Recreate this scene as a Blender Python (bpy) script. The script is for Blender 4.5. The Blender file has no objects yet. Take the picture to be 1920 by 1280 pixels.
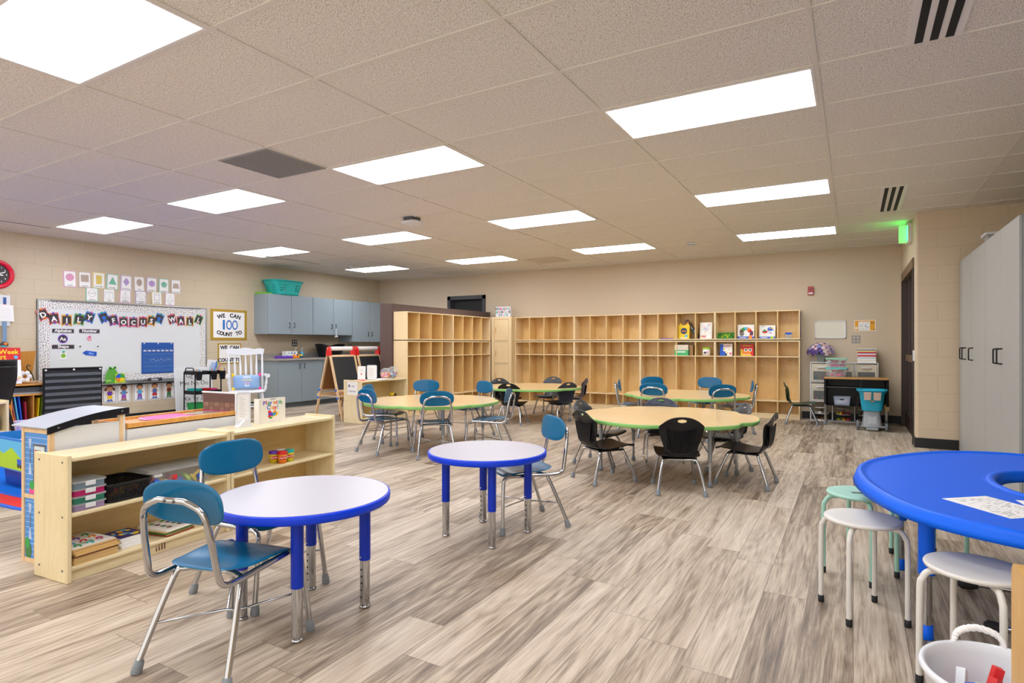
import bpy, bmesh, math, random
from mathutils import Matrix, Vector
random.seed(7)
PI = math.pi
C = bpy.context.scene.collection
CEIL = 2.645

# ------------------------------------------------------------------ materials
def srgb(h):
    if isinstance(h, str):
        h = h.lstrip('#'); h = tuple(int(h[i:i+2], 16)/255 for i in (0, 2, 4))
    return tuple((c/12.92 if c <= .04045 else ((c+.055)/1.055)**2.4) for c in h) + (1,)

def mat(name, col, rough=.5, metal=0., coat=0., spec=.5, **kw):
    m = bpy.data.materials.new(name); m.use_nodes = True
    b = m.node_tree.nodes['Principled BSDF']
    b.inputs['Base Color'].default_value = srgb(col)
    b.inputs['Roughness'].default_value = rough
    b.inputs['Metallic'].default_value = metal
    b.inputs['Coat Weight'].default_value = coat
    b.inputs['Specular IOR Level'].default_value = spec
    return m

class NT:
    def __init__(s, m):
        s.m = m; s.t = m.node_tree; s.b = s.t.nodes['Principled BSDF']
    def n(s, typ, **kw):
        nd = s.t.nodes.new(typ)
        for k, v in kw.items():
            if k in nd.inputs: nd.inputs[k].default_value = v
            else: setattr(nd, k, v)
        return nd
    def l(s, a, b): s.t.links.new(a, b)
    def math(s, op, a, b=None, c=None):
        nd = s.t.nodes.new('ShaderNodeMath'); nd.operation = op
        for i, v in enumerate((a, b, c)):
            if v is None: continue
            if isinstance(v, (int, float)): nd.inputs[i].default_value = v
            else: s.l(v, nd.inputs[i])
        return nd.outputs[0]
    def ramp(s, fac, stops):
        nd = s.t.nodes.new('ShaderNodeValToRGB'); e = nd.color_ramp.elements
        while len(e) < len(stops): e.new(.5)
        for el, (p, c) in zip(e, stops): el.position = p; el.color = srgb(c)
        s.l(fac, nd.inputs[0]); return nd.outputs[0]
    def coord(s, scale=(1, 1, 1), loc=(0, 0, 0), rot=(0, 0, 0)):
        tc = s.t.nodes.new('ShaderNodeTexCoord'); mp = s.t.nodes.new('ShaderNodeMapping')
        mp.inputs['Scale'].default_value = scale; mp.inputs['Location'].default_value = loc
        mp.inputs['Rotation'].default_value = rot
        s.l(tc.outputs['Object'], mp.inputs[0]); return mp.outputs[0]
    def bump(s, h, strength=.3, dist=.01):
        nd = s.t.nodes.new('ShaderNodeBump'); nd.inputs['Strength'].default_value = strength
        nd.inputs['Distance'].default_value = dist
        s.l(h, nd.inputs['Height']); s.l(nd.outputs[0], s.b.inputs['Normal'])

def wood(name, stops, rough=.35, axis='z', scale=1., coat=.15):
    m = mat(name, '#c9a56f', rough, coat=coat); q = NT(m)
    sc = {'z': (14, 14, 1.6), 'y': (14, 1.6, 14), 'x': (1.6, 14, 14)}[axis]
    co = q.coord(tuple(v*scale for v in sc))
    n1 = q.n('ShaderNodeTexNoise', Scale=1.5, Detail=5., Roughness=.6, Distortion=1.2); q.l(co, n1.inputs['Vector'])
    n2 = q.n('ShaderNodeTexNoise', Scale=9., Detail=3.); q.l(co, n2.inputs['Vector'])
    f = q.math('ADD', q.math('MULTIPLY', n1.outputs[0], .75), q.math('MULTIPLY', n2.outputs[0], .25))
    c = q.ramp(f, stops); q.l(c, q.b.inputs['Base Color'])
    return m

def clear(name, col, alpha=.25, rough=.15):
    m = mat(name, col, rough); m.node_tree.nodes['Principled BSDF'].inputs['Alpha'].default_value = alpha
    return m

def emis(name, col, strength):
    m = mat(name, col, .6); b = m.node_tree.nodes['Principled BSDF']
    b.inputs['Emission Color'].default_value = srgb(col); b.inputs['Emission Strength'].default_value = strength
    return m

# ---------------------------------------------------------------- mesh builder
def FR(o, x, y):
    """frame: origin, x axis, y axis -> matrix"""
    x = Vector(x).normalized(); y = Vector(y).normalized(); z = x.cross(y)
    M = Matrix.Identity(4)
    for i in range(3): M[i][0] = x[i]; M[i][1] = y[i]; M[i][2] = z[i]; M[i][3] = o[i]
    return M
def T(x, y, z): return Matrix.Translation((x, y, z))
def RZ(a): return Matrix.Rotation(a, 4, 'Z')
def RX(a): return Matrix.Rotation(a, 4, 'X')
def RY(a): return Matrix.Rotation(a, 4, 'Y')
def LW(y, z, d=.002): return FR((-9.55+d, y, z), (0, 1, 0), (0, 0, 1))      # on the left wall
def BW(x, z, d=.002): return FR((x, 10.35-d, z), (1, 0, 0), (0, 0, 1))      # on the back wall

def smooth_path(pts, n=6):
    P = [Vector(p) for p in pts]; out = []
    for i in range(len(P)-1):
        a = P[max(i-1, 0)]; b = P[i]; c = P[i+1]; d = P[min(i+2, len(P)-1)]
        for k in range(n):
            t = k/n
            out.append(.5*((2*b)+(-a+c)*t+(2*a-5*b+4*c-d)*t*t+(-a+3*b-3*c+d)*t**3))
    out.append(P[-1]); return out
def fillet(pts, r, n=5):
    """polyline with rounded corners"""
    P = [Vector(p) for p in pts]; out = [P[0]]
    for i in range(1, len(P)-1):
        a = (P[i-1]-P[i]); b = (P[i+1]-P[i]); ra = min(r, a.length*.48, b.length*.48)
        p0 = P[i]+a.normalized()*ra; p2 = P[i]+b.normalized()*ra
        for k in range(n+1):
            t = k/n; out.append((1-t)**2*p0+2*t*(1-t)*P[i]+t*t*p2)
    out.append(P[-1]); return out
def closed_smooth(pts, n=6):
    P = [Vector(p) for p in pts]; L = len(P); out = []
    for i in range(L):
        a, b, c, d = P[i-1], P[i], P[(i+1) % L], P[(i+2) % L]
        for k in range(n):
            t = k/n
            out.append(.5*((2*b)+(-a+c)*t+(2*a-5*b+4*c-d)*t*t+(-a+3*b-3*c+d)*t**3))
    return out
def rrect(w, h, r=.01, n=4, cx=0, cy=0):
    out = []
    for (sx, sy, a0) in ((1, 1, 0), (-1, 1, 90), (-1, -1, 180), (1, -1, 270)):
        for k in range(n+1):
            a = math.radians(a0+90*k/n)
            out.append((cx+sx*(w/2-r)+r*math.cos(a), cy+sy*(h/2-r)+r*math.sin(a)))
    return out
def circ(r, n=20, cx=0, cy=0, ry=None, a0=0):
    ry = ry or r
    return [(cx+r*math.cos(a0+2*PI*k/n), cy+ry*math.sin(a0+2*PI*k/n)) for k in range(n)]
def star(r, cx=0, cy=0, r2=.42, n=5):
    return [(cx+(r if k % 2 == 0 else r*r2)*math.sin(PI*k/n), cy+(r if k % 2 == 0 else r*r2)*math.cos(PI*k/n)) for k in range(2*n)]

class MB:
    def __init__(s): s.v = []; s.f = []; s.mi = []; s.sm = []; s.mats = []
    def add(s, vs, fs, m, smooth=False, M=None):
        if m not in s.mats: s.mats.append(m)
        k = s.mats.index(m); o = len(s.v)
        s.v += [tuple(M @ Vector(v)) if M is not None else tuple(v) for v in vs]
        for f in fs: s.f.append(tuple(i+o for i in f)); s.mi.append(k); s.sm.append(smooth)
        return s
    def box(s, a, b, m, M=None):
        x0, y0, z0 = a; x1, y1, z1 = b
        v = [(x0, y0, z0), (x1, y0, z0), (x1, y1, z0), (x0, y1, z0), (x0, y0, z1), (x1, y0, z1), (x1, y1, z1), (x0, y1, z1)]
        return s.add(v, [(0, 3, 2, 1), (4, 5, 6, 7), (0, 1, 5, 4), (1, 2, 6, 5), (2, 3, 7, 6), (3, 0, 4, 7)], m, False, M)
    def tube(s, pts, r, m, n=8, M=None, closed=False, caps=True, smooth=True):
        P = [Vector(p) for p in pts]; L = len(P)
        R = r if isinstance(r, (list, tuple)) else [r]*L
        vs = []; up = None
        for i in range(L):
            if closed: d = (P[(i+1) % L]-P[i-1])
            else: d = (P[min(i+1, L-1)]-P[max(i-1, 0)])
            d = d.normalized() if d.length > 1e-9 else Vector((0, 0, 1))
            if up is None:
                up = Vector((0, 0, 1)) if abs(d.z) < .9 else Vector((1, 0, 0))
            a = (up-d*up.dot(d))
            a = a.normalized() if a.length > 1e-6 else d.orthogonal().normalized()
            up = a; b = d.cross(a)
            for k in range(n):
                t = 2*PI*k/n; vs.append(P[i]+(a*math.cos(t)+b*math.sin(t))*R[i])
        fs = []
        for i in range(L if closed else L-1):
            j = (i+1) % L
            for k in range(n):
                l = (k+1) % n; fs.append((i*n+k, i*n+l, j*n+l, j*n+k))
        s.add(vs, fs, m, smooth, M)
        if caps and not closed:
            s.add([vs[k] for k in range(n)], [tuple(range(n))[::-1]], m, False, M)
            s.add([vs[(L-1)*n+k] for k in range(n)], [tuple(range(n))], m, False, M)
        return s
    def cyl(s, p0, p1, r, m, n=16, r1=None, M=None):
        return s.tube([p0, p1], [r, r if r1 is None else r1], m, n, M)
    def lathe(s, prof, m, n=24, c=(0, 0, 0), M=None, smooth=True, sy=1.):
        vs = []; fs = []
        for (r, z) in prof:
            for k in range(n):
                t = 2*PI*k/n; vs.append((c[0]+r*math.cos(t), c[1]+r*math.sin(t)*sy, c[2]+z))
        for i in range(len(prof)-1):
            for k in range(n):
                l = (k+1) % n; fs.append((i*n+k, i*n+l, (i+1)*n+l, (i+1)*n+k))
        return s.add(vs, fs, m, smooth, M)
    def prism(s, poly, z0, z1, m, M=None, msides=None, smooth=False):
        n = len(poly)
        s.add([(p[0], p[1], z1) for p in poly], [tuple(range(n))], m, False, M)
        s.add([(p[0], p[1], z0) for p in poly], [tuple(range(n))[::-1]], m, False, M)
        vs = [(p[0], p[1], z0) for p in poly]+[(p[0], p[1], z1) for p in poly]
        s.add(vs, [(k, (k+1) % n, n+(k+1) % n, n+k) for k in range(n)], msides or m, smooth, M)
        return s
    def flat(s, poly, z, m, M=None):
        return s.add([(p[0], p[1], z) for p in poly], [tuple(range(len(poly)))], m, False, M)
    def rect(s, x0, y0, x1, y1, z, m, M=None):
        return s.flat([(x0, y0), (x1, y0), (x1, y1), (x0, y1)], z, m, M)
    def ball(s, c, r, m, n=12, M=None):
        if not isinstance(r, (tuple, list)): r = (r, r, r)
        vs = []; fs = []; h = n//2
        for i in range(h+1):
            p = PI*i/h
            for k in range(n):
                t = 2*PI*k/n
                vs.append((c[0]+r[0]*math.sin(p)*math.cos(t), c[1]+r[1]*math.sin(p)*math.sin(t), c[2]+r[2]*math.cos(p)))
        for i in range(h):
            for k in range(n):
                l = (k+1) % n; fs.append((i*n+k, (i+1)*n+k, (i+1)*n+l, i*n+l))
        return s.add(vs, fs, m, True, M)
    def pad(s, out, depth, th, m, M=None, rings=(0, .25, .5, .72, .87, .95, .985, 1.)):
        """cushion-like plate: outline list, depth(x,y) -> z, thickness"""
        n = len(out); vs = []; fs = []
        L = len(rings)
        for side in (1, -1):
            for f in rings:
                e = math.sqrt(max(0, 1-max(0, (f-.9)/.1)**2)) if f > .9 else 1
                for p in out:
                    x, y = p[0]*f, p[1]*f
                    vs.append((x, y, depth(x, y)+side*th/2*e))
        for q, side in ((0, 1), (1, -1)):
            o = q*L*n
            for i in range(L-1):
                for k in range(n):
                    l = (k+1) % n
                    a = (o+i*n+k, o+i*n+l, o+(i+1)*n+l, o+(i+1)*n+k)
                    fs.append(a[::-1] if side == 1 else a)
        s.add(vs, fs, m, True, M); return s
    def band(s, out, z0, z1, w, m, M=None):
        """edge strip running round a closed outline"""
        n = len(out); P = [Vector((p[0], p[1])) for p in out]
        h = z1-z0; sec = [(0, z0), (w*.6, z0), (w*.92, z0+h*.15), (w, z0+h*.4), (w, z1-h*.4), (w*.92, z1-h*.12), (w*.6, z1), (0, z1)]
        vs = []; fs = []
        for i in range(n):
            d = (P[(i+1) % n]-P[i-1]).normalized(); nn = Vector((d.y, -d.x))
            for (a, z) in sec: q = P[i]+nn*a; vs.append((q.x, q.y, z))
        L = len(sec)
        for i in range(n):
            j = (i+1) % n
            for k in range(L-1): fs.append((i*L+k, j*L+k, j*L+k+1, i*L+k+1))
        s.add(vs, fs, m, True, M); return s
    def text(s, body, size, m, M=None, align='CENTER', bold=0., depth=0., va='CENTER', sx=1., space=1.):
        cu = bpy.data.curves.new('t', 'FONT'); cu.body = body; cu.size = size
        cu.align_x = align; cu.align_y = va; cu.offset = bold; cu.extrude = depth; cu.resolution_u = 2
        cu.space_character = space
        ob = bpy.data.objects.new('t', cu)
        me = bpy.data.meshes.new_from_object(ob)
        vs = [(v.co.x*sx, v.co.y, v.co.z) for v in me.vertices]; fs = [tuple(p.vertices) for p in me.polygons]
        bpy.data.objects.remove(ob); bpy.data.curves.remove(cu); bpy.data.meshes.remove(me)
        return s.add(vs, fs, m, False, M)
    def join(s, o, M=None):
        for f, k, sm in zip(o.f, o.mi, o.sm):
            s.add([o.v[i] for i in f], [tuple(range(len(f)))], o.mats[k], sm, M)
        return s
    def build(s, name, parent=None, bevel=0., seg=2, loc=None, rot=None):
        me = bpy.data.meshes.new(name); me.from_pydata(s.v, [], s.f); me.update()
        for m in s.mats: me.materials.append(m)
        me.polygons.foreach_set('material_index', s.mi); me.polygons.foreach_set('use_smooth', s.sm)
        me.update()
        o = bpy.data.objects.new(name, me); C.objects.link(o)
        if parent: o.parent = parent
        if loc: o.location = loc
        if rot is not None: o.rotation_euler = (0, 0, rot) if isinstance(rot, (int, float)) else rot
        if bevel:
            b = o.modifiers.new('Bevel', 'BEVEL'); b.width = bevel; b.segments = seg; b.limit_method = 'ANGLE'
            b.angle_limit = math.radians(40)
        return o

def tag(o, label, cat, group=None, kind=None):
    o['label'] = label; o['category'] = cat
    if group: o['group'] = group
    if kind: o['kind'] = kind
    return o
def thing(name, label, cat, loc=(0, 0, 0), rz=0., group=None):
    o = bpy.data.objects.new(name, None); C.objects.link(o); o.empty_display_size = .1
    o.location = loc; o.rotation_euler = (0, 0, rz)
    return tag(o, label, cat, group)
def single(mb, name, label, cat, group=None, loc=None, rot=None, bevel=0.):
    return tag(mb.build(name, None, bevel, 2, loc, rot), label, cat, group)
def struct(mb, name, bevel=0.):
    o = mb.build(name, None, bevel); o['kind'] = 'structure'; return o
def kids(o): return [c for c in list(C.objects) if c.parent == o]
def copy_tree(o, parent=None):
    c = o.copy(); C.objects.link(c)
    if parent: c.parent = parent; c.matrix_parent_inverse = o.matrix_parent_inverse
    for ch in kids(o): copy_tree(ch, c)
    return c
def dup(o, loc, rz, label, group=None):
    c = copy_tree(o); c.location = loc; c.rotation_euler = (0, 0, rz); c['label'] = label
    if group: c['group'] = group
    return c

# --------------------------------------------------------------- material list
def make_floor_mat():
    m = mat('vinyl plank floor', '#b5a48c', .42, spec=.45); q = NT(m)
    tc = q.n('ShaderNodeTexCoord'); sp = q.n('ShaderNodeSeparateXYZ'); q.l(tc.outputs['Object'], sp.inputs[0])
    X, Y = sp.outputs[0], sp.outputs[1]
    W, L = .182, 1.22
    row = q.math('FLOOR', q.math('DIVIDE', X, W)); fx = q.math('FRACT', q.math('DIVIDE', X, W))
    wn = q.n('ShaderNodeTexWhiteNoise', noise_dimensions='1D'); q.l(row, wn.inputs['W'])
    yy = q.math('ADD', q.math('DIVIDE', Y, L), q.math('MULTIPLY', wn.outputs[0], 7.3))
    col = q.math('FLOOR', yy); fy = q.math('FRACT', yy)
    cb = q.n('ShaderNodeCombineXYZ'); q.l(row, cb.inputs[0]); q.l(col, cb.inputs[1])
    w2 = q.n('ShaderNodeTexWhiteNoise', noise_dimensions='3D'); q.l(cb.outputs[0], w2.inputs['Vector'])
    pid = w2.outputs[0]
    # grain space, shifted per plank
    g = q.n('ShaderNodeCombineXYZ')
    q.l(q.math('MULTIPLY', X, 21.), g.inputs[0]); q.l(q.math('MULTIPLY', Y, 1.25), g.inputs[1]); q.l(q.math('MULTIPLY', pid, 40.), g.inputs[2])
    n1 = q.n('ShaderNodeTexNoise', Scale=1., Detail=8., Roughness=.66, Distortion=.7); q.l(g.outputs[0], n1.inputs['Vector'])
    g2 = q.n('ShaderNodeCombineXYZ')
    q.l(q.math('MULTIPLY', X, 150.), g2.inputs[0]); q.l(q.math('MULTIPLY', Y, 5.5), g2.inputs[1]); q.l(q.math('MULTIPLY', pid, 11.), g2.inputs[2])
    n2 = q.n('ShaderNodeTexNoise', Scale=1., Detail=4., Roughness=.6); q.l(g2.outputs[0], n2.inputs['Vector'])
    # cathedral rings
    g3 = q.n('ShaderNodeCombineXYZ')
    q.l(q.math('MULTIPLY', X, 5.), g3.inputs[0]); q.l(q.math('MULTIPLY', Y, .8), g3.inputs[1]); q.l(q.math('MULTIPLY', pid, 23.), g3.inputs[2])
    n3 = q.n('ShaderNodeTexNoise', Scale=1., Detail=1.5, Roughness=.4); q.l(g3.outputs[0], n3.inputs['Vector'])
    ring = q.math('ABSOLUTE', q.math('SUBTRACT', q.math('FRACT', q.math('MULTIPLY', n3.outputs[0], 13.)), .5))
    f = q.math('ADD', q.math('MULTIPLY', n1.outputs[0], .58), q.math('MULTIPLY', n2.outputs[0], .34))
    f = q.math('ADD', f, q.math('MULTIPLY', q.math('SUBTRACT', ring, .25), .10))
    f = q.math('ADD', f, q.math('MULTIPLY', q.math('SUBTRACT', pid, .5), .16))
    c = q.ramp(f, [(.28, '#5f5144'), (.38, '#8c7a67'), (.475, '#b3a28d'), (.60, '#cfc0ac')])
    seam = q.math('MINIMUM', q.math('MINIMUM', fx, q.math('SUBTRACT', 1., fx)), q.math('MULTIPLY', q.math('MINIMUM', fy, q.math('SUBTRACT', 1., fy)), L/W))
    sm = q.math('LESS_THAN', seam, .008)
    mx = q.n('ShaderNodeMix', data_type='RGBA'); q.l(sm, mx.inputs[0]); q.l(c, mx.inputs[6]); mx.inputs[7].default_value = srgb('#7d6c5c')
    q.l(mx.outputs[2], q.b.inputs['Base Color'])
    q.l(q.math('ADD', q.math('MULTIPLY', n2.outputs[0], .18), .36), q.b.inputs['Roughness'])
    q.bump(f, .12, .003)
    return m

def make_tile_mat():
    m = mat('fissured ceiling tile', '#d8cfc4', .9, spec=.2); q = NT(m)
    co = q.coord((1, 1, 1))
    v = q.n('ShaderNodeTexVoronoi', Scale=125., Randomness=1., voronoi_dimensions='2D'); q.l(co, v.inputs['Vector'])
    n = q.n('ShaderNodeTexNoise', Scale=45., Detail=3., Roughness=.7); q.l(co, n.inputs['Vector'])
    d = q.math('SUBTRACT', v.outputs['Distance'], q.math('MULTIPLY', n.outputs[0], .62))
    k = q.math('MULTIPLY', q.math('LESS_THAN', d, -.04), .7)
    mx = q.n('ShaderNodeMix', data_type='RGBA'); q.l(k, mx.inputs[0]); mx.inputs[6].default_value = srgb('#ede9e1'); mx.inputs[7].default_value = srgb('#8f887c')
    q.l(mx.outputs[2], q.b.inputs['Base Color'])
    return m

def make_block_mat(name, col, axis):
    """painted concrete block, courses 203 mm; axis = wall's horizontal world axis"""
    m = mat(name, col, .55, spec=.35); q = NT(m)
    tc = q.n('ShaderNodeTexCoord'); sp = q.n('ShaderNodeSeparateXYZ'); q.l(tc.outputs['Object'], sp.inputs[0])
    H = sp.outputs[0 if axis == 'x' else 1]; Z = sp.outputs[2]
    cb = q.n('ShaderNodeCombineXYZ'); q.l(H, cb.inputs[0]); q.l(q.math('SUBTRACT', Z, .003), cb.inputs[1])
    br = q.n('ShaderNodeTexBrick'); br.offset = .5
    br.inputs['Scale'].default_value = 1.; br.inputs['Mortar Size'].default_value = .006; br.inputs['Mortar Smooth'].default_value = .6
    br.inputs['Brick Width'].default_value = .4064; br.inputs['Row Height'].default_value = .2035
    q.l(cb.outputs[0], br.inputs['Vector'])
    mx = q.n('ShaderNodeMix', data_type='RGBA'); q.l(q.math('MULTIPLY', br.outputs['Fac'], .16), mx.inputs[0])
    mx.inputs[6].default_value = srgb(col); mx.inputs[7].default_value = srgb('#a8957b'); q.l(mx.outputs[2], q.b.inputs['Base Color'])
    n = q.n('ShaderNodeTexNoise', Scale=90., Detail=3.); q.l(tc.outputs['Object'], n.inputs['Vector'])
    h = q.math('SUBTRACT', q.math('MULTIPLY', n.outputs[0], .12), br.outputs['Fac'])
    q.bump(h, .35, .004)
    return m

def make_dot_mat():
    m = mat('dotted border paper', '#f4f2ef', .6); q = NT(m)
    tc = q.n('ShaderNodeTexCoord')
    sp = q.n('ShaderNodeSeparateXYZ'); q.l(tc.outputs['Object'], sp.inputs[0]); cb = q.n('ShaderNodeCombineXYZ'); q.l(sp.outputs[1], cb.inputs[0]); q.l(sp.outputs[2], cb.inputs[1])
    v = q.n('ShaderNodeTexVoronoi', Scale=52., Randomness=.55, voronoi_dimensions='2D'); q.l(cb.outputs[0], v.inputs['Vector'])
    k = q.math('LESS_THAN', v.outputs['Distance'], .29)
    hs = q.n('ShaderNodeHueSaturation', Saturation=1.2, Value=.10); q.l(v.outputs['Color'], hs.inputs['Color'])
    mx = q.n('ShaderNodeMix', data_type='RGBA'); q.l(k, mx.inputs[0]); mx.inputs[6].default_value = srgb('#f4f2ef'); q.l(hs.outputs[0], mx.inputs[7])
    q.l(mx.outputs[2], q.b.inputs['Base Color']); return m

def make_speckle(name, a, b, scale=120., rough=.4):
    m = mat(name, a, rough); q = NT(m); co = q.coord()
    n = q.n('ShaderNodeTexNoise', Scale=scale, Detail=4., Roughness=.7); q.l(co, n.inputs['Vector'])
    q.l(q.ramp(n.outputs[0], [(.38, b), (.6, a)]), q.b.inputs['Base Color']); return m

def make_carpet():
    m = mat('blue rug pile', '#0f62c8', .95, spec=.1); q = NT(m); co = q.coord()
    n = q.n('ShaderNodeTexNoise', Scale=160., Detail=3.); q.l(co, n.inputs['Vector'])
    q.l(q.ramp(n.outputs[0], [(.35, '#0a55bd'), (.65, '#1f7ae0')]), q.b.inputs['Base Color']); q.bump(n.outputs[0], .6, .006); return m

FLOOR = make_floor_mat(); TILE = make_tile_mat()
BLOCKY = make_block_mat('painted block wall along y', '#cfc0a5', 'y')
BLOCKX = make_block_mat('painted block wall along x', '#d3c1a6', 'x')
DRY = mat('painted drywall', '#cfbea6', .6, spec=.3)
TBAR = mat('ceiling grid paint', '#dedad1', .5)
BASEB = mat('black vinyl baseboard', '#15161a', .45)
BROWNP = mat('brown painted half wall', '#5d4a45', .5)
MAPLE = wood('pale maple', [(.3, '#dcc898'), (.55, '#e8d8ae'), (.75, '#eee1bd')], .35)
MAPLEY = wood('pale maple lengthwise', [(.3, '#dcc898'), (.55, '#e8d8ae'), (.75, '#eee1bd')], .3, 'y')
MAPIN = wood('golden maple interior', [(.3, '#d0b172'), (.55, '#dcc084'), (.75, '#e3cb96')], .4, 'y')
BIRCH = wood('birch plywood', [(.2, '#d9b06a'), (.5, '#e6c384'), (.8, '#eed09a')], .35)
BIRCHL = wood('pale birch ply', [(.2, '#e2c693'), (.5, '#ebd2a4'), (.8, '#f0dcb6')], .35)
EDGEW = mat('wood edge', '#c79c62', .4)
HONEY = wood('honey wood', [(.3, '#c98a3c'), (.55, '#dca050'), (.75, '#e6b268')], .35)
PINEL = wood('light pine', [(.3, '#d9b384'), (.55, '#e6c69b'), (.75, '#eed5b2')], .45)
LAM = wood('maple laminate top', [(.3, '#dcb87c'), (.5, '#e6c58c'), (.7, '#ebce9c')], .28, 'x', .6)
GREENE = mat('green edge band', '#86c06a', .4)
LILAC = make_speckle('pale grey laminate', '#bfbcc4', '#b7b4bc', 300., .35)
BLUEE = mat('royal blue edge', '#003ad6', .35, spec=.35)
BLUEL = mat('royal blue leg', '#0030b8', .33, spec=.35)
BLUEP = mat('bright blue plastic', '#0062ea', .45, spec=.25)
CHROME = mat('chrome', '#bfc1c5', .10, 1.)
STEELG = mat('grey painted steel', '#9aa0a6', .35, .3)
STEELD = mat('dark grey steel', '#5f656b', .35, .4)
RUBBER = mat('grey rubber tip', '#858c93', .7)
RUBBERD = mat('dark rubber', '#1b1c1e', .7)
TEAL = mat('teal blue chair plastic', '#006490', .26, spec=.4)
BLACKP = mat('black chair plastic', '#111216', .34, spec=.35)
CHARC = mat('charcoal chair plastic', '#3d4045', .4)
NAVY = mat('navy chair plastic', '#232a3f', .38)
FOREST = mat('dark green chair plastic', '#123a26', .35)
BOLT = mat('bolt steel', '#6d7073', .35, .9)
WHITEP = mat('white painted', '#dfe2e6', .4)
CREAM = mat('cream white metal', '#d9d6cf', .35)
MINT = mat('mint green metal', '#9fd0be', .4)
CABG = mat('grey blue cabinet laminate', '#93a1a8', .42)
CLOSETG = mat('warm grey cabinet laminate', '#a9aaa6', .45)
CABIN = mat('dark gap', '#3d4548', .7)
HANDLE = mat('black handle', '#1d1d1f', .4, .3)
GRANITE = make_speckle('speckled grey countertop', '#b9b3ac', '#857f7a', 70., .35)
WBOARD = mat('whiteboard enamel', '#dfe3e3', .18)
ALU = mat('aluminium trim', '#b9bcbd', .35, .8)
DOTS = make_dot_mat()
PAPER = mat('white paper', '#f3f2ef', .7)
INK = mat('black ink', '#17171a', .6)
GREYINK = mat('grey ink', '#777b80', .6)
LAMIN = mat('laminated card', '#eceaea', .2, coat=.5)
GOLD = mat('gold cardboard', '#c4a03a', .4, .3)
CBLUE = mat('cut out blue', '#1d6fc4', .5)
BLACKC = mat('black fabric', '#1a1c20', .8)
POCKET = clear('clear pocket vinyl', '#8a9298', .28, .15)
DARKGREYF = mat('dark vinyl', '#23282e', .4)
def M_(name, c, r=.5): return mat(name, c, r)
RED = M_('red', '#d81e1e'); ORANGE = M_('orange', '#f08a1c'); YELLOW = M_('yellow', '#f4d21c'); LIME = M_('lime', '#a6d22a')
GREEN = M_('green', '#2fa04a'); SKY = M_('sky blue', '#58b8e8'); BLUE = M_('blue', '#1f5fd0'); PURPLE = M_('purple', '#6a35b8')
PINK = M_('pink', '#f0489a'); MAGENTA = M_('magenta', '#c81e78'); BROWN = M_('brown', '#6b4226'); TEALC = M_('teal', '#20b0a8')
SKIN1 = M_('printed tan skin', '#e0a878'); SKIN2 = M_('printed brown skin', '#9a6040'); HAIRD = M_('printed dark hair', '#2a1c18'); HAIRB = M_('printed brown hair', '#7a3a24')
PPINK = M_('pastel pink', '#e6b4cc'); PTAUPE = M_('pastel taupe', '#c9b8aa'); PYEL = M_('pastel yellow', '#eadb9a'); PGREEN = M_('pastel green', '#93cdb4'); PLIL = M_('pastel lilac', '#c9b4dc')
PBLUE = M_('pastel blue', '#b4c8e8'); CHALK = M_('chalkboard print', '#3a3436'); WHITEM = M_('white print', '#f6f6f4', .45)
CLEAR = clear('clear plastic', '#dfe6ea', .22); CLEARF = clear('frosted plastic', '#d5d9d8', .45, .3)
CLPINK = clear('pink tinted plastic', '#d02878', .7); CLGREEN = clear('green tinted plastic', '#3d9a80', .6); CLLIL = clear('lilac tinted plastic', '#b8a4d0', .6); CLBLUE = clear('pale blue tinted plastic', '#9cb4c8', .5)
TURQ = M_('turquoise plastic', '#1fb5ae', .4); REDP = M_('red plastic', '#e02424', .35); BDOT = M_('blue plastic knob', '#1470d8', .35)
CARPET = make_carpet()
# ================================================================= THE ROOM
XL, YB, XR, YP = -9.55, 10.35, .61, 8.04
YN, XE = -3.2, 4.2
struct(MB().box((XL-.1, YN, -.06), (XE, YB+.1, 0), FLOOR), 'floor')
struct(MB().box((XL-.1, YN, CEIL), (XE, YB+.1, CEIL+.05), TILE), 'ceiling')
struct(MB().box((XL-.15, YN, 0), (XL, YB+.15, CEIL), BLOCKY), 'wall_left')
mb = MB()      # back wall with the opening of door_1
d0, d1, dz = -7.57, -6.64, 2.17
mb.box((XL-.15, YB, 0), (d0, YB+.15, CEIL), DRY).box((d1, YB, 0), (XR+.15, YB+.15, CEIL), DRY).box((d0, YB, dz), (d1, YB+.15, CEIL), DRY)
struct(mb, 'wall_back')
mb = MB()      # short wall holding door_2
mb.box((XR, 10.13, 0), (XR+.2, YB+.15, CEIL), BLOCKY).box((XR, YP+.03, 2.16), (XR+.2, 10.13, CEIL), BLOCKY).box((XR, YP+.03, 0), (XR+.2, 8.24, 2.16), BLOCKY)
struct(mb, 'wall_right')
mb = MB()
mb.box((XR+.03, YP, 0), (XE, YP+.2, CEIL), BLOCKX)
mb.lathe([(.03, 0), (.03, CEIL)], BLOCKX, 20, (XR+.03, YP+.03, 0))
struct(mb, 'wall_front_right')
struct(MB().box((XE-.02, YN, 0), (XE, YP, CEIL), BLOCKY), 'wall_far_right')
mb = MB(); mb.box((XL, 7.0, 0), (XL+.008, 3.0, .1), BASEB)
struct(MB().box((XL, YN, 0), (XL+.01, 7.03, .105), BASEB), 'baseboard_left')
struct(MB().box((-.70, YB-.01, 0), (XR, YB, .11), BASEB), 'baseboard_back')
struct(MB().box((XR-.008, 10.14, 0), (XR, YB-.01, .11), BASEB), 'baseboard_right')
mb = MB(); mb.box((XR+.0, YP-.01, 0), (1.0, YP, .11), BASEB).box((XR-.01, YP-.01, 0), (XR, 8.23, .11), BASEB)
struct(mb, 'baseboard_front_right')
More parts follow.
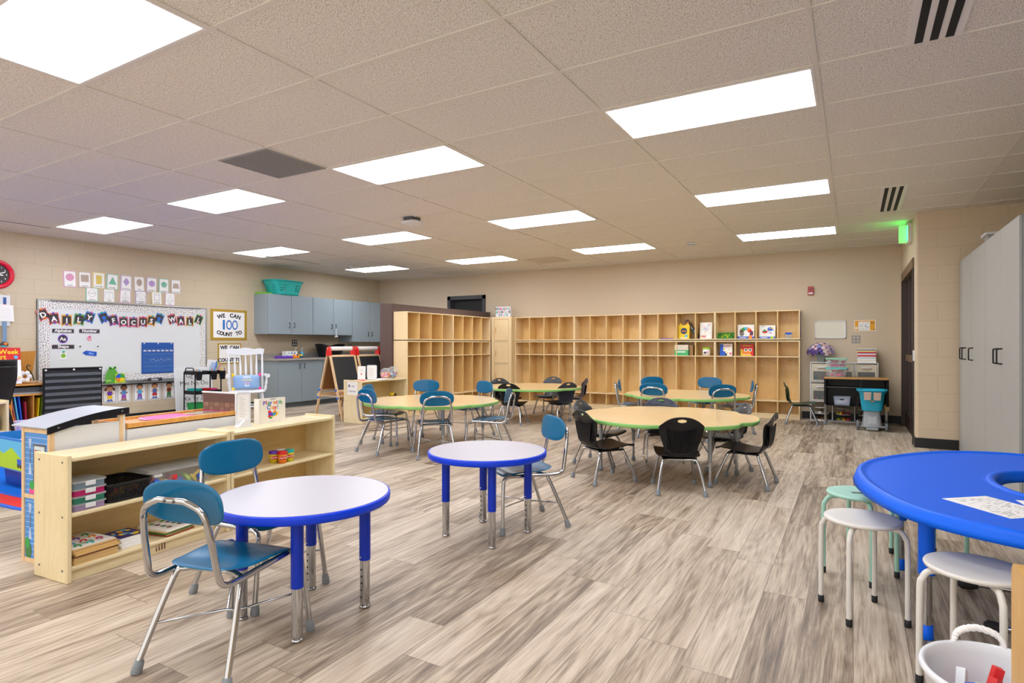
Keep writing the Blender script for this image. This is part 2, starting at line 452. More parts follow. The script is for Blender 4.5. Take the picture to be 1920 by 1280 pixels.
# ceiling grid -------------------------------------------------------------
GX = [-2.611+1.2192*i for i in range(-6, 6)]; GX = [x for x in GX if XL < x < XE]
GY = [1.694+.6096*j for j in range(-8, 15)]
mb = MB(); z0 = CEIL-.006
for x in GX: mb.box((x-.012, YN, z0), (x+.012, YB, CEIL+.001), TBAR)
for y in GY:
    if YN < y < YB: mb.box((XL, y-.012, z0-.0005), (XE, y+.012, CEIL+.001), TBAR)
mb.box((.424-.012, 5.96, z0), (.424+.012, 8.04, CEIL), TBAR)
mb.box((XL, YN, z0-.004), (XL+.022, YB, CEIL), TBAR).box((XL, YB-.022, z0-.004), (XR, YB, CEIL), TBAR)
struct(mb, 'trim_1')
# light panels ------------------------------------------------------------
LENS = emis('lit troffer lens', '#f4f7ff', 13.5)
FRM = mat('white fixture frame', '#e9e6e2', .4)
names = {(-1, -1): 'big glare panel nearest the camera above the left shelves', (-1, 3): 'right beside the grey return grille', (-3, 3): 'left of the grey return grille',
         (-5, 3): 'over the whiteboard end of the left wall', (1, 3): 'nearest one on the right side, beside the long slot vent', (1, 7): 'second along the right row, beside the small slot vent',
         (1, 11): 'farthest one of the right row, before the exit sign', (-1, 7): 'middle row, behind the round ceiling sensor', (-1, 11): 'far middle row above the cubby wall',
         (-3, 7): 'left of centre, level with the round ceiling sensor', (-3, 11): 'far row above the corner locker', (-5, 7): 'over the grey wall cabinets', (-5, 11): 'far left corner above the kitchen counter'}
base = None
for i in (-5, -3, -1, 1, 3):
    for j in (-5, -1, 3, 7, 11):
        x0 = -2.611+1.2192*i; y0 = 1.694+.6096*j
        if i == 3 and j > -2: continue
        key = (i, j)
        lab = 'white fluorescent ceiling light panel, '+names[key] if key in names else 'white fluorescent ceiling light panel outside the view behind the camera'
        if base is None:
            base = thing('ceiling_light', lab, 'ceiling light', (x0, y0, CEIL), 0, 'troffer lights in the ceiling grid')
            f = MB(); a, b = .012, .028; w, d = 1.2192, .6096
            for (p, q_) in (((a, a), (w-a, b)), ((a, d-b), (w-a, d-a)), ((a, b), (b, d-b)), ((w-b, b), (w-a, d-b))):
                f.box((p[0], p[1], -.009), (q_[0], q_[1], .0), FRM)
            f.build('frame', base); MB().box((b, b, -.0065), (w-b, d-b, -.001), LENS).build('lens', base)
            o = base
        else: o = dup(base, (x0, y0, CEIL), 0, lab)
# vents and small ceiling things ------------------------------------------
GRL = mat('grey grille', '#9b9a98', .5, .2)
t = thing('return_grille', 'square grey return air grille in the ceiling between two light panels', 'air vent', (-3.83+.0, 2.913, CEIL))
t.location.x = -2.611-1.2192*1.5
MB().box((.012, .012, -.006), (.6, .6, -.004), mat('grille back', '#777775', .6)).build('backing', t)
mb = MB()
for k in range(44): mb.box((.015, .02+k*.0132, -.0095), (.595, .026+k*.0132, -.006), GRL)
mb.build('louvre', t)
f = MB()
for (p, q_) in (((.012, .012), (.6, .03)), ((.012, .58), (.6, .598)), ((.012, .03), (.03, .58)), ((.582, .03), (.6, .58))): f.box((p[0], p[1], -.011), (q_[0], q_[1], -.004), GRL)
f.build('frame', t)
SLOT = mat('slot black', '#0c0c0d', .7)
def slot_vent(x, y0, y1, n, label, wd=.06):
    t = thing('slot_diffuser', label, 'air vent', (x, y0, CEIL), 0, 'slot diffusers in the ceiling')
    L = y1-y0
    MB().box((-.02, 0, -.010), (n*wd+.02, L, 0), FRM).build('frame', t)
    for k in range(n): MB().box((k*wd+.014, .01, -.0125), (k*wd+wd-.014, L-.01, -.0095), SLOT).build('slot', t)
slot_vent(.245, 1.99, 3.51, 3, 'long three slot ceiling vent at the top right, nearest the camera', .062)
slot_vent(.245, 6.58, 7.74, 3, 'three slot ceiling vent near the exit sign')
slot_vent(-8.83, 2.5, 3.56, 1, 'thin black slot vent above the red clock end of the left wall', .05)
slot_vent(-8.53, 6.45, 7.62, 1, 'thin black slot vent between light panels above the wall cabinets', .05)
t = thing('ceiling_sensor', 'flat white wireless access point hanging below the ceiling tiles', 'sensor', (-4.48, 5.4, CEIL-.06))
MB().pad(rrect(.22, .2, .06, 5), lambda x, y: 0, .035, WHITEP).build('housing', t)
MB().box((-.07, -.07, .017), (.07, .07, .06), STEELD).build('bracket', t)
t = thing('smoke_detector', 'small white smoke detector on the ceiling between the right and middle light rows', 'smoke detector', (-2.05, 8.77, CEIL-.05))
MB().lathe([(.0, 0), (.035, 0), (.045, .015), (.06, .02), (.06, .05), (0, .05)], WHITEP, 20).build('housing', t); MB().lathe([(.046, .012), (.05, .014), (.05, .019)], SLOT, 20).build('vent_ring', t)
t = thing('sprinkler_head', 'small pale ceiling device beside the farthest left light panel', 'sprinkler', (-8.17, 8.1, CEIL-.05))
MB().lathe([(.0, 0), (.03, 0), (.04, .03), (.05, .05), (0, .05)], WHITEP, 16).build('housing', t)
t = thing('flush_grille', 'pale perforated ceiling grille flush among the far middle tiles', 'air vent', (-4.95, 8.99, CEIL))
MB().box((0, 0, -.008), (.6, .6, 0), mat('pale grille', '#c9c1b2', .6)).build('panel', t)
# exit sign
t = thing('exit_sign', 'green lit exit sign on the wall above the brown door', 'exit sign', (XR, 8.62, 2.5))
MB().box((-.045, -.15, -.11), (0, .15, .11), CREAM).build('housing', t, .006)
GLOW = emis('exit green glow', '#2dff5a', 8.)
MB().box((-.13, -.012, -.11), (-.045, -.002, .11), CREAM).build('face_plate', t)
mb = MB(); mb.box((-.052, -.13, -.085), (-.046, .13, .085), GLOW).text('EXIT', .16, WHITEM, FR((-.0535, 0, 0), (0, -1, 0), (0, 0, 1)))
mb.build('lit_face', t)
# ---------------------------------------------------- doors
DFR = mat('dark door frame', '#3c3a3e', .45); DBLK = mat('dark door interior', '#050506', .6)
mb = MB()
mb.box((d0-.02, YB-.02, 0), (d0+.055, YB+.12, dz+.02), DFR).box((d1-.055, YB-.02, 0), (d1+.02, YB+.12, dz+.02), DFR).box((d0-.02, YB-.02, dz-.055), (d1+.02, YB+.12, dz+.025), DFR)
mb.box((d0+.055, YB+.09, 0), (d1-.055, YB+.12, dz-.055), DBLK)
mb.box((d0+.055, YB+.05, 0), (d0+.075, YB+.09, dz-.055), DFR)
o = struct(mb, 'door_1')
BFR = mat('brown door frame', '#6b543d', .45); BDK = mat('dark brown door', '#2a1f1c', .45); BMU = mat('brown mullion', '#3c2c26', .4); DGL = mat('dark glass', '#15100f', .12)
mb = MB(); x = XR
mb.box((x-.015, 8.24, 2.05), (x+.12, 10.13, 2.165), BFR)
mb.box((x-.015, 8.24, 0), (x+.12, 8.30, 2.05), BDK).box((x-.015, 10.06, 0), (x+.12, 10.13, 2.05), BMU)
for yy in (8.30, 8.92, 9.45, 10.02): mb.box((x+.03, yy, 0), (x+.08, yy+.055, 2.05), BMU)
mb.box((x+.03, 8.3, .93), (x+.085, 10.06, 1.02), BFR).box((x+.03, 8.3, 0), (x+.08, 10.06, .22), BMU)
mb.box((x+.05, 8.3, .2), (x+.058, 10.06, 2.05), DGL)
struct(mb, 'door_2')
t = thing('light_switch', 'white door control plate on the edge of the brown door frame', 'wall plate', (XR-.016, 8.18, 1.03))
MB().box((0, -.035, -.06), (.016, .035, .06), WHITEP).build('plate', t)
# brown half wall
struct(MB().box((-6.75, 7.33, 0), (-6.505, YB, 1.80), BROWNP), 'wall_half_partition')
struct(MB().box((-6.753, 7.327, 1.80), (-6.50, YB, 1.825), BROWNP), 'trim_2')
# pull station etc. on back wall
t = thing('fire_alarm_pull', 'red fire alarm box high on the back wall', 'fire alarm', (-.575, YB, 2.0))
MB().box((-.04, -.045, -.065), (.04, 0, .065), M_('alarm red', '#b01c20', .35)).build('housing', t, .005)
MB().box((-.03, -.05, -.055), (.03, -.045, -.03), WHITEP).build('handle', t)
MB().box((-.03, -.049, 0), (.03, -.045, .045), M_('alarm dark red', '#8c1418', .3)).build('lens', t)
t = thing('hanging_whiteboard', 'small blank whiteboard with white frame on the back wall above the flowers', 'whiteboard', (-.306, YB, 1.387))
f = MB(); w, h = .21, .135
for a, b in (((-w, -h), (w, -h+.014)), ((-w, h-.014), (w, h)), ((-w, -h), (-w+.014, h)), ((w-.014, -h), (w, h))): f.box((a[0], -.016, a[1]), (b[0], 0, b[1]), WHITEP)
f.build('frame', t); MB().box((-w+.01, -.008, -h+.01), (w-.01, -.002, h-.01), mat('cream board', '#e6e0cf', .3)).build('board', t)
mb = MB(); F = FR((0, -.003, 0), (1, 0, 0), (0, 0, 1))
mb.prism(rrect(.275, .165, .006), 0, .001, WHITEM, F).rect(-.13, -.075, .13, .075, .0016, M_('poster orange', '#f0a818'), F).rect(-.085, -.07, .065, .06, .0022, PAPER, F)
for k in range(26): xx = random.uniform(-.075, .05); yy = random.uniform(-.06, .05); mb.rect(xx, yy, xx+random.uniform(.01, .03), yy+.003, .0026, GREYINK, F)
mb.rect(-.125, -.055, -.095, -.02, .0022, PAPER, F).rect(.075, .03, .12, .036, .0022, INK, F).rect(.075, .045, .12, .051, .0022, INK, F).flat(circ(.008, 10, .115, -.06), .0022, INK, F)
single(mb, 'poster', 'orange bordered line map poster on the back wall right of the small whiteboard', 'poster', None, (.152, YB, 1.444))
t = thing('light_switch', 'steel four gang switch plate on the back wall below the orange poster', 'light switch', (.036, YB, 1.236))
MB().box((-.058, -.006, -.058), (.058, 0, .058), mat('brushed steel', '#8f8a82', .35, .7)).build('plate', t)
for sx in (-.025, .025):
    for sz in (-.025, .025): MB().box((sx-.006, -.016, sz-.012), (sx+.006, -.006, sz+.012), WHITEP).build('toggle', t)
# ================================================================= CHAIRS
def superell(w, h, e=2.6, n=36):
    out = []
    for k in range(n):
        t = 2*PI*k/n; c, s = math.cos(t), math.sin(t)
        out.append((w/2*math.copysign(abs(c)**(2/e), c), h/2*math.copysign(abs(s)**(2/e), s)))
    return out
def cap(mb, p, d, m=None):
    m = m or RUBBER; p = Vector(p); d = Vector(d).normalized()
    mb.tube([p, p+d*.006, p+d*.03, p+d*.045], [.0165, .019, .017, .015], m, 12)

def make_blue_chair(label, loc, rz, group):
    t = thing('school_chair', label, 'chair', loc, rz, group)
    # seat: front is +y
    def sd(x, y):
        z = -.010*math.cos(x/.19*PI/2)-.020*max(0, (y-.06)/.12)**2*abs(x/.17)**2 + .012*max(0, (-y-.08)/.08)
        return z - .016*max(0, (y-.10)/.07)**2
    MB().pad([(x*(1+.10*(y/.17)), y) for x, y in superell(.335, .355, 4.2, 44)], sd, .010, TEAL, T(0, .01, .364)).build('seat', t)
    # backrest, leaning back
    F = T(0, -.217, .606) @ RX(PI/2+.16)
    def bd(x, y): return -.022*(1-(x/.17)**2)*1.0
    MB().pad(superell(.348, .160, 2.8, 44), bd, .012, TEAL, F).build('backrest', t)
    # back frame + side rails
    r = .0115; pts = [(-.158, .165, .342), (-.158, .0, .338), (-.158, -.15, .332), (-.156, -.205, .347), (-.150, -.222, .40), (-.140, -.245, .53), (-.120, -.256, .600), (-.055, -.262, .632)]
    left = smooth_path(pts, 5); right = [Vector((-p.x, p.y, p.z)) for p in left][::-1]
    MB().tube(left+right, r, CHROME, 10).build('back_frame', t)
    for x, z in ((-.02, .632), (.02, .632), (-.128, .565), (.128, .565)): MB().ball((x, -.2735 if abs(x) < .1 else -.262, z), (.006, .004, .006), BOLT, 8).build('rivet', t)
    for sx in (-1, 1):
        mb = MB().tube(smooth_path([(sx*.158, .155, .343), (sx*.160, .185, .333), (sx*.166, .202, .29), (sx*.195, .218, .035)], 5), r, CHROME, 10)
        l = mb.build('leg', t); c = MB(); cap(c, (sx*.197, .220, 0), (-sx*.1, -.05, 1)); c.build('foot_cap', l)
        mb = MB().tube(smooth_path([(sx*.06, -.07, .330), (sx*.12, -.09, .329), (sx*.150, -.115, .300), (sx*.192, -.222, .035)], 5), r, CHROME, 10)
        l = mb.build('leg', t); c = MB(); cap(c, (sx*.195, -.23, 0), (-sx*.12, .3, 1)); c.build('foot_cap', l)
    MB().tube([(-.08, -.07, .330), (.08, -.07, .330)], r, CHROME, 8).build('seat_bar', t)
    for sx in (-1, 1):
        MB().tube([(sx*.170, -.170, .155), (sx*.02, 0, .150), (-sx*.02, .01, .148), (-sx*.180, .208, .165)], .0048, CHROME, 6).build('stretcher', t)
    return t

def shell_mesh(m, ribs=True):
    """one-piece seat and back, front is +y; returns MB"""
    prof = [(.205, .286), (.190, .303), (.12, .300), (.04, .289), (-.05, .280), (-.12, .285), (-.163, .312), (-.185, .365), (-.190, .43), (-.198, .50), (-.214, .555), (-.235, .605)]
    wid = [.155, .165, .170, .172, .165, .142, .122, .128, .150, .166, .170, .152]
    P = smooth_path([(y, z, w) for (y, z), w in zip(prof, wid)], 6)
    nu = 40; nv = len(P)
    vs = []; q = {}
    def pt(i, k):
        p = P[i]; u = -1+2*k/nu; w = p.z; f = i/(nv-1)
        x = u*w
        dish = .020*(u*u) if f > .5 else .010*(u*u)
        y, z = p.x, p.y
        if f > .52: y += dish*(1.3 if f < .9 else .8)
        else: z += dish
        if f > .78: z -= (abs(u)**2.6)*.062*((f-.78)/.22)**1.3
        return Vector((x, y, z))
    mb = MB(); hole = lambda v: ((v.x/.036)**2+((v.z-.575)/.015)**2) if v.z > .5 else 9
    V = [[pt(i, k) for k in range(nu+1)] for i in range(nv)]
    # refine rows near the hole by snapping
    fs = []
    for i in range(nv-1):
        for k in range(nu):
            c = (V[i][k]+V[i+1][k+1]+V[i+1][k]+V[i][k+1])/4
            if hole(c) < 1.0: continue
            fs.append((i*(nu+1)+k, i*(nu+1)+k+1, (i+1)*(nu+1)+k+1, (i+1)*(nu+1)+k))
    used = {}
    for f in fs:
        for a, b in zip(f, f[1:]+f[:1]): used[(a, b)] = 1
    for (a, b) in list(used):
        if (b, a) in used: continue
        for i_ in (a, b):
            v = V[i_//(nu+1)][i_ % (nu+1)]; hv = hole(v)
            if hv < 4: s_ = 1/math.sqrt(hv); v.x *= s_; v.z = .575+(v.z-.575)*s_
    flat_ = [v for row in V for v in row]
    th = .0075; n = len(flat_)
    nor = []
    for i in range(nv):
        for k in range(nu+1):
            a = V[min(i+1, nv-1)][k]-V[max(i-1, 0)][k]; b = V[i][min(k+1, nu)]-V[i][max(k-1, 0)]
            nn = b.cross(a); nor.append(nn.normalized() if nn.length > 0 else Vector((0, 0, 1)))
    top = [v+nn*th/2 for v, nn in zip(flat_, nor)]; bot = [v-nn*th/2 for v, nn in zip(flat_, nor)]
    ed = {}
    for f in fs:
        for a, b in zip(f, f[1:]+f[:1]): ed[(a, b)] = ed.get((a, b), 0)+1
    side = [(a, b) for (a, b) in ed if (b, a) not in ed]
    allf = [f for f in fs]+[tuple(i+n for i in f[::-1]) for f in fs]+[(b, a, a+n, b+n) for a, b in side]
    mb.add(top+bot, allf, m, True)
    return mb, P

def make_shell_chair(label, loc, rz, group, m=None, sled=False, rear=True):
    m = m or BLACKP
    t = thing('shell_chair', label, 'chair', loc, rz, group)
    mb, P = shell_mesh(m); s = mb.build('seat_shell', t)
    rb = MB()       # ribbed rear panel
    for k in range(-8, 9):
        x = k*.0135; top = .505-.018*(1-abs(k)/8)-.0; 
        pts = [(x*.75, -.186, .335), (x*.85, -.197, .38), (x, -.204, .44), (x*1.08, -.2105+.002*abs(k)/8, top)]
        rb.tube(pts, .005, m, 6)
    rb.tube(smooth_path([(-.115, -.178, .42), (-.105, -.189, .36), (-.06, -.182, .325), (0, -.183, .318), (.06, -.182, .325), (.105, -.189, .36), (.115, -.178, .42)], 4), .004, m, 5)
    rb.build('rib', s)
    r = .0115
    un = MB()
    un.box((-.13, -.115, .262), (.13, .12, .272), m); 
    for x in (-.145, .145):
        for y in (-.03, .06): un.ball((x, y, .283), .006, CHROME, 8)
    un.build('underframe', t, .004)
    if not sled:
        for sx in (-1, 1):
            l = MB().tube(smooth_path([(sx*.04, .10, .262), (sx*.10, .105, .262), (sx*.133, .125, .235), (sx*.166, .205, .035)], 5), r, CHROME, 10).build('leg', t)
            c = MB(); cap(c, (sx*.168, .21, 0), (-sx*.1, -.2, 1)); c.build('foot_cap', l)
            l = MB().tube(smooth_path([(sx*.04, -.105, .262), (sx*.10, -.11, .262), (sx*.135, -.128, .235), (sx*.175, -.200, .035)], 5), r, CHROME, 10).build('leg', t)
            c = MB(); cap(c, (sx*.178, -.205, 0), (-sx*.1, .25, 1)); c.build('foot_cap', l)
        for y in (.10, -.105): MB().tube([(-.06, y, .262), (.06, y, .262)], r, CHROME, 8).build('seat_bar', t)
    else:
        for sx in (-1, 1):
            MB().tube(fillet([(sx*.10, .13, .265), (sx*.16, .14, .262), (sx*.175, .20, .008), (sx*.185, -.18, .008), (sx*.165, -.13, .262), (sx*.10, -.12, .265)], .05, 6), .0085, CHROME, 8).build('sled_runner', t)
    return t
R_ = math.radians
GA = 'teal chairs at the left clover table'; GB = 'black chairs at the middle clover table'; GC = 'black chairs at the far clover table'; GD = 'teal chairs at the right clover table'
bc = make_blue_chair('teal plastic chair with chrome legs at the near round table, its back nearest the camera', (-2.045, 1.40, 0), R_(103-90), 'teal chairs at the round white tables')
def blue(x, y, a, lab, g): return dup(bc, (x, y, 0), R_(a-90), lab, g)
GT = 'teal chairs at the round white tables'
blue(-2.432, 1.827, 0, 'teal chair between the near round table and the maple shelf, facing the table', GT)
blue(-1.86, 3.36, 232, 'teal chair on the right side of the second round table', GT)
blue(-4.415, 4.86, 77, 'teal chair in front at the left end of the left clover table, seen from behind', GA)
blue(-4.80, 5.30, 20, 'teal chair at the left end of the left clover table, half hidden behind another', GA)
blue(-3.80, 4.94, 135, 'teal chair seen squarely from behind at the near side of the left clover table', GA)
blue(-3.42, 5.42, 198, 'teal chair in side view at the right end of the left clover table', GA)
blue(-4.234, 6.268, 250, 'teal chair facing the camera at the far right of the left clover table', GA)
blue(-4.82, 6.11, -50, 'teal chair at the far side of the left clover table, only its top edge showing', GA)
blue(-2.55, 7.73, 17, 'teal chair in side view at the left end of the right clover table', GD)
blue(-2.43, 8.38, -52, 'teal chair at the far left of the right clover table, back top showing', GD)
blue(-2.13, 7.35, 92, 'teal chair seen from behind at the near left of the right clover table', GD)
blue(-1.47, 7.44, 128, 'teal chair seen from behind at the near right of the right clover table', GD)
blue(-1.82, 8.62, -95, 'teal chair at the far right of the right clover table, broad back facing the camera', GD)
blue(-1.36, 8.30, 190, 'teal chair in side view at the right end of the right clover table', GD)
sc_ = make_shell_chair('black shell chair seen squarely from behind in front of the middle clover table', (-1.212, 4.727, 0), R_(113.4-90), GB)
def blk(x, y, a, lab, g, m=None):
    o = dup(sc_, (x, y, 0), R_(a-90), lab, g)
    if m:
        for c in kids(o):
            for d in [c]+kids(c):
                if d.data and BLACKP.name in [q.name for q in d.data.materials if q]:
                    if d.name.split('.')[0] in ('seat_shell', 'underframe', 'rib'):
                        d.data = m_cache(d.data, m)
    return o
_mc = {}
def m_cache(me, m):
    k = (me.name, m.name)
    if k not in _mc:
        n = me.copy()
        for i, q in enumerate(n.materials):
            if q == BLACKP: n.materials[i] = m
        _mc[k] = n
    return _mc[k]
blk(-1.856, 4.779, 54.7, 'black shell chair at the front left of the middle clover table, turned to the right', GB)
blk(-2.15, 5.455, -3, 'charcoal shell chair at the left end of the middle clover table, behind a black one', GB, CHARC)
blk(-.772, 5.23, 175.5, 'black shell chair in side view at the right end of the middle clover table', GB)
blk(-1.07, 5.80, 212, 'charcoal shell chair at the far right of the middle clover table', GB, CHARC)
make_shell_chair('navy shell chair with chrome sled base at the far side of the middle clover table', (-1.645, 5.86, 0), R_(-69-90), GB, NAVY, True)
blk(-4.32, 7.50, 102, 'black shell chair seen from behind at the front left of the far clover table', GC)
blk(-3.81, 8.02, 150, 'navy black shell chair seen from behind at the right front of the far clover table', GC, NAVY)
blk(-4.48, 8.96, -88, 'charcoal shell chair facing the camera behind the far clover table', GC, CHARC)
blk(-4.0, 8.92, 213, 'navy shell chair in side view at the right end of the far clover table', GC, NAVY)
blk(-4.85, 8.2, -28, 'black shell chair left of the far clover table, only its top edge showing', GC)
blk(-.66, 9.62, 4, 'dark green shell chair standing alone before the cubbies, facing the student desk', 'dark green shell chairs', FOREST)

# ================================================================= TABLES
def make_round_table(label, loc, rz, group):
    t = thing('round_table', label, 'table', loc, rz, group)
    R = .352; H = .515; out = circ(R, 64)
    MB().prism(out, H-.03, H, LILAC).build('tabletop', t)
    MB().band(out, H-.036, H-.0015, .010, BLUEE).build('edge_band', t)
    for sx in (-1, 1):
        for sy in (-1, 1):
            x, y = sx*.178, sy*.178
            l = MB().cyl((x, y, .21), (x, y, H-.03), .0245, BLUEL, 20).build('leg', t)
            m2 = MB(); m2.tube([(x, y, .016), (x, y, .215)], .0215, CHROME, 20).tube([(x, y, .010), (x, y, .017)], .017, CHROME, 16).build('leg_extension', l)
            MB().lathe([(0, 0), (.019, 0), (.024, .004), (.024, .008), (.014, .015), (0, .016)], CHROME, 20, (x, y, 0)).build('glide', l)
            hb = MB()
            for k in range(5): hb.cyl((x, y-sy*.0205, .05+k*.03), (x, y-sy*.0222, .05+k*.03), .0045, SLOT, 10)
            hb.ball((x, y-sy*.0255, .225), .005, CHROME, 8); hb.build('adjustment_hole', l)
    return t
rt = make_round_table('round pale grey table with royal blue edge and legs, nearest the camera', (-2.05, 1.757, 0), R_(-2), 'round white tables with blue edges')
dup(rt, (-1.936, 3.045, 0), R_(-6.5), 'round pale grey table with royal blue edge in the centre, farther from the camera')

def clover(R=.765, n=6, a0=0., d=.055):
    out = []
    N = 180
    for k in range(N):
        a = 2*PI*k/N
        u = (n*(a-a0)/(2*PI)) % 1.; s = min(u, 1-u)*2      # 0 at notch, 1 at lobe centre
        out.append(((R-d*math.exp(-(s/.22)**2))*math.cos(a), (R-d*math.exp(-(s/.22)**2))*math.sin(a)))
    return out
def make_clover(label, loc, rz, group, leg_rot=0):
    t = thing('clover_table', label, 'table', loc, rz, group)
    H = .52; out = clover(a0=R_(-20)-rz)
    MB().prism(out, H-.026, H, LAM).build('tabletop', t)
    MB().band(out, H-.032, H-.001, .009, GREENE).build('edge_band', t)
    for sx in (-1, 1):
        for sy in (-1, 1):
            x, y = sx*.51, sy*.31
            l = MB().cyl((x, y, .2), (x, y, H-.026), .0165, STEELG, 16).build('leg', t)
            MB().tube([(x, y, .03), (x, y, .205)], .0125, CHROME, 14).build('leg_extension', l)
            MB().lathe([(0, 0), (.019, 0), (.019, .03), (.016, .034), (.013, .05), (0, .05)], RUBBER, 14, (x, y, 0)).build('foot_cap', l)
            for dx, dy in ((-sx*.16, 0), (0, -sy*.14)):
                MB().tube([(x, y, .26), (x+dx, y+dy, H-.03)], .0045, STEELD, 6).build('brace', l)
    return t
ct = make_clover('clover shaped maple table with green edge in the middle, ringed by black chairs', (-1.455, 5.328, 0), R_(-9.7), 'clover tables with green edges')
dup(ct, (-4.20, 5.42, 0), R_(-9.7+0), 'clover shaped maple table with green edge at the left, ringed by teal chairs')
dup(ct, (-4.29, 8.00, 0), R_(50), 'clover shaped maple table with green edge farthest back, before the corner locker')
dup(ct, (-1.87, 7.72, 0), R_(50), 'clover shaped maple table with green edge at the right rear, before the open cubbies')

# kidney table
t = thing('kidney_table', 'bright blue plastic kidney shaped table at the right edge', 'table', (.58, 3.27, 0))
kp = [(.01, 3.26), (.055, 3.54), (.198, 3.81), (.42, 4.06), (.70, 4.17), (.98, 4.11), (1.15, 3.93), (1.13, 3.74), (.95, 3.66), (.76, 3.62), (.60, 3.50), (.545, 3.28), (.60, 3.06), (.76, 2.94), (.95, 2.89), (1.13, 2.81), (1.15, 2.62), (.98, 2.44), (.70, 2.37), (.42, 2.43), (.19, 2.60), (.055, 2.92)]
out = [(p.x-.58, p.y-3.27) for p in closed_smooth([(x, y, 0) for x, y in kp], 6)][::-1]
n = len(out); H = .565
def inset(out, d):
    P = [Vector(p) for p in out]; L = len(P); r = []
    for i in range(L):
        q = (P[(i+1) % L]-P[i-1]).normalized(); nn = Vector((q.y, -q.x)); r.append(tuple(P[i]-nn*d))
    return r
area = sum(out[i-1][0]*out[i][1]-out[i][0]*out[i-1][1] for i in range(n))
if area < 0: out = out[::-1]
loops = [(0, -.045), (-.012, -.05), (-.004, -.03), (0, -.018), (.006, -.006), (.016, 0), (.026, -.001), (.033, -.006), (.038, -.0085), (.05, -.009)]
vs = []
for d, z in loops: vs += [(p[0], p[1], H+z) for p in inset(out, d)]
fs = []
for i in range(len(loops)-1):
    for k in range(n): l = (k+1) % n; fs.append((i*n+k, i*n+l, (i+1)*n+l, (i+1)*n+k))
top = MB(); top.add(vs, fs, BLUEP, True); top.flat(inset(out, .05), H-.009, BLUEP); top.flat(inset(out, 0.0)[::-1], H-.045, BLUEP)
top.build('tabletop', t)
for (x, y) in ((.25, 2.83), (.21, 3.638), (.92, 3.87), (.92, 2.66)):
    x -= .58; y -= 3.27
    l = MB().cyl((x, y, .255), (x, y, H-.046), .029, BLUEP, 20, r1=.0275).build('leg', t)
    MB().cyl((x, y, .04), (x, y, .26), .0185, CHROME, 18).build('leg_extension', l)
    MB().lathe([(0, 0), (.022, 0), (.024, .004), (.022, .055), (.0185, .056)], BLUEP, 18, (x, y, 0)).build('foot_cap', l)
    MB().tube([(x, y, .42), (x*.45, y*.8, H-.05)], .006, BLUEP, 8).build('brace', l)
    hb = MB()
    for k in range(8): hb.cyl((x-.0180, y, .07+k*.022), (x-.0192, y, .07+k*.022), .0035, SLOT, 8)
    hb.ball((x+.034, y, .29), .007, BLUEL, 8); hb.build('adjustment_hole', l)
# worksheets
mb = MB()
mb.prism([(0, 0), (.21, .02), (.185, .29), (-.02, .27)], 0, .0006, PAPER)
for k in range(150):
    a, b = random.uniform(.005, .17), random.uniform(.02, .26); mb.rect(a, b, a+random.uniform(.006, .02), b+.0022, .0009, GREYINK)
single(mb, 'worksheet', 'printed paper worksheet lying on the blue kidney table', 'paper', 'worksheets on the kidney table', (.47, 2.62, H-.0085), R_(35))
mb = MB(); mb.prism([(0, 0), (.216, 0), (.216, .28), (0, .28)], 0, .0006, PAPER)
for k in range(150):
    a, b = random.uniform(.01, .19), random.uniform(.02, .26); mb.rect(a, b, a+random.uniform(.006, .02), b+.0022, .0009, GREYINK)
single(mb, 'worksheet', 'second printed worksheet under the first on the blue kidney table, at the frame edge', 'paper', 'worksheets on the kidney table', (.58, 2.66, H-.0072), R_(8))

# stools
def make_stool(name, label, loc, rz, m, group):
    t = thing(name, label, 'stool', loc, rz, group)
    H = .41
    MB().lathe([(0, H-.012), (.12, H-.014), (.145, H-.010), (.149, H-.002), (.146, H+.004), (.138, H+.005), (.10, H+.002), (0, H+.001)], m, 40).build('seat', t)
    for k in range(4):
        a = k*PI/2; c, s = math.cos(a), math.sin(a)
        pts = [(.10*c, .10*s, H-.020), (.140*c, .140*s, H-.026), (.158*c, .158*s, H-.05), (.166*c, .166*s, H-.095), (.167*c, .167*s, .03)]
        l = MB().tube(smooth_path(pts, 5), .0105, m, 12).build('leg', t)
        MB().lathe([(0, 0), (.011, 0), (.0125, .004), (.0125, .03), (.0105, .031)], RUBBERD, 12, (.167*c, .167*s, 0)).build('foot_cap', l)
    return t
st = make_stool('round_stool', 'cream white metal stool left of the blue kidney table leg', (.034, 2.95, 0), R_(163), CREAM, 'white stools')
dup(st, (.357, 2.485, 0), R_(15), 'cream white metal stool in front of the blue kidney table, beside the wooden panel')
ms = make_stool('round_stool', 'mint green metal stool left of the blue kidney table, behind the white stool', (.028, 3.442, 0), R_(197), MINT, 'mint stools')
MB().box((-.04, -.012, .4155), (.04, .012, .4165), mat('label grey', '#9fb5ac', .5)).build('sticker', ms)
dup(ms, (.344, 3.84, 0), R_(75), 'mint green metal stool behind the blue kidney table, mostly its legs visible')
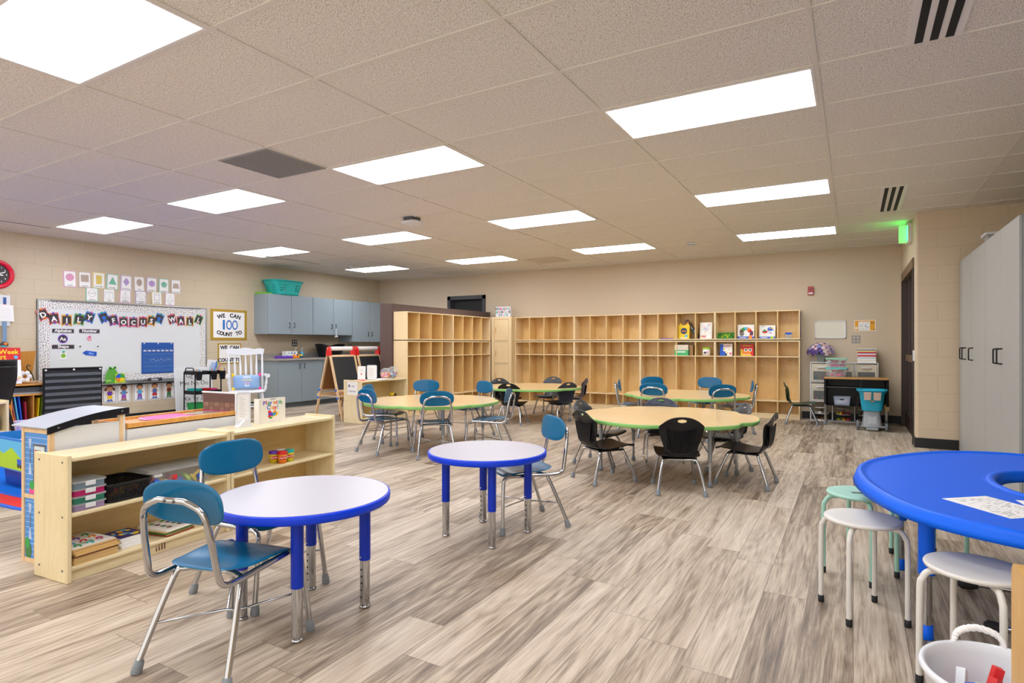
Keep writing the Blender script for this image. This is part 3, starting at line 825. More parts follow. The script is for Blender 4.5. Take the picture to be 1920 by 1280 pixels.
# adult chair with sled base in the table's hollow
t = thing('sled_chair', 'adult chair with a low chrome sled base capped in black under the kidney table', 'chair', (.95, 3.25, 0))
for y, x0 in ((3.49, .475), (3.005, .50)):
    y -= 3.25; x0 -= .95
    MB().tube(fillet([(x0, y, .030), (.18, y, .030), (.16, y*.85, .44), (-.2, y*.8, .44)], .05), .0125, CHROME, 10).build('sled_runner', t)
    MB().tube([(x0-.045, y, .026), (x0-.03, y, .026), (x0, y, .026), (x0+.03, y, .028)], [.015, .026, .024, .018], RUBBERD, 12).build('end_cap', t)
MB().pad(superell(.44, .42, 4), lambda x, y: .01*(x*x+y*y)/.05, .02, BLACKP, T(.06, 0, .46)).build('seat', t)
MB().pad(superell(.42, .36, 4), lambda x, y: .02, .02, BLACKP, FR((.32, 0, .74), (0, 1, 0), (.1, 0, 1))).build('backrest', t)
for y in (-.17, .17): MB().tube([(.2, y, .44), (.29, y, .5), (.32, y, .72)], .011, CHROME, 8).build('back_post', t)

# rope basket, bottom right
t = thing('rope_handle_basket', 'white plastic tub with rope handles on the floor at the bottom right', 'basket', (.355, 2.04, 0))
R = .19
MB().lathe([(0, .006), (.14, .006), (.175, .24), (.178, .262), (.184, .268), (.192, .266), (.195, .255), (.188, .246), (.182, .24), (.148, 0), (0, 0)], WHITEP, 48, sy=1.).build('tub', t)
for sgn in (1, -1):
    a0 = R_(100) if sgn > 0 else R_(290); hz = 1 if sgn > 0 else -1.6
    pts = smooth_path([(R*math.cos(a0+d)*(1 if hz > 0 else 1.08), R*math.sin(a0+d)*(1 if hz > 0 else 1.08), .262+(z-.262)*hz) for d, z in ((.33, .262), (.30, .285), (.2, .300), (0, .308), (-.2, .300), (-.3, .285), (-.33, .262))], 6)
    rp = MB()
    for ph in (0, 2.1, 4.2):
        q = []
        for i, p in enumerate(pts):
            an = i*.9+ph; q.append(p+Vector((math.cos(a0), math.sin(a0), 0))*.005*math.cos(an)+Vector((0, 0, 1))*.005*math.sin(an))
        rp.tube(q, .0062, PAPER, 8)
    rp.build('rope_handle', t)
cols = [RED, RED, GREEN, WHITEP, BLUE, GREEN, RED, WHITEP, BLUE, WHITEP]
nm = ['red', 'red', 'green', 'white', 'blue', 'green', 'red', 'white', 'blue', 'white']
first = {}
for k in range(10):
    a = k*2.39; rr = .03+.008*k; m = cols[k]
    mb = MB().box((-.012, -.012, -.06), (.012, .012, .06), m, RZ(a) @ RX(.5+.3*math.sin(k*3)) @ RY(.4*math.cos(k*5)))
    o = mb.build('toy_block', None, .002, 2, (.355+rr*math.cos(a), 2.04+rr*math.sin(a), .165+.012*(k % 4)))
    tag(o, nm[k]+' stick block lying in the white tub at the bottom right, '+['leftmost', 'tall and upright', 'tipped', 'slanting', 'slanting', 'lower', 'hidden low', 'beside the rim', 'deepest', 'underneath'][k], 'toy block', 'stick blocks in the white tub')
# wooden shelf end at the right edge
t = thing('storage_shelf', 'wooden shelf unit whose maple end panel cuts the right edge of the view', 'shelf', (.268, 1.13, 0))
HW = wood('golden end panel', [(.3, '#c08f42'), (.5, '#cf9f52'), (.7, '#d8ac62')], .3, 'z')
pr = fillet([(0, 0, 0), (.36, 0, 0), (.36, .735, 0), (0, .735, 0), (0, 0, 0)], .03, 5)
MB().prism([(p.x, p.y) for p in pr[:-1]], 0, .022, HW, FR((0, 0, 0), (0, 1, 0), (0, 0, 1))).build('side_panel', t, .003)
MB().prism([(p.x, p.y) for p in pr[:-1]], 0, .022, HW, FR((.9, 0, 0), (0, 1, 0), (0, 0, 1))).build('side_panel', t, .003)
for z in (.06, .38, .70): MB().box((.022, .01, z), (.9, .34, z+.018), MAPLE).build('shelf_board', t)
# ================================================================= CUBBIES
def cubby_upper(label, loc, rz, W, group):
    """upper bank, local x along the front, +y to the back"""
    t = thing('cubby_cabinet', label, 'cubby shelf', loc, rz, group)
    D = .29; th = .016; z0, z1 = 1.235, 1.695
    for x in (0, W-th): MB().box((x, 0, z0), (x+th, D, z1), BIRCHL).build('side_panel', t, .002)
    MB().box((th, 0, z0), (W-th, D, z0+.018), BIRCHL).build('bottom_panel', t, .002)
    MB().box((th, .002, z1-.018), (W-th, D, z1-.002), BIRCHL).build('top_panel', t, .002)
    MB().box((th, D-.008, z0+.018), (W-th, D, z1-.018), BIRCH).build('back_panel', t)
    for k in (1, 2, 3):
        x = W*k/4-th/2; MB().box((x, .004, z0+.018), (x+th, D-.008, z1-.018), BIRCH).build('divider', t)
    MB().ball((th+.0015, D-.06, z1-.06), .008, RUBBERD, 8).build('cap_screw', t)
    return t
def cubby_lower(label, loc, rz, W, group):
    t = thing('coat_locker', label, 'cubby shelf', loc, rz, group)
    D = .29; th = .016; z1 = 1.222
    for x in (0, W-th): MB().box((x, 0, 0), (x+th, D, z1), BIRCHL).build('side_panel', t, .002)
    MB().box((th, 0, z1-.02), (W-th, D, z1), BIRCHL).build('top_panel', t, .002)
    MB().box((th, D-.008, .05), (W-th, D, z1-.02), BIRCH).build('back_panel', t)
    MB().box((th, .002, .958), (W-th, D-.008, .974), BIRCHL).build('upper_shelf', t, .002)
    MB().box((th, .002-.0, .265), (W-th, D-.008, .283), BIRCHL).build('bench_shelf', t, .002)
    MB().box((th, .0, .055), (W-th, D-.008, .071), BIRCHL).build('bottom_shelf', t, .002)
    MB().box((th, .004, 0), (W-th, .02, .055), BIRCHL).build('kick_board', t)
    for k in (1, 2, 3):
        x = W*k/4-th/2
        MB().box((x, .004, .071), (x+th, D-.008, .265), BIRCH).build('divider', t)
        MB().box((x, .004, .283), (x+th, D-.008, .958), BIRCH).build('divider', t)
        MB().box((x, .004, .974), (x+th, D-.008, z1-.02), BIRCH).build('divider', t)
    BR = mat_brass
    for k in range(4):
        x = W*(k+.5)/4
        mb = MB().box((x-.009, D-.012, .875), (x+.009, D-.008, .925), BR)
        for sx in (-1, 1): mb.tube(smooth_path([(x, D-.012, .905), (x+sx*.01, D-.035, .893), (x+sx*.018, D-.055, .905), (x+sx*.02, D-.058, .925)], 4), .0028, BR, 6)
        mb.build('coat_hook', t)
    return t
mat_brass = mat('brass hook', '#c8a254', .3, .8)
GU = 'upper open cubby banks'; GL = 'coat lockers below the cubby banks'
x0 = -5.743; Wd = 1.2585
pos = ['farthest left on the back wall, beside the corner locker', 'second from the corner locker on the back wall', 'third from the corner locker on the back wall, holding the yellow cat shaped box', 'at the right end of the back wall, holding the green box']
u0 = cubby_upper('upper birch cubby bank '+pos[0], (x0, 10.05, 0), 0, Wd, GU)
l0 = cubby_lower('tall birch coat locker '+pos[0], (x0, 10.05, 0), 0, Wd, GL)
pos[2] = 'third from the corner locker on the back wall'; pos[3] = 'at the right end of the back wall, nearest the flowers'
for k in (1, 2, 3):
    dup(u0, (x0+k*Wd, 10.05, 0), 0, 'upper birch cubby bank '+pos[k]); dup(l0, (x0+k*Wd, 10.05, 0), 0, 'tall birch coat locker '+pos[k])
# facing +x, in front of the half wall: local x -> world +y, local +y -> world -x
for k, nm_ in ((0, 'with its end panel towards the camera'), (1, 'next to the corner locker')):
    dup(u0, (-6.205, 7.365+k*1.262, 0), PI/2, 'upper birch cubby bank against the brown half wall, '+nm_); dup(l0, (-6.205, 7.365+k*1.262, 0), PI/2, 'tall birch coat locker against the brown half wall, '+nm_)
# purple strip at the right end
single(MB().box((-.708, 10.06, 1.27), (-.700, 10.075, 1.66), M_('purple trim', '#4a2a62')), 'pointer_stick', 'thin purple stick hanging on the right end of the cubbies', 'stick')
# corner locker with three doors
t = thing('corner_locker', 'tall pale birch locker with three doors in the corner between the cubbies', 'locker', (-6.2, 9.905, 0))
for x in (0, .437): MB().box((x, 0, 0), (x+.018, .42, 1.70), BIRCHL).build('side_panel', t, .002)
MB().box((.018, 0, 1.68), (.437, .42, 1.70), BIRCHL).build('top_panel', t)
MB().box((.018, .40, .02), (.437, .42, 1.68), BIRCH).build('back_panel', t)
mb = MB(); mb.box((.018, 0, 0), (.065, .018, 1.68), BIRCHL).box((.39, 0, 0), (.437, .018, 1.68), BIRCHL)
for z in (0, .315, .765, 1.205, 1.655): mb.box((.065, 0, z-.0), (.39, .018, z+.025), BIRCHL)
mb.build('face_frame', t)
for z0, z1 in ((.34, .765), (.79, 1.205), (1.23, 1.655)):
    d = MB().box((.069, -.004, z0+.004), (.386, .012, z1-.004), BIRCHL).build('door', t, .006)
    MB().tube(fillet([(.11, -.004, (z0+z1)/2+.05), (.11, -.022, (z0+z1)/2+.045), (.11, -.022, (z0+z1)/2-.045), (.11, -.004, (z0+z1)/2-.05)], .01), .0045, HONEY, 8).build('handle', d)
    MB().box((.062, .002, z0-.003), (.393, .004, z1+.003), mat('door shadow gap', '#5a3e20', .8)).build('gap_shade', d)  # dark sheet behind the door edge, paints in the shade of the gap
# letter board on the locker
t = thing('letter_board', 'white lightbox sign with coloured letters standing on the corner locker', 'sign', (-5.975, 10.0, 1.70))
MB().box((-.17, -.02, 0), (.17, .02, .205), WHITEP).build('box', t, .004)
cs = [NAVY, TURQ, PINK, M_('slate letter', '#5a6a80'), NAVY, M_('coral letter', '#e87a6a'), TURQ, M_('grey rose letter', '#d09a90')]
mb = MB(); F = FR((0, -.021, 0), (1, 0, 0), (0, 0, 1))
for k, c in enumerate('WSMcGANS'): mb.text(c, .068, cs[k], F @ T(-.147+.042*k, .160, 0), bold=.0018)
for k, c in enumerate('#CUBCLUB'): mb.text(c, .068, cs[(k+1) % 8], F @ T(-.147+.042*k, .098, 0), bold=.0018)
for k, c in enumerate('24 25'):
    if c != ' ': mb.text(c, .068, cs[(k*3) % 8], F @ T(-.09+.045*k, .038, 0), bold=.0018)
mb.flat([(0, .025), (.012, .04), (.008, .05), (0, .046), (-.008, .05), (-.012, .04)], 0.0, PINK, F)
mb.build('lettering', t)

# ------------------------------------------------- contents of the cubbies
CY = 10.13
def box_item(name, label, cat, x0, x1, z0, z1, cols, y=CY, dep=.05, group=None, lean=.12):
    """a flat game box standing in a cubby: body and printed front"""
    w, h = x1-x0, z1-z0
    t = thing(name, label, cat, ((x0+x1)/2, y, z0), 0, group)
    M = RX(-lean)
    MB().box((-w/2, 0, .0), (w/2, dep, h), cols[0], M).build('box', t, .002)
    return t, M @ FR((0, -.0012, 0), (1, 0, 0), (0, 0, 1)), w, h
def printed(t, M, fn): mb = MB(); fn(mb, M); mb.build('cover_print', t)
U = 1.2545; S = .9752
t, M, w, h = box_item('game_box', 'yellow die cut game box with blue blob in the third upper cubby bank', 'box', -2.585, -2.40, U, 1.49, [YELLOW])
printed(t, M, lambda b, F: b.flat(circ(.055, 12, 0, .135), 0, M_('print navy', '#24365e'), F).rect(-.04, .125, .04, .14, .0006, ORANGE, F).flat(circ(.025, 12, .04, .05), .0003, SKY, F).rect(-.06, .01, .05, .022, .0003, WHITEM, F))
e = MB(); e.prism([(-.09, 0), (-.02, 0), (-.06, .05)], 0, .045, YELLOW, M @ T(0, .225, -.046)).prism([(.02, 0), (.09, 0), (.06, .05)], 0, .045, YELLOW, M @ T(0, .225, -.046)); e.build('pointed_corner', t)
DK = M_('dark printed box', '#2a2c34')
mb = MB().box((-.03, 0, 0), (.03, .05, .36), DK, RY(-.62))
mb.flat(circ(.028, 12, 0, .31), 0, M_('rust print', '#b0583a'), RY(-.62) @ FR((0, -.0012, 0), (1, 0, 0), (0, 0, 1)))
for k in range(14): a = random.uniform(-.024, .0); b = random.uniform(.02, .24); mb.rect(a, b, a+.02, b+.012, .0, random.choice([SKY, WHITEM, GREYINK, PTAUPE]), RY(-.62) @ FR((0, -.0012, 0), (1, 0, 0), (0, 0, 1)))
single(mb, 'game_box', 'long dark box leaning diagonally behind the yellow box in the cubby', 'box', None, (-2.262, CY+.07, U+.02))
t, M, w, h = box_item('game_box', 'white box with pastel letter circles in the upper cubby right of the yellow box', 'box', -2.225, -2.03, U, 1.53, [WHITEM], dep=.07)
def f(b, F):
    for x, y, m in ((-.03, .2, PINK), (.02, .205, SKY), (.05, .235, RED), (-.01, .17, BLUE), (.0, .13, MAGENTA), (-.035, .16, TEALC), (-.02, .1, YELLOW), (.02, .16, PURPLE)):
        b.flat(circ(.014, 10, x, y), 0, m, F).flat(circ(.009, 10, x, y), .0005, WHITEM, F)
    b.flat(circ(.03, 12, -.03, .045, .022), 0, RED, F).flat(circ(.014, 10, -.03, .05), .0005, PAPER, F).rect(-.09, .02, -.06, .06, 0, M_('peach', '#f0c8a0'), F)
printed(t, M, f)
t = thing('game_box', 'flat green box lying tilted in the last upper cubby bank', 'box', (-1.82, 10.15, U), 0)
G2 = M_('box green', '#3c8a2c')
Mq = RX(-.55)
MB().box((-.14, 0, 0), (.14, .03, .12), G2, Mq).build('box', t, .003)
mb = MB(); F = Mq @ FR((0, -.001, 0), (1, 0, 0), (0, 0, 1))
for k in range(9): mb.flat(circ(.014, 8, -.11+.028*k, .06+.028*math.sin(k*2.2), .01), 0, random.choice([LIME, HAIRD, YELLOW, M_('dark green', '#1e5a24')]), F)
mb.text('ANIMALS', .026, LIME, F @ T(0, .062, .0006), bold=.001); mb.build('cover_print', t)
t, M, w, h = box_item('game_box', 'white learning game box with coloured fan print in the last upper cubby bank', 'box', -1.63, -1.375, U, 1.48, [WHITEM], dep=.06)
def f(b, F):
    for k, m in enumerate([BROWN, GREEN, SKY, ORANGE, RED]):
        a0 = PI-PI*k/5; a1 = PI-PI*(k+1)/5
        b.flat([(.1*math.cos(a0), .1+.09*math.sin(a0)), (.1*math.cos(a1), .1+.09*math.sin(a1)), (.035*math.cos(a1), .1+.035*math.sin(a1)), (.035*math.cos(a0), .1+.035*math.sin(a0))], 0, m, F)
    b.rect(-.127, 0, .127, .035, .0003, BLUE, F).rect(-.1, .013, .01, .022, .0008, WHITEM, F).flat(circ(.03, 14, .07, .02), .001, ORANGE, F)
    b.flat(circ(.035, 12, -.06, .075), .0004, GREYINK, F).flat(circ(.018, 12, .005, .08), .0004, PAPER, F).rect(.06, .05, .11, .12, .0004, M_('plum', '#6a2a4a'), F)
printed(t, M, f)
t, M, w, h = box_item('game_box', 'white game box with blue and red toy print, second from right in the upper cubbies', 'box', -1.3, -1.065, U, 1.465, [WHITEM], dep=.06)
def f(b, F):
    b.flat(circ(.045, 12, .045, .15, .03), 0, BLUE, F).flat(circ(.015, 10, .075, .165), .0005, YELLOW, F).flat(circ(.04, 12, -.035, .105, .022), .0003, RED, F).flat(circ(.02, 10, -.04, .125), .0006, GREEN, F)
    for k in range(9): b.flat(circ(.008, 8, random.uniform(-.1, .1), random.uniform(.05, .17)), .0007, random.choice([RED, YELLOW, GREEN, BLUE]), F)
    b.rect(-.117, 0, .117, .03, .0003, BLUE, F).rect(-.095, .01, .0, .02, .0008, WHITEM, F).flat(circ(.025, 12, .07, .012), .001, LIME, F)
    b.rect(-.09, .19, -.04, .196, .0005, GREYINK, F)
printed(t, M, f)
t = thing('storage_tub', 'small clear tub with a blue lid handle in the rightmost upper cubby', 'container', (-.875, 10.14, U))
MB().lathe([(.05, 0), (.06, .05)], CLEARF, 20).lathe([(0, .001), (.05, .001)], CLEARF, 20).build('body', t)
MB().lathe([(0, .058), (.07, .058), (.07, .050), (.06, .05)], CLEARF, 20).build('lid', t)
MB().tube([(-.05, 0, .078), (.05, 0, .078)], .014, BLUE, 12).box((-.03, -.01, .058), (.03, .01, .07), BLUE).build('handle', t)
single(MB().box((-.115, 0, 0), (.115, .03, .012), PURPLE), 'ruler_case', 'thin purple case lying at the edge of a third bank upper cubby', 'case', None, (-2.77, 10.07, U))
t = thing('paper_carton', 'green and white carton standing in the lower cubby under the yellow box', 'box', (-2.515, 10.06, S))
MB().box((-.115, 0, 0), (.115, .16, .09), M_('carton green', '#4cba72')).build('box', t); MB().box((-.112, 0.002, .09), (.112, .155, .178), M_('cream pads', '#e6d8c2')).build('stacked_pads', t)
MB().rect(-.07, .05, .07, .07, 0, WHITEM, FR((0, -.001, 0), (1, 0, 0), (0, 0, 1))).build('label_print', t)
t = thing('paper_roll_stack', 'brown folded card stack beside the green carton in the lower cubby', 'card stack', (-2.36, 10.1, S))
MB().box((-.03, 0, 0), (.03, .14, .17), M_('kraft', '#a37a4a')).build('stack', t)
t = thing('snack_canister', 'white round canister with lime lid in the lower cubby', 'canister', (-2.118, 10.13, S))
MB().lathe([(0, 0), (.06, 0), (.06, .105), (0, .105)], WHITEM, 24).build('body', t); MB().lathe([(.062, .105), (.062, .128), (.055, .132), (0, .132)], LIME, 24).build('lid', t)
MB().flat(circ(.02, 10, -.01, .05), .062, M_('dark print', '#3a3a50'), FR((0, 0, 0), (1, 0, 0), (0, 0, 1))).flat(circ(.012, 10, .025, .06), .0622, PINK, FR((0, 0, 0), (1, 0, 0), (0, 0, 1))).build('label_print', t)
t, M, w, h = box_item('counting_book', 'blue and white counting book standing in the lower cubby of the last bank', 'book', -1.905, -1.71, S, 1.17, [WHITEM], dep=.02)
def f(b, F):
    b.rect(-.097, 0, -.045, .19, 0, BLUE, F).flat(circ(.05, 14, -.05, .03), .0003, BLUE, F).text('Counting', .032, RED, F @ T(.015, .165, .0005), bold=.001)
    for x, y in ((-.03, .11), (.0, .07), (.05, .1), (.03, .05)): b.flat(circ(.012, 8, x, y), .0004, YELLOW, F)
    b.flat(circ(.02, 10, .0, .02), .0006, NAVY, F).flat(circ(.018, 10, .07, .035), .0006, PINK, F)
printed(t, M, f)
t, M, w, h = box_item('measuring_book', 'red and orange book standing in the lower cubby beside the blue counting book', 'book', -1.58, -1.385, S, 1.165, [RED], dep=.02)
def f(b, F):
    b.flat([(-.097, .0), (.08, .0), (-.097, .12)], 0, YELLOW, F).flat(circ(.07, 16, -.01, .06, .05), .0002, ORANGE, F).text('Measuring', .032, LIME, F @ T(.0, .165, .0005), bold=.001)
    for x in (-.045, .02): b.rect(x, .075, x+.05, .12, .0006, WHITEM, F).rect(x+.01, .085, x+.04, .11, .0009, INK, F)
    b.rect(-.06, .02, .06, .026, .0006, WHITEM, F)
printed(t, M, f)

# ================================================================= KITCHEN CABINETS on left wall (front faces +x)
def pull(mb_p, x, y, z, L=.09): return MB().tube(fillet([(x, y, z+L/2), (x+.028, y, z+L/2-.002), (x+.028, y, z-L/2+.002), (x, y, z-L/2)], .008), .0055, HANDLE, 8).build('handle', mb_p)
def wall_cab(y0, y1, z0, z1, label, X=-9.15, name='wall_cabinet', toe=0., hz=None, group=None):
    t = thing(name, label, 'cabinet', (XL, y0, z0), 0, group)
    W = y1-y0; H = z1-z0; D = X-XL
    MB().box((0.001, .001, toe), (D-.02, W-.001, H), CABG).build('body', t)
    if toe: MB().box((0.001, .001, 0), (D-.07, W-.001, toe), mat('toe kick grey', '#6d787e', .5)).build('toe_kick', t)
    MB().box((D-.021, .002, toe+.001), (D-.019, W-.002, H-.001), CABIN).build('reveal', t)
    for k in (0, 1):
        a = .003+k*W/2; b = W/2*(k+1)-.003
        d = MB().box((D-.019, a, toe+.003), (D, b, H-.003), CABG).build('door', t, .0015)
        hy = (W/2-.055) if k == 0 else (W/2+.055)
        pull(d, D, hy, hz if hz is not None else .17)
    return t
GW = 'grey wall cabinets'
wall_cab(7.02, 8.04, 1.35, 2.085, 'grey wall cabinet nearest the camera, under the teal laundry basket', group=GW)
wall_cab(8.045, 9.08, 1.35, 2.085, 'grey wall cabinet in the middle of the row, white child lock on its handles', group=GW)
wall_cab(9.085, 10.12, 1.215, 2.085, 'grey wall cabinet at the far end, hanging lower than its neighbours', group=GW)
single(MB().box((XL+.001, 10.12, 1.215), (-9.16, 10.34, 2.08), CABG), 'filler_panel', 'grey filler panel closing the wall cabinets at the far corner', 'panel')
t = thing('child_lock', 'white cabinet latch strap hanging on the middle wall cabinet handle', 'latch', (-9.108, 8.6, 1.46))
MB().tube([(0, -.012, .03), (0, -.012, -.13)], .005, WHITEP, 6).tube([(0, .012, .03), (0, .012, -.13)], .005, WHITEP, 6).build('strap', t); MB().tube([(0, -.03, -.14), (0, .03, -.14)], .018, WHITEP, 10).build('buckle', t)
GB_ = 'grey base cabinets'
wall_cab(7.10, 8.12, 0, .865, 'grey base cabinet nearest the camera, behind the white rocking chair', -8.97, 'base_cabinet', .09, .76, GB_)
wall_cab(8.125, 9.15, 0, .865, 'grey base cabinet in the middle, behind the wooden easels', -8.97, 'base_cabinet', .09, .76, GB_)
wall_cab(9.155, 10.3, 0, .865, 'grey base cabinet in the far corner, hidden by the half wall', -8.97, 'base_cabinet', .09, .76, GB_)
t = thing('countertop', 'speckled grey stone pattern countertop with backsplash on the base cabinets', 'countertop', (XL, 7.07, .865))
MB().box((.001, 0, 0), (.615, 3.26, .038), GRANITE).build('slab', t, .004); MB().box((.001, 0, .038), (.02, 3.26, .13), GRANITE).build('backsplash', t)
CT = .903
t = thing('wall_outlet', 'steel four gang outlet plate on the left wall above the counter', 'outlet', (XL, 7.93, 1.19))
MB().box((.001, -.06, -.06), (.008, .06, .06), mat('outlet steel', '#5c5046', .4, .5)).build('plate', t)
for a in (-.027, .027):
    for b in (-.027, .027): MB().lathe([(0, .004), (.02, .004), (.02, 0)], M_('outlet grey', '#b9c2c6'), 14, M=FR((.008, a, b), (0, 1, 0), (0, 0, 1))).build('socket', t)
t = thing('wall_outlet', 'steel outlet plate low beside the far wall cabinet', 'outlet', (XL, 9.42, 1.12))
MB().box((.001, -.05, -.05), (.008, .05, .05), mat('outlet steel 2', '#9a9a98', .4, .5)).build('plate', t)
for a in (-.02, .02): MB().lathe([(0, .004), (.014, .004), (.014, 0)], M_('outlet grey', '#d9dcdc'), 14, M=FR((.008, a, 0), (0, 1, 0), (0, 0, 1))).build('socket', t)
# teal laundry basket
t = thing('laundry_basket', 'teal plastic laundry basket with slotted sides on top of the wall cabinets', 'basket', (-9.31, 7.47, 2.085))
def basket_shell(w0, d0, w1, d1, h, n=72):
    out0 = superell(d0, w0, 4, n); out1 = superell(d1, w1, 4, n); rows = 12; vs = []
    for i in range(rows+1):
        f = i/rows
        for a, b in zip(out0, out1): vs.append((a[0]*(1-f)+b[0]*f, a[1]*(1-f)+b[1]*f, h*f))
    fs = []
    for i in range(rows):
        for k in range(n):
            if i in (3, 5, 7) and k % 2 == 0 and not (k % 18 in (8, 0, 10)): continue
            l = (k+1) % n; fs.append((i*n+k, i*n+l, (i+1)*n+l, (i+1)*n+k))
    return vs, fs, out0, out1
vs, fs, o0, o1 = basket_shell(.52, .36, .70, .42, .265)
mb = MB().add(vs, fs, TURQ, True); mb.flat(o0, .002, TURQ); o = mb.build('basket_body', t)
sm = o.modifiers.new('Solid', 'SOLIDIFY'); sm.thickness = .004
MB().band(o1, .25, .272, .022, TURQ).build('rim', t)
single(MB().box((-.16, -.05, 0), (.10, .22, .03), M_('lime mat', '#7ad028')), 'folded_mat', 'lime green folded mat on top of the wall cabinets beside the teal basket', 'mat', None, (-9.38, 7.0+.08, 2.086))
# counter clutter
t = thing('sponge_pack', 'purple and orange packet lying on the near end of the counter', 'packet', (-9.1, 7.36, CT))
MB().box((-.07, -.2, 0), (.07, .11, .045), PURPLE).build('purple_pack', t, .012); MB().box((-.06, .11, 0), (.08, .25, .045), ORANGE).build('orange_pack', t, .01)
t = thing('craft_tray', 'tray of small coloured craft pieces on the counter', 'tray', (-9.25, 7.74, CT))
MB().pad(superell(.26, .44, 3), lambda x, y: .02+.6*(x*x), .006, M_('tray green', '#6a8a70')).build('tray', t)
for k in range(9):
    MB().ball((random.uniform(-.09, .09), random.uniform(-.17, .17), .05), (.028, .028, .02), [LIME, PINK, RED, YELLOW, WHITEM, SKY, LIME, INK, ORANGE][k], 8).build('craft_piece', t)
t = thing('tissue_box', 'white and blue printed carton on the counter below the outlet', 'box', (-9.38, 7.68, CT))
MB().box((-.06, -.13, 0), (.06, .13, .13), WHITEM).build('box', t)
mb = MB(); F = FR((.061, 0, 0), (0, 1, 0), (0, 0, 1))
for k in range(7): mb.flat(circ(.018, 8, -.1+.033*k, .04+.05*(k % 2)), 0, random.choice([M_('ink blue', '#4a6ab8'), PURPLE, PBLUE]), F)
mb.build('cover_print', t)
for k, (yy, m, lab) in enumerate(((7.83, CLBLUE, 'clear blue pump bottle on the counter, left of the other pump bottle'), (7.98, SKY, 'white and blue pump bottle on the counter, nearer the black bin'))):
    t = thing('pump_bottle', lab, 'bottle', (-9.4, yy, CT), 0, 'pump bottles on the counter')
    MB().lathe([(0, 0), (.032, 0), (.034, .09), (.014, .12), (.012, .135)], m, 16).build('bottle', t)
    MB().lathe([(.014, .135), (.014, .15), (.005, .152), (.005, .19)], WHITEP, 10).tube([(0, 0, .19), (.045, 0, .185)], .006, WHITEP, 8).build('pump', t)
t = thing('storage_bin', 'black plastic bin with a wavy rim on the counter', 'bin', (-9.24, 8.56, CT))
vs = []; n = 56; o0 = superell(.3, .44, 3.5, n); o1 = superell(.40, .58, 3.5, n)
for i in range(9):
    f = i/8
    for k in range(n):
        a, b = o0[k], o1[k]; dip = -.022*math.cos(4*PI*k/n)*f**6
        vs.append((a[0]*(1-f)+b[0]*f, a[1]*(1-f)+b[1]*f, .24*f+dip*1.0))
fs = [(i*n+k, i*n+(k+1) % n, (i+1)*n+(k+1) % n, (i+1)*n+k) for i in range(8) for k in range(n)]
mb = MB().add(vs, fs, BLACKP, True); mb.flat(o0, .003, BLACKP); o = mb.build('tub', t); s_ = o.modifiers.new('Solid', 'SOLIDIFY'); s_.thickness = .006
MB().tube([(v[0], v[1], v[2]) for v in vs[8*n:]], .008, BLACKP, 8, closed=True).build('rim', t)
single(MB().box((-.01, -.06, -.12), (.01, .02, .12), SKY, RX(.25)), 'blue_folder', 'bright blue folder edge showing beside the brown half wall', 'folder', None, (-6.83, 7.6, 1.03))
tt = bpy.data.objects['blue_folder']; tt.location = (-9.0, 10.0, 1.03)

# ================================================================= TALL GREY CLOSETS (right)
def closet(y0, y1, doors, label):
    t = thing('tall_closet', label, 'cabinet', (1.0, y0, 0), 0, 'tall grey closets along the right side')
    W = y1-y0; H = 2.062
    MB().box((.02, .001, 0), (.62, W-.001, H), CLOSETG).build('body', t)
    MB().box((.018, .002, .0), (.02, W-.002, H-.001), CABIN).build('reveal', t)
    n = len(doors); 
    for k, (a, b, hy) in enumerate(doors):
        d = MB().box((0, a-y0+.003, .012), (.018, b-y0-.003, H-.003), CLOSETG).build('door', t, .0015)
        MB().tube(fillet([(0, hy-y0, 1.125), (-.035, hy-y0, 1.12), (-.035, hy-y0, 1.01), (0, hy-y0, 1.005)], .006), .006, HANDLE, 8).build('handle', d)
    return t
closet(7.25, 7.99, [(7.25, 7.62, 7.55), (7.62, 7.99, 7.70)], 'tall grey closet farthest back against the block pillar')
closet(6.54, 7.245, [(6.54, 7.245, 7.15)], 'tall grey single door closet in the middle of the right row')
closet(5.32, 6.535, [(5.32, 5.925, 5.86), (5.925, 6.535, 5.99)], 'tall grey double door closet nearest the camera')
t = thing('tall_closet', 'tall grey closet whose edge just enters the frame at the far right', 'cabinet', (1.04, 4.3, 0), 0, 'tall grey closets along the right side')
MB().box((.0, 0, 0), (.6, 1.0, 2.06), CLOSETG).build('body', t)
t = thing('storage_bin', 'clear plastic bin with dark folded cloth on top of the tall grey closets', 'bin', (1.22, 7.22, 2.062))
MB().lathe([(.12, 0), (.16, .13), (.175, .14)], CLEARF, 4, M=RZ(PI/4), smooth=False).build('tub', t)
MB().lathe([(0, .165), (.19, .16), (.18, .14)], WHITEP, 4, M=RZ(PI/4), smooth=False).build('lid', t)
MB().box((-.09, -.09, .01), (.09, .09, .1), M_('mixed contents', '#8a7a5a')).build('contents', t)
single(MB().pad(superell(.3, .34, 3), lambda x, y: .05-.6*x*x-.4*y*y, .05, M_('dark blue cloth', '#2a3448', .9)), 'folded_cloth', 'dark folded cloth behind the clear bin on the tall grey closets', 'cloth', None, (1.3, 6.80, 2.065))

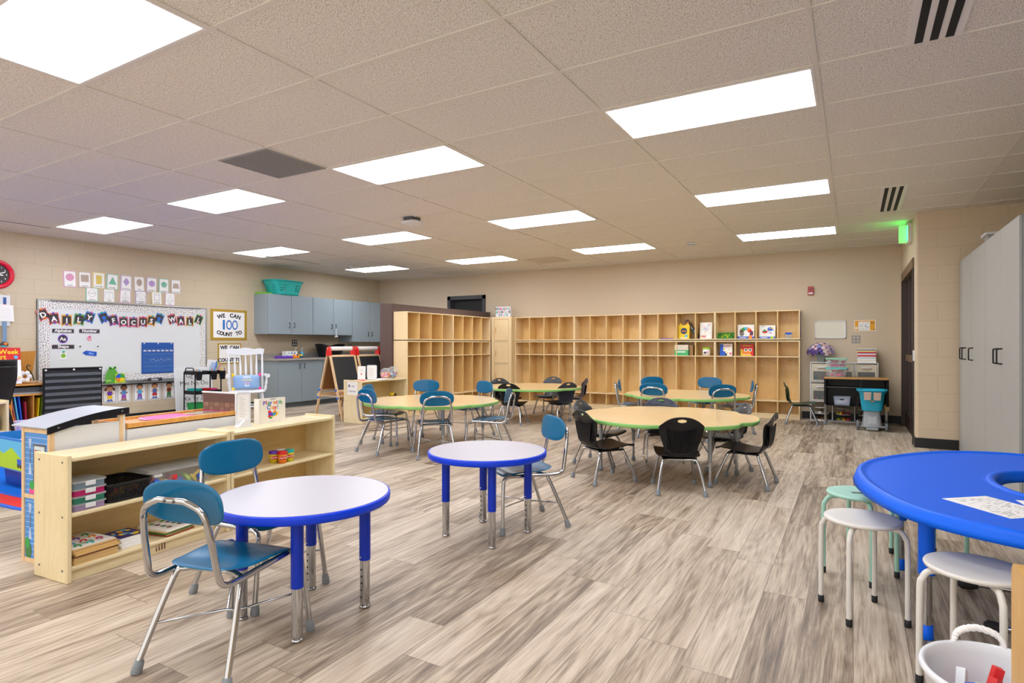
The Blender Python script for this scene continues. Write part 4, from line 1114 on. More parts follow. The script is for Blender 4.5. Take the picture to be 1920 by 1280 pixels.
# ================================================================= MAPLE SHELVES (foreground)
A5 = R_(4.5)
def maple_shelf(label, loc, rz, L, group, D=.29, H=.62):
    """local: y along the length, front faces +x at x=0, back at x=-D"""
    t = thing('maple_shelf', label, 'shelf', loc, rz, group); th = .022
    for k, y in enumerate((0, L-th)):
        p = MB().box((-D, y, 0), (0, y+th, H), MAPLE).build('side_panel', t, .005, 3)
        for x in (-.04, -D+.05):
            for z in (.06, H/2+.01, H-.035):
                MB().ball((x, y-.0005 if k == 0 else y+th, z), (.006, .003, .006), BOLT, 8).build('screw', p)
    MB().box((-D+.004, th, H-.034), (-.004, L-th, H-.012), MAPLEY).build('top_board', t, .006, 3)
    MB().box((-D+.008, th, .315), (-.006, L-th, .335), MAPLEY).build('middle_shelf', t, .006, 3)
    MB().box((-D+.008, th, .055), (-.006, L-th, .075), MAPLEY).build('bottom_shelf', t, .006, 3)
    MB().box((-.045, th, .0), (-.028, L-th, .055), MAPLEY).build('kick_board', t)
    MB().box((-D, th, .02), (-D+.008, L-th, H-.02), MAPIN).build('back_panel', t)
    return t
O1 = (-3.275, 1.385)
def sh(s, x=0.):  # along-shelf distance, depth -> world
    return (O1[0]-math.sin(A5)*s+math.cos(A5)*x, O1[1]+math.cos(A5)*s+math.sin(A5)*x)
s1 = maple_shelf('open maple shelf nearest the camera, holding the baskets and puzzles', (*sh(0), 0), A5, .915, 'low maple shelves')
mb = MB(); F = FR((-.027, .50, .025), (0, 1, 0), (0, 0, 1))
for k in range(4): mb.box((-.045+.016*k, -.012, 0), (-.038+.016*k, .004+.006*k, .001), BROWN, F).box((-.045+.016*k, .008+.006*k, 0), (-.038+.016*k, .012+.006*k, .001), BROWN, F)
mb.build('maker_mark', s1)
s2 = maple_shelf('open maple shelf behind the near one, holding the modelling clay tubs', (*sh(.92), 0), A5, .92, 'low maple shelves')
s3 = maple_shelf('open maple shelf with the art center sign, beside the left clover table', (-6.18, 6.318, 0), 0, 1.03, 'low maple shelves', .36, .635)
for c in kids(s3):
    if c.name.startswith('top_board'): pass
# things on shelf 1 -- bins
def latch_box(s, z, m, lab):
    t = thing('latch_box', lab, 'box', (*sh(s, -.10), z), A5, 'stacked snap lid boxes on the maple shelf')
    MB().prism(rrect(.155, .15, .015), 0, .028, m).build('body', t); MB().prism(rrect(.168, .163, .018), .0282, .036, CLEARF).build('lid', t)
    MB().box((.078, -.024, .010), (.086, .024, .033), WHITEP).build('latch', t, .003)
zz = .3355
for k, (m, lab) in enumerate(((CLLIL, 'lilac snap lid box at the bottom of the stack'), (CLGREEN, 'green snap lid box, second from the bottom of the stack'), (CLPINK, 'magenta snap lid box, second from the top of the stack'), (CLBLUE, 'pale blue clear snap lid box on top of the stack'))):
    latch_box(.115, zz+.0365*k, m, lab)
# black perforated basket with toys
def black_basket(name, lab, s, z, w, d, h):
    t = thing(name, lab, 'basket', (*sh(s, -.145), z), A5)
    n = 56; o0 = rrect(d*.88, w*.88, .03, 13); o1 = rrect(d, w, .035, 13); n = len(o0); rows = 16; vs = []
    for i in range(rows+1):
        f = i/rows
        for a, b in zip(o0, o1): vs.append((a[0]*(1-f)+b[0]*f, a[1]*(1-f)+b[1]*f, h*f))
    mb = MB()
    # lattice as bars: horizontal rings + vertical ribs
    for i in range(0, rows+1, 1):
        r = .0022 if 0 < i < rows-2 else .0035
        mb.tube([Vector(v) for v in vs[i*n:(i+1)*n]], r, BLACKP, 4, closed=True)
    # resample ribs
    P0 = [Vector((a[0], a[1], 0)) for a in o0]; P1 = [Vector((a[0], a[1], h)) for a in o1]
    def resamp(P, m):
        L = [0]
        for i in range(len(P)): L.append(L[-1]+(P[(i+1) % len(P)]-P[i]).length)
        out = []
        for k in range(m):
            d_ = L[-1]*k/m; i = max(j for j in range(len(P)) if L[j] <= d_)
            q = (d_-L[i])/max(1e-9, L[i+1]-L[i]); out.append(P[i].lerp(P[(i+1) % len(P)], q))
        return out
    for a, b in zip(resamp(P0, 64), resamp(P1, 64)): mb.tube([a, b], .0032, BLACKP, 4)
    mb.flat(o0, .002, BLACKP); mb.build('lattice', t)
    MB().band(o1, h-.01, h+.004, .008, BLACKP).band(o0, 0, .012, .004, BLACKP).build('rim', t)
    return t
black_basket('lattice_basket', 'black perforated plastic basket of small toys on the maple shelf', .315, .3355, .235, .255, .095)
for k in range(26):
    m = [YELLOW, ORANGE, RED, BLUE, YELLOW, ORANGE][k % 6]; nmz = ['yellow', 'orange', 'red', 'blue', 'yellow', 'orange'][k % 6]
    x, y = sh(.315+random.uniform(-.075, .075), -.145+random.uniform(-.085, .085))
    z_ = .352+.012*(k//7)
    if k >= 18: x, y = sh(.325+random.uniform(-.04, .04), -.055+random.uniform(-.01, .0)); z_ = .385+random.uniform(0, .014)
    tag(MB().box((-.014, -.007, -.006), (.014, .007, .006), m, RZ(k*1.3) @ RX(.4*math.sin(k))).build('toy_brick', None, .001, 1, (x, y, z_)), nmz+' toy brick among the heap in the black basket', 'toy brick', nmz+' toy bricks heaped in the black basket')
# clear lidded tub with nuts and bolts
t = thing('lidded_tub', 'long clear plastic tub with frosted lid on the maple shelf', 'container', (*sh(.64, -.15), .3355), A5)
def frust(w0, d0, w1, d1, z0, z1, m, mb=None, r=.03):
    mb = mb or MB(); a = rrect(d0, w0, r, 5); b = rrect(d1, w1, r, 5); n = len(a)
    mb.add([(p[0], p[1], z0) for p in a]+[(p[0], p[1], z1) for p in b], [(k, (k+1) % n, n+(k+1) % n, n+k) for k in range(n)], m, True)
    mb.flat(a, z0+.001, m); return mb
frust(.36, .185, .40, .215, 0, .105, CLEAR).build('body', t)
mb = MB().prism(rrect(.235, .425, .035, 5), .105, .118, CLEARF); mb.prism(rrect(.21, .40, .03, 5), .118, .122, CLEARF); mb.build('lid', t)
MB().box((.09, -.18, .082), (.105, -.135, .098), PAPER).build('sticker', t)
hexa = lambda r: [(r*math.cos(PI/3*k), r*math.sin(PI/3*k)) for k in range(6)]
for k, (ds, m, nm_) in enumerate([(-.165, BLUE, 'blue'), (-.13, RED, 'red'), (-.09, YELLOW, 'yellow'), (-.045, RED, 'red'), (-.005, BLUE, 'blue'), (.035, LIME, 'lime'), (.075, YELLOW, 'yellow'), (.11, BLUE, 'blue'), (.145, LIME, 'lime'), (-.11, RED, 'red'), (.0, RED, 'red'), (.06, LIME, 'lime')]):
    bolt = MB().prism(hexa(.026), 0, .014, m).prism(circ(.014, 12), .014, .058, m, smooth=True) if k % 3 != 2 or k == 2 else MB().prism(hexa(.03), 0, .016, m)
    x, y = sh(.64+ds, -.085-.07*(k > 8))
    o = bolt.build('toy_bolt', None, .001, 1, (x, y, .368 if k % 2 else .362), (1.3*math.sin(k*2.), .9*math.cos(k*3.), k*1.1))
    tag(o, nm_+' plastic bolt inside the clear tub, '+['at its left end', 'near the left end', 'left of centre, lying on its side', 'upright left of centre', 'in the middle', 'right of centre, standing', 'pale one right of centre', 'near the right end', 'a nut at the right end', 'behind the yellow bolt', 'in the back row middle', 'in the back row right'][k], 'toy bolt', 'plastic nuts and bolts in the clear tub')
# puzzles stack
def stack_slabs(name, cat, grp, s, x, z, w, d, n, h, cols, labs, jit=.006, tops=None, rz0=0):
    for k in range(n):
        mb = MB(); mb.prism(rrect(d, w, .006), 0, h*.93, cols[k % len(cols)][0]); 
        mb.prism(rrect(d-.001, w-.001, .006), h*.62, h*.94, cols[k % len(cols)][1])
        X, Y = sh(s+random.uniform(-jit, jit), x+random.uniform(-jit, jit))
        o = mb.build(name, None, 0, 2, (X, Y, z+h*k), A5+rz0+random.uniform(-.03, .03))
        tag(o, labs(k), cat, grp)
    return o, X, Y
WOODE = M_('puzzle wood edge', '#d9b478'); WOODD = M_('puzzle dark edge', '#8a5a30')
ordn = ['at the bottom', 'second from the bottom', 'third from the bottom', 'in the middle', 'third from the top', 'second from the top', 'on the top']
o, X, Y = stack_slabs('puzzle_board', 'puzzle', 'wooden puzzles on the bottom shelf', .14, -.14, .0755, .21, .255, 7, .0115, [(WOODE, M_('lime paint', '#8ac22a')), (WOODE, WOODD), (WOODE, WOODE), (WOODD, WOODE), (WOODE, M_('gold paint', '#d8a820')), (WOODE, WOODD), (WOODE, WHITEM)], lambda k: 'wooden puzzle board '+ordn[k]+' of the puzzle stack on the bottom shelf')
mb = MB()
for k, (x, y, c) in enumerate(((-.07, -.06, PURPLE), (-.02, -.06, RED), (.04, -.06, SKY), (.09, -.06, GREEN), (-.08, 0, M_('orange paint', '#e87a20')), (-.03, .0, PURPLE), (.03, 0, RED), (.085, .0, TEALC), (-.06, .06, GREEN), (0, .06, ORANGE), (.06, .06, MAGENTA))):
    r = .018; pts = [(x+r*math.cos(a), y+r*.7*math.sin(a), .0125) for a in [j*.7 for j in range(8)]]
    mb.tube(pts, .0035, c, 5)
mb.text('5 3 6', .05, M_('green paint', '#2a9a3a'), T(.06, .02, .0122) @ RZ(PI/2)); mb.build('cover_print', o)
o, X, Y = stack_slabs('board_book', 'book', 'board books on the bottom shelf', .355, -.14, .0755, .14, .175, 6, .0085, [(WHITEM, PAPER)], lambda k: 'square white edged board book '+['at the bottom', 'second from the bottom', 'third from the bottom', 'third from the top', 'second from the top', 'on the top'][k]+' of the middle book pile')
mb = MB().rect(-.085, -.068, .085, .068, .009, M_('cover purple', '#35307a'))
for k in range(14): mb.flat(circ(random.uniform(.008, .02), 8, random.uniform(-.06, .06), random.uniform(-.05, .05)), .0093+.0001*k, random.choice([YELLOW, RED, SKY, BLUE, ORANGE]))
mb.build('cover_print', o)
o, X, Y = stack_slabs('puzzle_board', 'puzzle', 'puzzles at the right of the bottom shelf', .60, -.15, .0755, .19, .23, 3, .011, [(M_('rust edge', '#8a3a20'), WOODE), (M_('green edge', '#3a6a30'), WOODE), (WHITEM, WHITEM)], lambda k: ['dark red edged', 'green edged', 'white faced'][k]+' puzzle board in the right pile on the bottom shelf', .012, rz0=.12)
mb = MB()
for k in range(8): mb.flat(circ(.016, 8, -.07+.045*(k % 4), -.04+.07*(k//4)), .0125, [GREEN, M_('dull purple', '#6a4a80'), M_('dull teal', '#3a7a70'), BROWN][k % 4])
mb.build('cover_print', o)
# clay tubs on shelf 2
for k, (s, x, body, lid, lab) in enumerate(((1.375, -.055, ORANGE, RED, 'orange modelling clay tub with red lid, in front on the left'), (1.355, -.115, M_('clay yellow', '#e8d020'), PURPLE, 'modelling clay tub with purple lid behind the red lidded one'), (1.425, -.12, YELLOW, WHITEP, 'yellow modelling clay tub with white lid, at the back in the middle'), (1.447, -.065, M_('clay lime', '#d8e020'), TEALC, 'yellow modelling clay tub with turquoise lid, on the right'))):
    t = thing('clay_tub', lab, 'clay tub', (*sh(s, x), .3355), A5, 'modelling clay tubs on the maple shelf')
    MB().lathe([(0, 0), (.026, 0), (.031, .066), (0, .066)], body, 24).build('cup', t); MB().lathe([(.0325, .062), (.0335, .078), (.03, .081), (0, .079)], lid, 24).build('lid', t)
    F = RZ(-.5) @ FR((.0, 0, .037), (0, 1, 0), (.06, 0, 1))
    lb = MB()
    for j in range(-3, 3):
        a0, a1 = j*.27, (j+1)*.27; R1 = .0305; q = lambda a, z: (R1*math.cos(a-.5), R1*math.sin(a-.5), z)
        lb.add([q(a0, .026), q(a1, .026), q(a1, .048), q(a0, .048)], [(0, 1, 2, 3)], RED)
    lb.text('Play-Doh', .0135, WHITEM, RZ(-.5) @ FR((.0318, 0, .038), (0, 1, 0), (0, 0, 1)), bold=.0003); lb.build('label_print', t)
# sign hidden behind the upright of shelf 2
mb = MB().rect(-.07, -.075, .06, .055, 0, PAPER)
for k in range(12): mb.flat(circ(.0045, 6, .045, -.068+.0105*k), .0005, INK)
mb.text('ne', .045, INK, T(.0, .022, .0006), bold=.0006).text('tor', .045, INK, T(.0, -.035, .0006), bold=.0006)
single(mb, 'paper_sign', 'cut off paper sign reading ne tor taped inside the second maple shelf', 'sign', None, (*sh(1.045, -.279), .545), None)
bpy.data.objects['paper_sign'].rotation_euler = (PI/2, 0, PI/2+A5)
# on top of shelf 2
TOP = .608
t = thing('sign_holder', 'small white plastic sign holder with a typed list on the second maple shelf', 'sign', (*sh(1.14, -.16), TOP), A5-.25)
MB().prism([(-.05, 0), (.05, 0), (.0, .05)], -.035, .035, WHITEP, FR((0, 0, 0), (0, 1, 0), (0, 0, 1))).build('stand', t, .003)
MB().prism(rrect(.10, .215, .018, 5, 0, .125), -.003, .003, WHITEP, FR((0, 0, 0), (0, 1, 0), (0, 0, 1))).build('panel', t)
mb = MB().rect(-.038, .045, .038, .215, .0036, PAPER, FR((0, 0, 0), (0, 1, 0), (0, 0, 1)))
for k in range(11): mb.rect(-.028, .07+.0125*k, -.028+random.uniform(.025, .05), .0715+.0125*k, .004, GREYINK, FR((0, 0, 0), (0, 1, 0), (0, 0, 1)))
mb.build('printed_list', t)
t = thing('clay_book', 'cream picture book titled Play with Clay standing open on the second maple shelf', 'book', (*sh(1.375, -.15), TOP), A5-.15)
F = FR((0, 0, 0), (0, 1, 0), (0, 0, 1)); CR = M_('cream cover', '#ece8dc')
MB().prism(rrect(.20, .175, .006, 4, .0, .0875), 0, .004, CR, F).build('front_cover', t)
MB().box((-.10, 0, 0), (.10, .17, .004), CR, F @ T(.0, 0, -.055)).box((-.105, 0, -.055), (-.098, .172, .004), CR, F).build('back_cover', t)
mb = MB(); cc = [PURPLE, RED, GREEN, BLUE, YELLOW, ORANGE, RED, TEALC, GREEN]
for k, c in enumerate('Play with'):
    if c != ' ': mb.text(c, .040, cc[k], F @ T(-.066+.0165*k, .140+.003*(k % 2), .0048), bold=.001)
for k, c in enumerate('Clay!'): mb.text(c, .042, cc[(k+3) % 9], F @ T(-.032+.018*k, .108, .0048), bold=.001)
for k in range(16): mb.ball((random.uniform(-.03, .032), random.uniform(.03, .085), .0045), (.014, .011, .0025), random.choice([RED, BLUE, GREEN, YELLOW, ORANGE, PURPLE, TEALC]), 8, F)
mb.rect(-.02, .165, .022, .17, .0046, GREYINK, F).rect(-.02, .012, .02, .015, .0046, PPINK, F); mb.build('cover_print', t)
# ================================================================= LEFT WALL
# whiteboard
t = thing('whiteboard', 'large whiteboard with dotted paper border on the left wall', 'whiteboard', (XL, 4.885, 0))
y0, y1, z0, z1 = -1.205, 1.205, .60, 1.775
MB().box((.001, y0, z0), (.02, y1, z1), WBOARD).build('panel', t)
f = MB()
for a, b in (((y0, z0), (y1, z0+.02)), ((y0, z1-.02), (y1, z1)), ((y0, z0+.02), (y0+.02, z1-.02)), ((y1-.02, z0+.02), (y1, z1-.02))): f.box((.001, a[0], a[1]), (.026, b[0], b[1]), ALU)
f.build('frame', t)
f = MB(); w = .125
for a, b in (((y0+.02, z1-.02-w*.8), (y1-.02, z1-.02)), ((y0+.02, z0+.02), (y0+.02+w, z1-.02-w*.8)), ((y1-.02-w*.8, z0+.02), (y1-.02, z1-.02-w*.8)), ((y0+.02+w, z0+.02), (y1-.02-w*.8, z0+.02+w*.8))): f.box((.02, a[0], a[1]), (.0215, b[0], b[1]), DOTS)
f.build('border_strip', t)
MB().box((.02, y0, z0-.045), (.085, y1, z0-.03), ALU).box((.075, y0, z0-.045), (.085, y1, z0-.018), ALU).box((.005, y0, z0-.045), (.02, y1, z0+.004), ALU).build('marker_tray', t)
MB().tube([(.04, y0+.15, z1-.005), (.04, y1-.12, z1-.005)], .011, ALU, 10).build('map_rail', t)
X = .0235
# banner pennants
def magnet(y, z, m, lab, d=.031, r=.0135):
    o = MB().lathe([(0, .018), (r*.8, .015), (r, .006), (r, 0)], m, 14).build('button_magnet')
    o.matrix_world = LW(y, z, d)
    return tag(o, lab, 'magnet', 'round magnets on the whiteboard')
pen = [('D', 3.745, 1.563, .42, 'red'), ('A', 3.872, 1.513, .16, 'red'), ('I', 4.024, 1.495, 0, 'gold'), ('L', 4.176, 1.512, -.12, 'green'), ('Y', 4.306, 1.548, -.30, 'blue'),
       ('*', 4.497, 1.553, .38, 'blue'), ('F', 4.626, 1.516, .2, 'purple'), ('O', 4.767, 1.497, .05, 'pink'), ('C', 4.907, 1.494, 0, 'pink'), ('U', 5.047, 1.506, -.05, 'red'), ('S', 5.174, 1.530, -.2, 'gold'), ('*', 5.295, 1.568, -.33, 'blue'),
       ('W', 5.501, 1.566, .28, 'red'), ('A', 5.643, 1.542, .1, 'red'), ('L', 5.794, 1.538, -.02, 'gold'), ('L', 5.946, 1.575, -.38, 'green')]
PC = {'red': M_('pennant red', '#c8504a'), 'gold': M_('pennant gold', '#e0a020'), 'green': M_('pennant green', '#4a9a38'), 'blue': M_('pennant blue', '#2a80d0'), 'purple': M_('pennant purple', '#8a4aa8'), 'pink': M_('pennant pink', '#c8587a')}
mcs = [(ORANGE, 'orange'), (PURPLE, 'purple'), (BDOT, 'blue'), (BDOT, 'blue'), (PINK, 'pink'), (TEALC, 'teal'), (ORANGE, 'orange'), (TEALC, 'teal'), (BDOT, 'blue'), (PINK, 'pink'), (TEALC, 'teal'), (TEALC, 'teal'), (PINK, 'pink'), (BDOT, 'blue'), (PURPLE, 'purple'), (PINK, 'pink')]
mc2 = [(ORANGE, 'orange'), (PURPLE, 'purple'), (PURPLE, 'purple'), (ORANGE, 'orange'), (PURPLE, 'purple'), (PURPLE, 'purple'), (PINK, 'pink'), (PINK, 'pink'), (PINK, 'pink'), (PURPLE, 'purple'), (ORANGE, 'orange'), (TEALC, 'teal'), (BDOT, 'blue'), (PURPLE, 'purple'), (TEALC, 'teal'), (PINK, 'pink')]
wn_ = ['DAILY']*5+['FOCUS']*7+['WALL']*4; desc = ['D of DAILY', 'A of DAILY', 'I of DAILY', 'L of DAILY', 'Y of DAILY', 'star before FOCUS', 'F of FOCUS', 'O of FOCUS', 'C of FOCUS', 'U of FOCUS', 'S of FOCUS', 'star after FOCUS', 'W of WALL', 'A of WALL', 'first L of WALL', 'last L of WALL']
for k, (c, y, z, a, col) in enumerate(pen):
    mb = MB(); w, h = .062, .082
    o = [(-w, h), (-w*1.02, -h), (0, -h+.035), (w*1.02, -h), (w, h)][::-1]
    mb.prism(o, 0, .0012, PC[col]); i = [(-w+.01, h-.022), (-w+.009, -h+.02), (0, -h+.052), (w-.009, -h+.02), (w-.01, h-.022)][::-1]
    mb.flat(i, .0017, CHALK)
    for q in range(6): mb.flat(circ(.004, 6, -.05+.02*q, h-.011), .0018, WHITEM)
    if c == '*': mb.flat(star(.042, 0, -.002)[::-1], .0024, M_('star blue', '#1a72d8'))
    else: mb.text(c, .098, WHITEM, T(0, -.006, .0024), bold=.003)
    ob = mb.build('pennant'); ob.matrix_world = LW(y, z, X) @ RZ(a)
    tag(ob, ('pennant with a blue star, the '+desc[k] if c == '*' else 'dark pennant with '+col+' edge, the letter '+desc[k])+' on the whiteboard banner', 'pennant', 'banner pennants on the whiteboard')
    ca, sa = math.cos(a), math.sin(a)
    for (dy, dz_, (m, nmz), where) in ((.0, .078, mcs[k], 'top'), (-.002, -.055, mc2[k], 'bottom')):
        magnet(y+ca*dy-sa*dz_, z+sa*dy+ca*dz_, m, nmz+' round magnet at the '+where+' of the '+desc[k])
def strip(txt, y, z, w, lab, d=X):
    mb = MB().prism(rrect(w, .06, .003), 0, .001, CHALK)
    for q in range(12): mb.rect(-w/2+w*q/12, .025, -w/2+w*(q+.6)/12, .03, .0012, [PPINK, PBLUE][q % 2]).rect(-w/2+w*q/12, -.03, -w/2+w*(q+.6)/12, -.025, .0012, [PPINK, PBLUE][q % 2])
    mb.text(txt, .056, WHITEM, T(0, .002, .0016), bold=.0016)
    o = mb.build('label_strip'); o.matrix_world = LW(y, z, d); tag(o, lab, 'label', 'dark label strips on the whiteboard')
strip('Alphabet', 3.981, 1.348, .262, 'dark strip reading Alphabet on the whiteboard')
strip('Number', 4.309, 1.351, .262, 'dark strip reading Number on the whiteboard')
strip('Shape', 3.982, 1.127, .268, 'dark strip reading Shape on the whiteboard')
mb = MB().prism(circ(.06, 32), 0, .001, M_('ring purple', '#8a4ac8')).flat(circ(.05, 32), .0014, CHALK).text('Aa', .068, WHITEM, T(0, -.002, .0018), bold=.0018)
o = mb.build('letter_card'); o.matrix_world = LW(3.978, 1.237, X); tag(o, 'round purple edged card reading Aa under the Alphabet strip', 'card'); magnet(3.978, 1.288, PURPLE, 'purple round magnet holding the Aa card')
mb = MB().prism(circ(.028, 24), 0, .001, M_('ring pink', '#e898b0')).text('1', .04, WHITEM, T(0, 0, .0014), bold=.001)
o = mb.build('number_card'); o.matrix_world = LW(4.306, 1.238, X); tag(o, 'small round pink number card under the Number strip', 'card'); magnet(4.306, 1.272, PINK, 'pink round magnet holding the pink number card')
mb = MB().prism(rrect(.079, .1, .003), 0, .001, PAPER).flat(circ(.03, 24, 0, .004), .0014, M_('leaf green', '#8ac23a'))
o = mb.build('shape_card'); o.matrix_world = LW(3.983, .998, X); tag(o, 'white card with a green circle under the Shape strip', 'card'); magnet(3.983, 1.058, TEALC, 'teal round magnet holding the green circle card')
mb = MB().prism([(-.095, 0), (-.07, .022), (-.05, .036), (.09, .03), (.09, -.034), (-.05, -.03), (-.07, -.018)][::-1], 0, .001, BLUE).text('Blue', .034, PBLUE, T(.02, 0, .0014), bold=.0006)
mb.rect(-.045, -.03, -.038, .033, .0014, NAVY).rect(.07, -.032, .076, .03, .0014, NAVY)
o = mb.build('crayon_card'); o.matrix_world = LW(4.312, 1.031, X) @ RZ(-.1); tag(o, 'blue crayon shaped card on the whiteboard under the two black magnets', 'card')
magnet(4.189, 1.131, INK, 'small black magnet on the left above the crayon card', X, .009); magnet(4.417, 1.131, INK, 'small black magnet on the right above the crayon card', X, .009)
mb = MB().prism(rrect(.224, .05, .003), 0, .001, CHALK).text('Color', .045, WHITEM, T(0, .0, .0014), bold=.001)
o = mb.build('label_strip'); o.matrix_world = LW(5.193, .612, .09); tag(o, 'dark strip reading Color standing on the whiteboard tray', 'label', 'dark label strips on the whiteboard')
single(MB().box((.03, 4.83, .585), (.07, 5.04, .6), DARKGREYF), 'board_eraser', 'dark flat pointer lying on the whiteboard tray beside the frog', 'eraser').location = (XL, 0, -.012)
# blue pocket chart
t = thing('pocket_chart', 'blue fabric pocket calendar chart hanging on the whiteboard', 'chart', (XL, 5.273, .948))
CHB = M_('chart blue', '#1450a0', .6)
F = FR((.028, 0, 0), (0, 1, 0), (0, 0, 1))
MB().pad(rrect(.496, .484, .006, 4), lambda x, y: .003*math.sin(x*40)*math.sin(y*25), .006, CHB, F).build('fabric', t)
mb = MB()
for k in range(6): mb.box((-.23, -.22+.062*k, .006), (.23, -.165+.062*k, .007), clear('clear chart pocket', '#5a90d8', .25, .1) if k == 0 else mb.mats[0], F)
mb.build('pocket', t)
mb = MB()
for k in range(7): mb.rect(-.225+.068*k, .105, -.18+.068*k, .117, .0095, WHITEM, F).rect(-.225+.068*k, .12, -.19+.068*k, .126, .0095, PPINK, F)
for k in range(9): mb.rect(-.12+.038*k, -.035+.01*math.sin(k*2), -.1+.038*k, -.03+.01*math.sin(k*2), .0095, WHITEM, F)
mb.build('lettering', t)
mb = MB()
for yy in (-.21, 0, .21): MB().lathe([(0, .006), (.01, .006), (.01, 0)], WHITEM, 10, M=F @ T(yy, .228, .003)).build('grommet', t)
# shape cards --------------------------------------------------------------
def card(name, y, z, w, h, border, fn, txt, lab, rot=0., body=WHITEM, m2=None):
    mb = MB(); mb.pad(rrect(w, h, .008), lambda x, yy: .004*math.sin(x*22+y*3), .0012, border, rings=(0, .5, .9, .97, 1))
    mb.flat(rrect(w-.022, h-.022, .012), .0065, body); fn(mb)
    for k, tx in enumerate(txt.split('|')): mb.text(tx, .030, INK, T(0, -h/2+.03-.018*k+(.012 if '|' in txt else 0), .0075), bold=0.0)
    o = mb.build(name); o.matrix_world = LW(y, z, .004) @ RZ(rot); tag(o, lab, 'card', 'shape cards above the whiteboard')
def hexp(n, r, a=PI/2): return [(r*math.cos(a+2*PI*k/n), .02+r*math.sin(a+2*PI*k/n)) for k in range(n)]
fl = [('circle', 4.068, 2.08, PPINK, lambda b: b.flat(circ(.052, 24, 0, .025), .0075, M_('card pink', '#dc9cbc'))),
      ('square', 4.255, 2.086, PTAUPE, lambda b: b.rect(-.05, -.03, .05, .07, .0075, M_('card taupe', '#b8a698'))),
      ('rectangle', 4.438, 2.094, PYEL, lambda b: b.rect(-.038, -.055, .038, .075, .0075, M_('card yellow', '#e0c86a'))),
      ('triangle', 4.621, 2.091, PGREEN, lambda b: b.flat([(-.056, -.04), (.056, -.04), (0, .075)], .0075, M_('card green', '#78c0a4'))),
      ('rhombus', 4.813, 2.09, PLIL, lambda b: b.flat([(0, -.045), (.046, .015), (0, .078), (-.046, .015)], .0075, M_('card lilac', '#b89cd4'))),
      ('oval', 5.0, 2.094, PTAUPE, lambda b: b.flat(circ(.04, 24, 0, .02, .055), .0075, M_('card taupe', '#b8a698'))),
      ('hexagon', 5.188, 2.094, PLIL, lambda b: b.flat(hexp(6, .052), .0075, M_('card lilac', '#b89cd4'))),
      ('pentagon', 5.377, 2.095, PGREEN, lambda b: b.flat(hexp(5, .052), .0075, M_('card green', '#78c0a4'))),
      ('trapezoid', 5.569, 2.098, PTAUPE, lambda b: b.flat([(-.055, -.03), (.055, -.03), (.038, .05), (-.038, .05)], .0075, M_('card taupe', '#b8a698')))]
for k, (nme, y, z, bd, fn) in enumerate(fl): card('shape_card', y, z, .158, .232, bd, fn, nme, 'laminated card showing a pastel '+nme+' in the top row on the left wall', [.03, .02, 0, -.03, -.02, .02, -.03, 0, .02][k])
def ln(b, pts, cl=False):
    P = [(p[0], p[1], .008) for p in pts]
    b.tube(P+([P[0]] if cl else []), .0012, GREYINK, 4)
def f_sph(b): ln(b, circ(.05, 24, 0, .02), True); ln(b, circ(.05, 24, 0, .02, .008), True)
def f_cube(b): ln(b, [(-.05, -.04), (0, -.055), (.05, -.04), (.05, .05), (0, .04), (-.05, .05)], True); ln(b, [(0, -.055), (0, .04)]); ln(b, [(-.05, .05), (0, .06), (.05, .05)])
def f_pyr(b): ln(b, [(-.045, -.03), (0, -.05), (.05, -.03), (0, .07)], True); ln(b, [(0, -.05), (0, .07)]); ln(b, [(-.045, -.03), (.005, -.015), (.05, -.03)])
def f_pri(b): ln(b, [(-.06, .05), (.01, .0), (.06, .02), (-.01, .065)], True); ln(b, [(-.06, .05), (-.06, .02), (.01, -.035), (.06, -.01), (.06, .02)]); ln(b, [(.01, 0), (.01, -.035)])
def f_cyl(b): ln(b, circ(.04, 20, 0, .06, .012), True); ln(b, circ(.04, 20, 0, -.035, .012), True); ln(b, [(-.04, .06), (-.04, -.035)]); ln(b, [(.04, .06), (.04, -.035)])
def f_cone(b): ln(b, [(-.045, -.035), (0, .07), (.045, -.035)]); ln(b, circ(.045, 20, 0, -.035, .012), True)
for k, (nme, y, z, bd, fn) in enumerate([('sphere', 4.348, 1.882, PGREEN, f_sph), ('cube', 4.575, 1.882, PTAUPE, f_cube), ('square|pyramid', 4.8, 1.885, PPINK, f_pyr), ('rectangular|prism', 5.025, 1.883, PLIL, f_pri), ('cylinder', 5.266, 1.89, PYEL, f_cyl), ('cone', 5.474, 1.889, PPINK, f_cone)]):
    card('shape_card', y, z, .160, .205, bd, fn, nme, 'laminated card with a line drawn '+nme.replace('|', ' ')+' in the lower row above the whiteboard', [0, .01, -.02, 0, .05, -.01][k])
# sign 100 ------------------------------------------------------------------
t = thing('counting_sign', 'gold framed sign reading we can count to 100 on the left wall', 'sign', (XL+.002, 6.52, 1.505))
F = FR((0, 0, 0), (0, 1, 0), (0, 0, 1))
MB().prism(rrect(.70, .54, .004), 0, .004, GOLD, F).build('backing', t)
mb = MB().prism(rrect(.60, .45, .002), .004, .006, WHITEM, F)
def arc_text(mb, s, R, cz, a0, da, size, m, F, up=True):
    for k, c in enumerate(s):
        if c == ' ': continue
        a = a0+da*k
        p = (R*math.sin(a), cz+(R*math.cos(a) if up else -R*math.cos(a)))
        mb.text(c, size, m, F @ T(p[0], p[1], .0068) @ RZ(-a if up else a), bold=.004)
arc_text(mb, 'WE CAN', .62, -.455, -.29, .118, .095, INK, F)
arc_text(mb, 'COUNT TO', .66, .49, -.32, .0925, .09, INK, F, False)
mb.rect(-.125, -.085, -.085, .085, .0068, CBLUE, F)
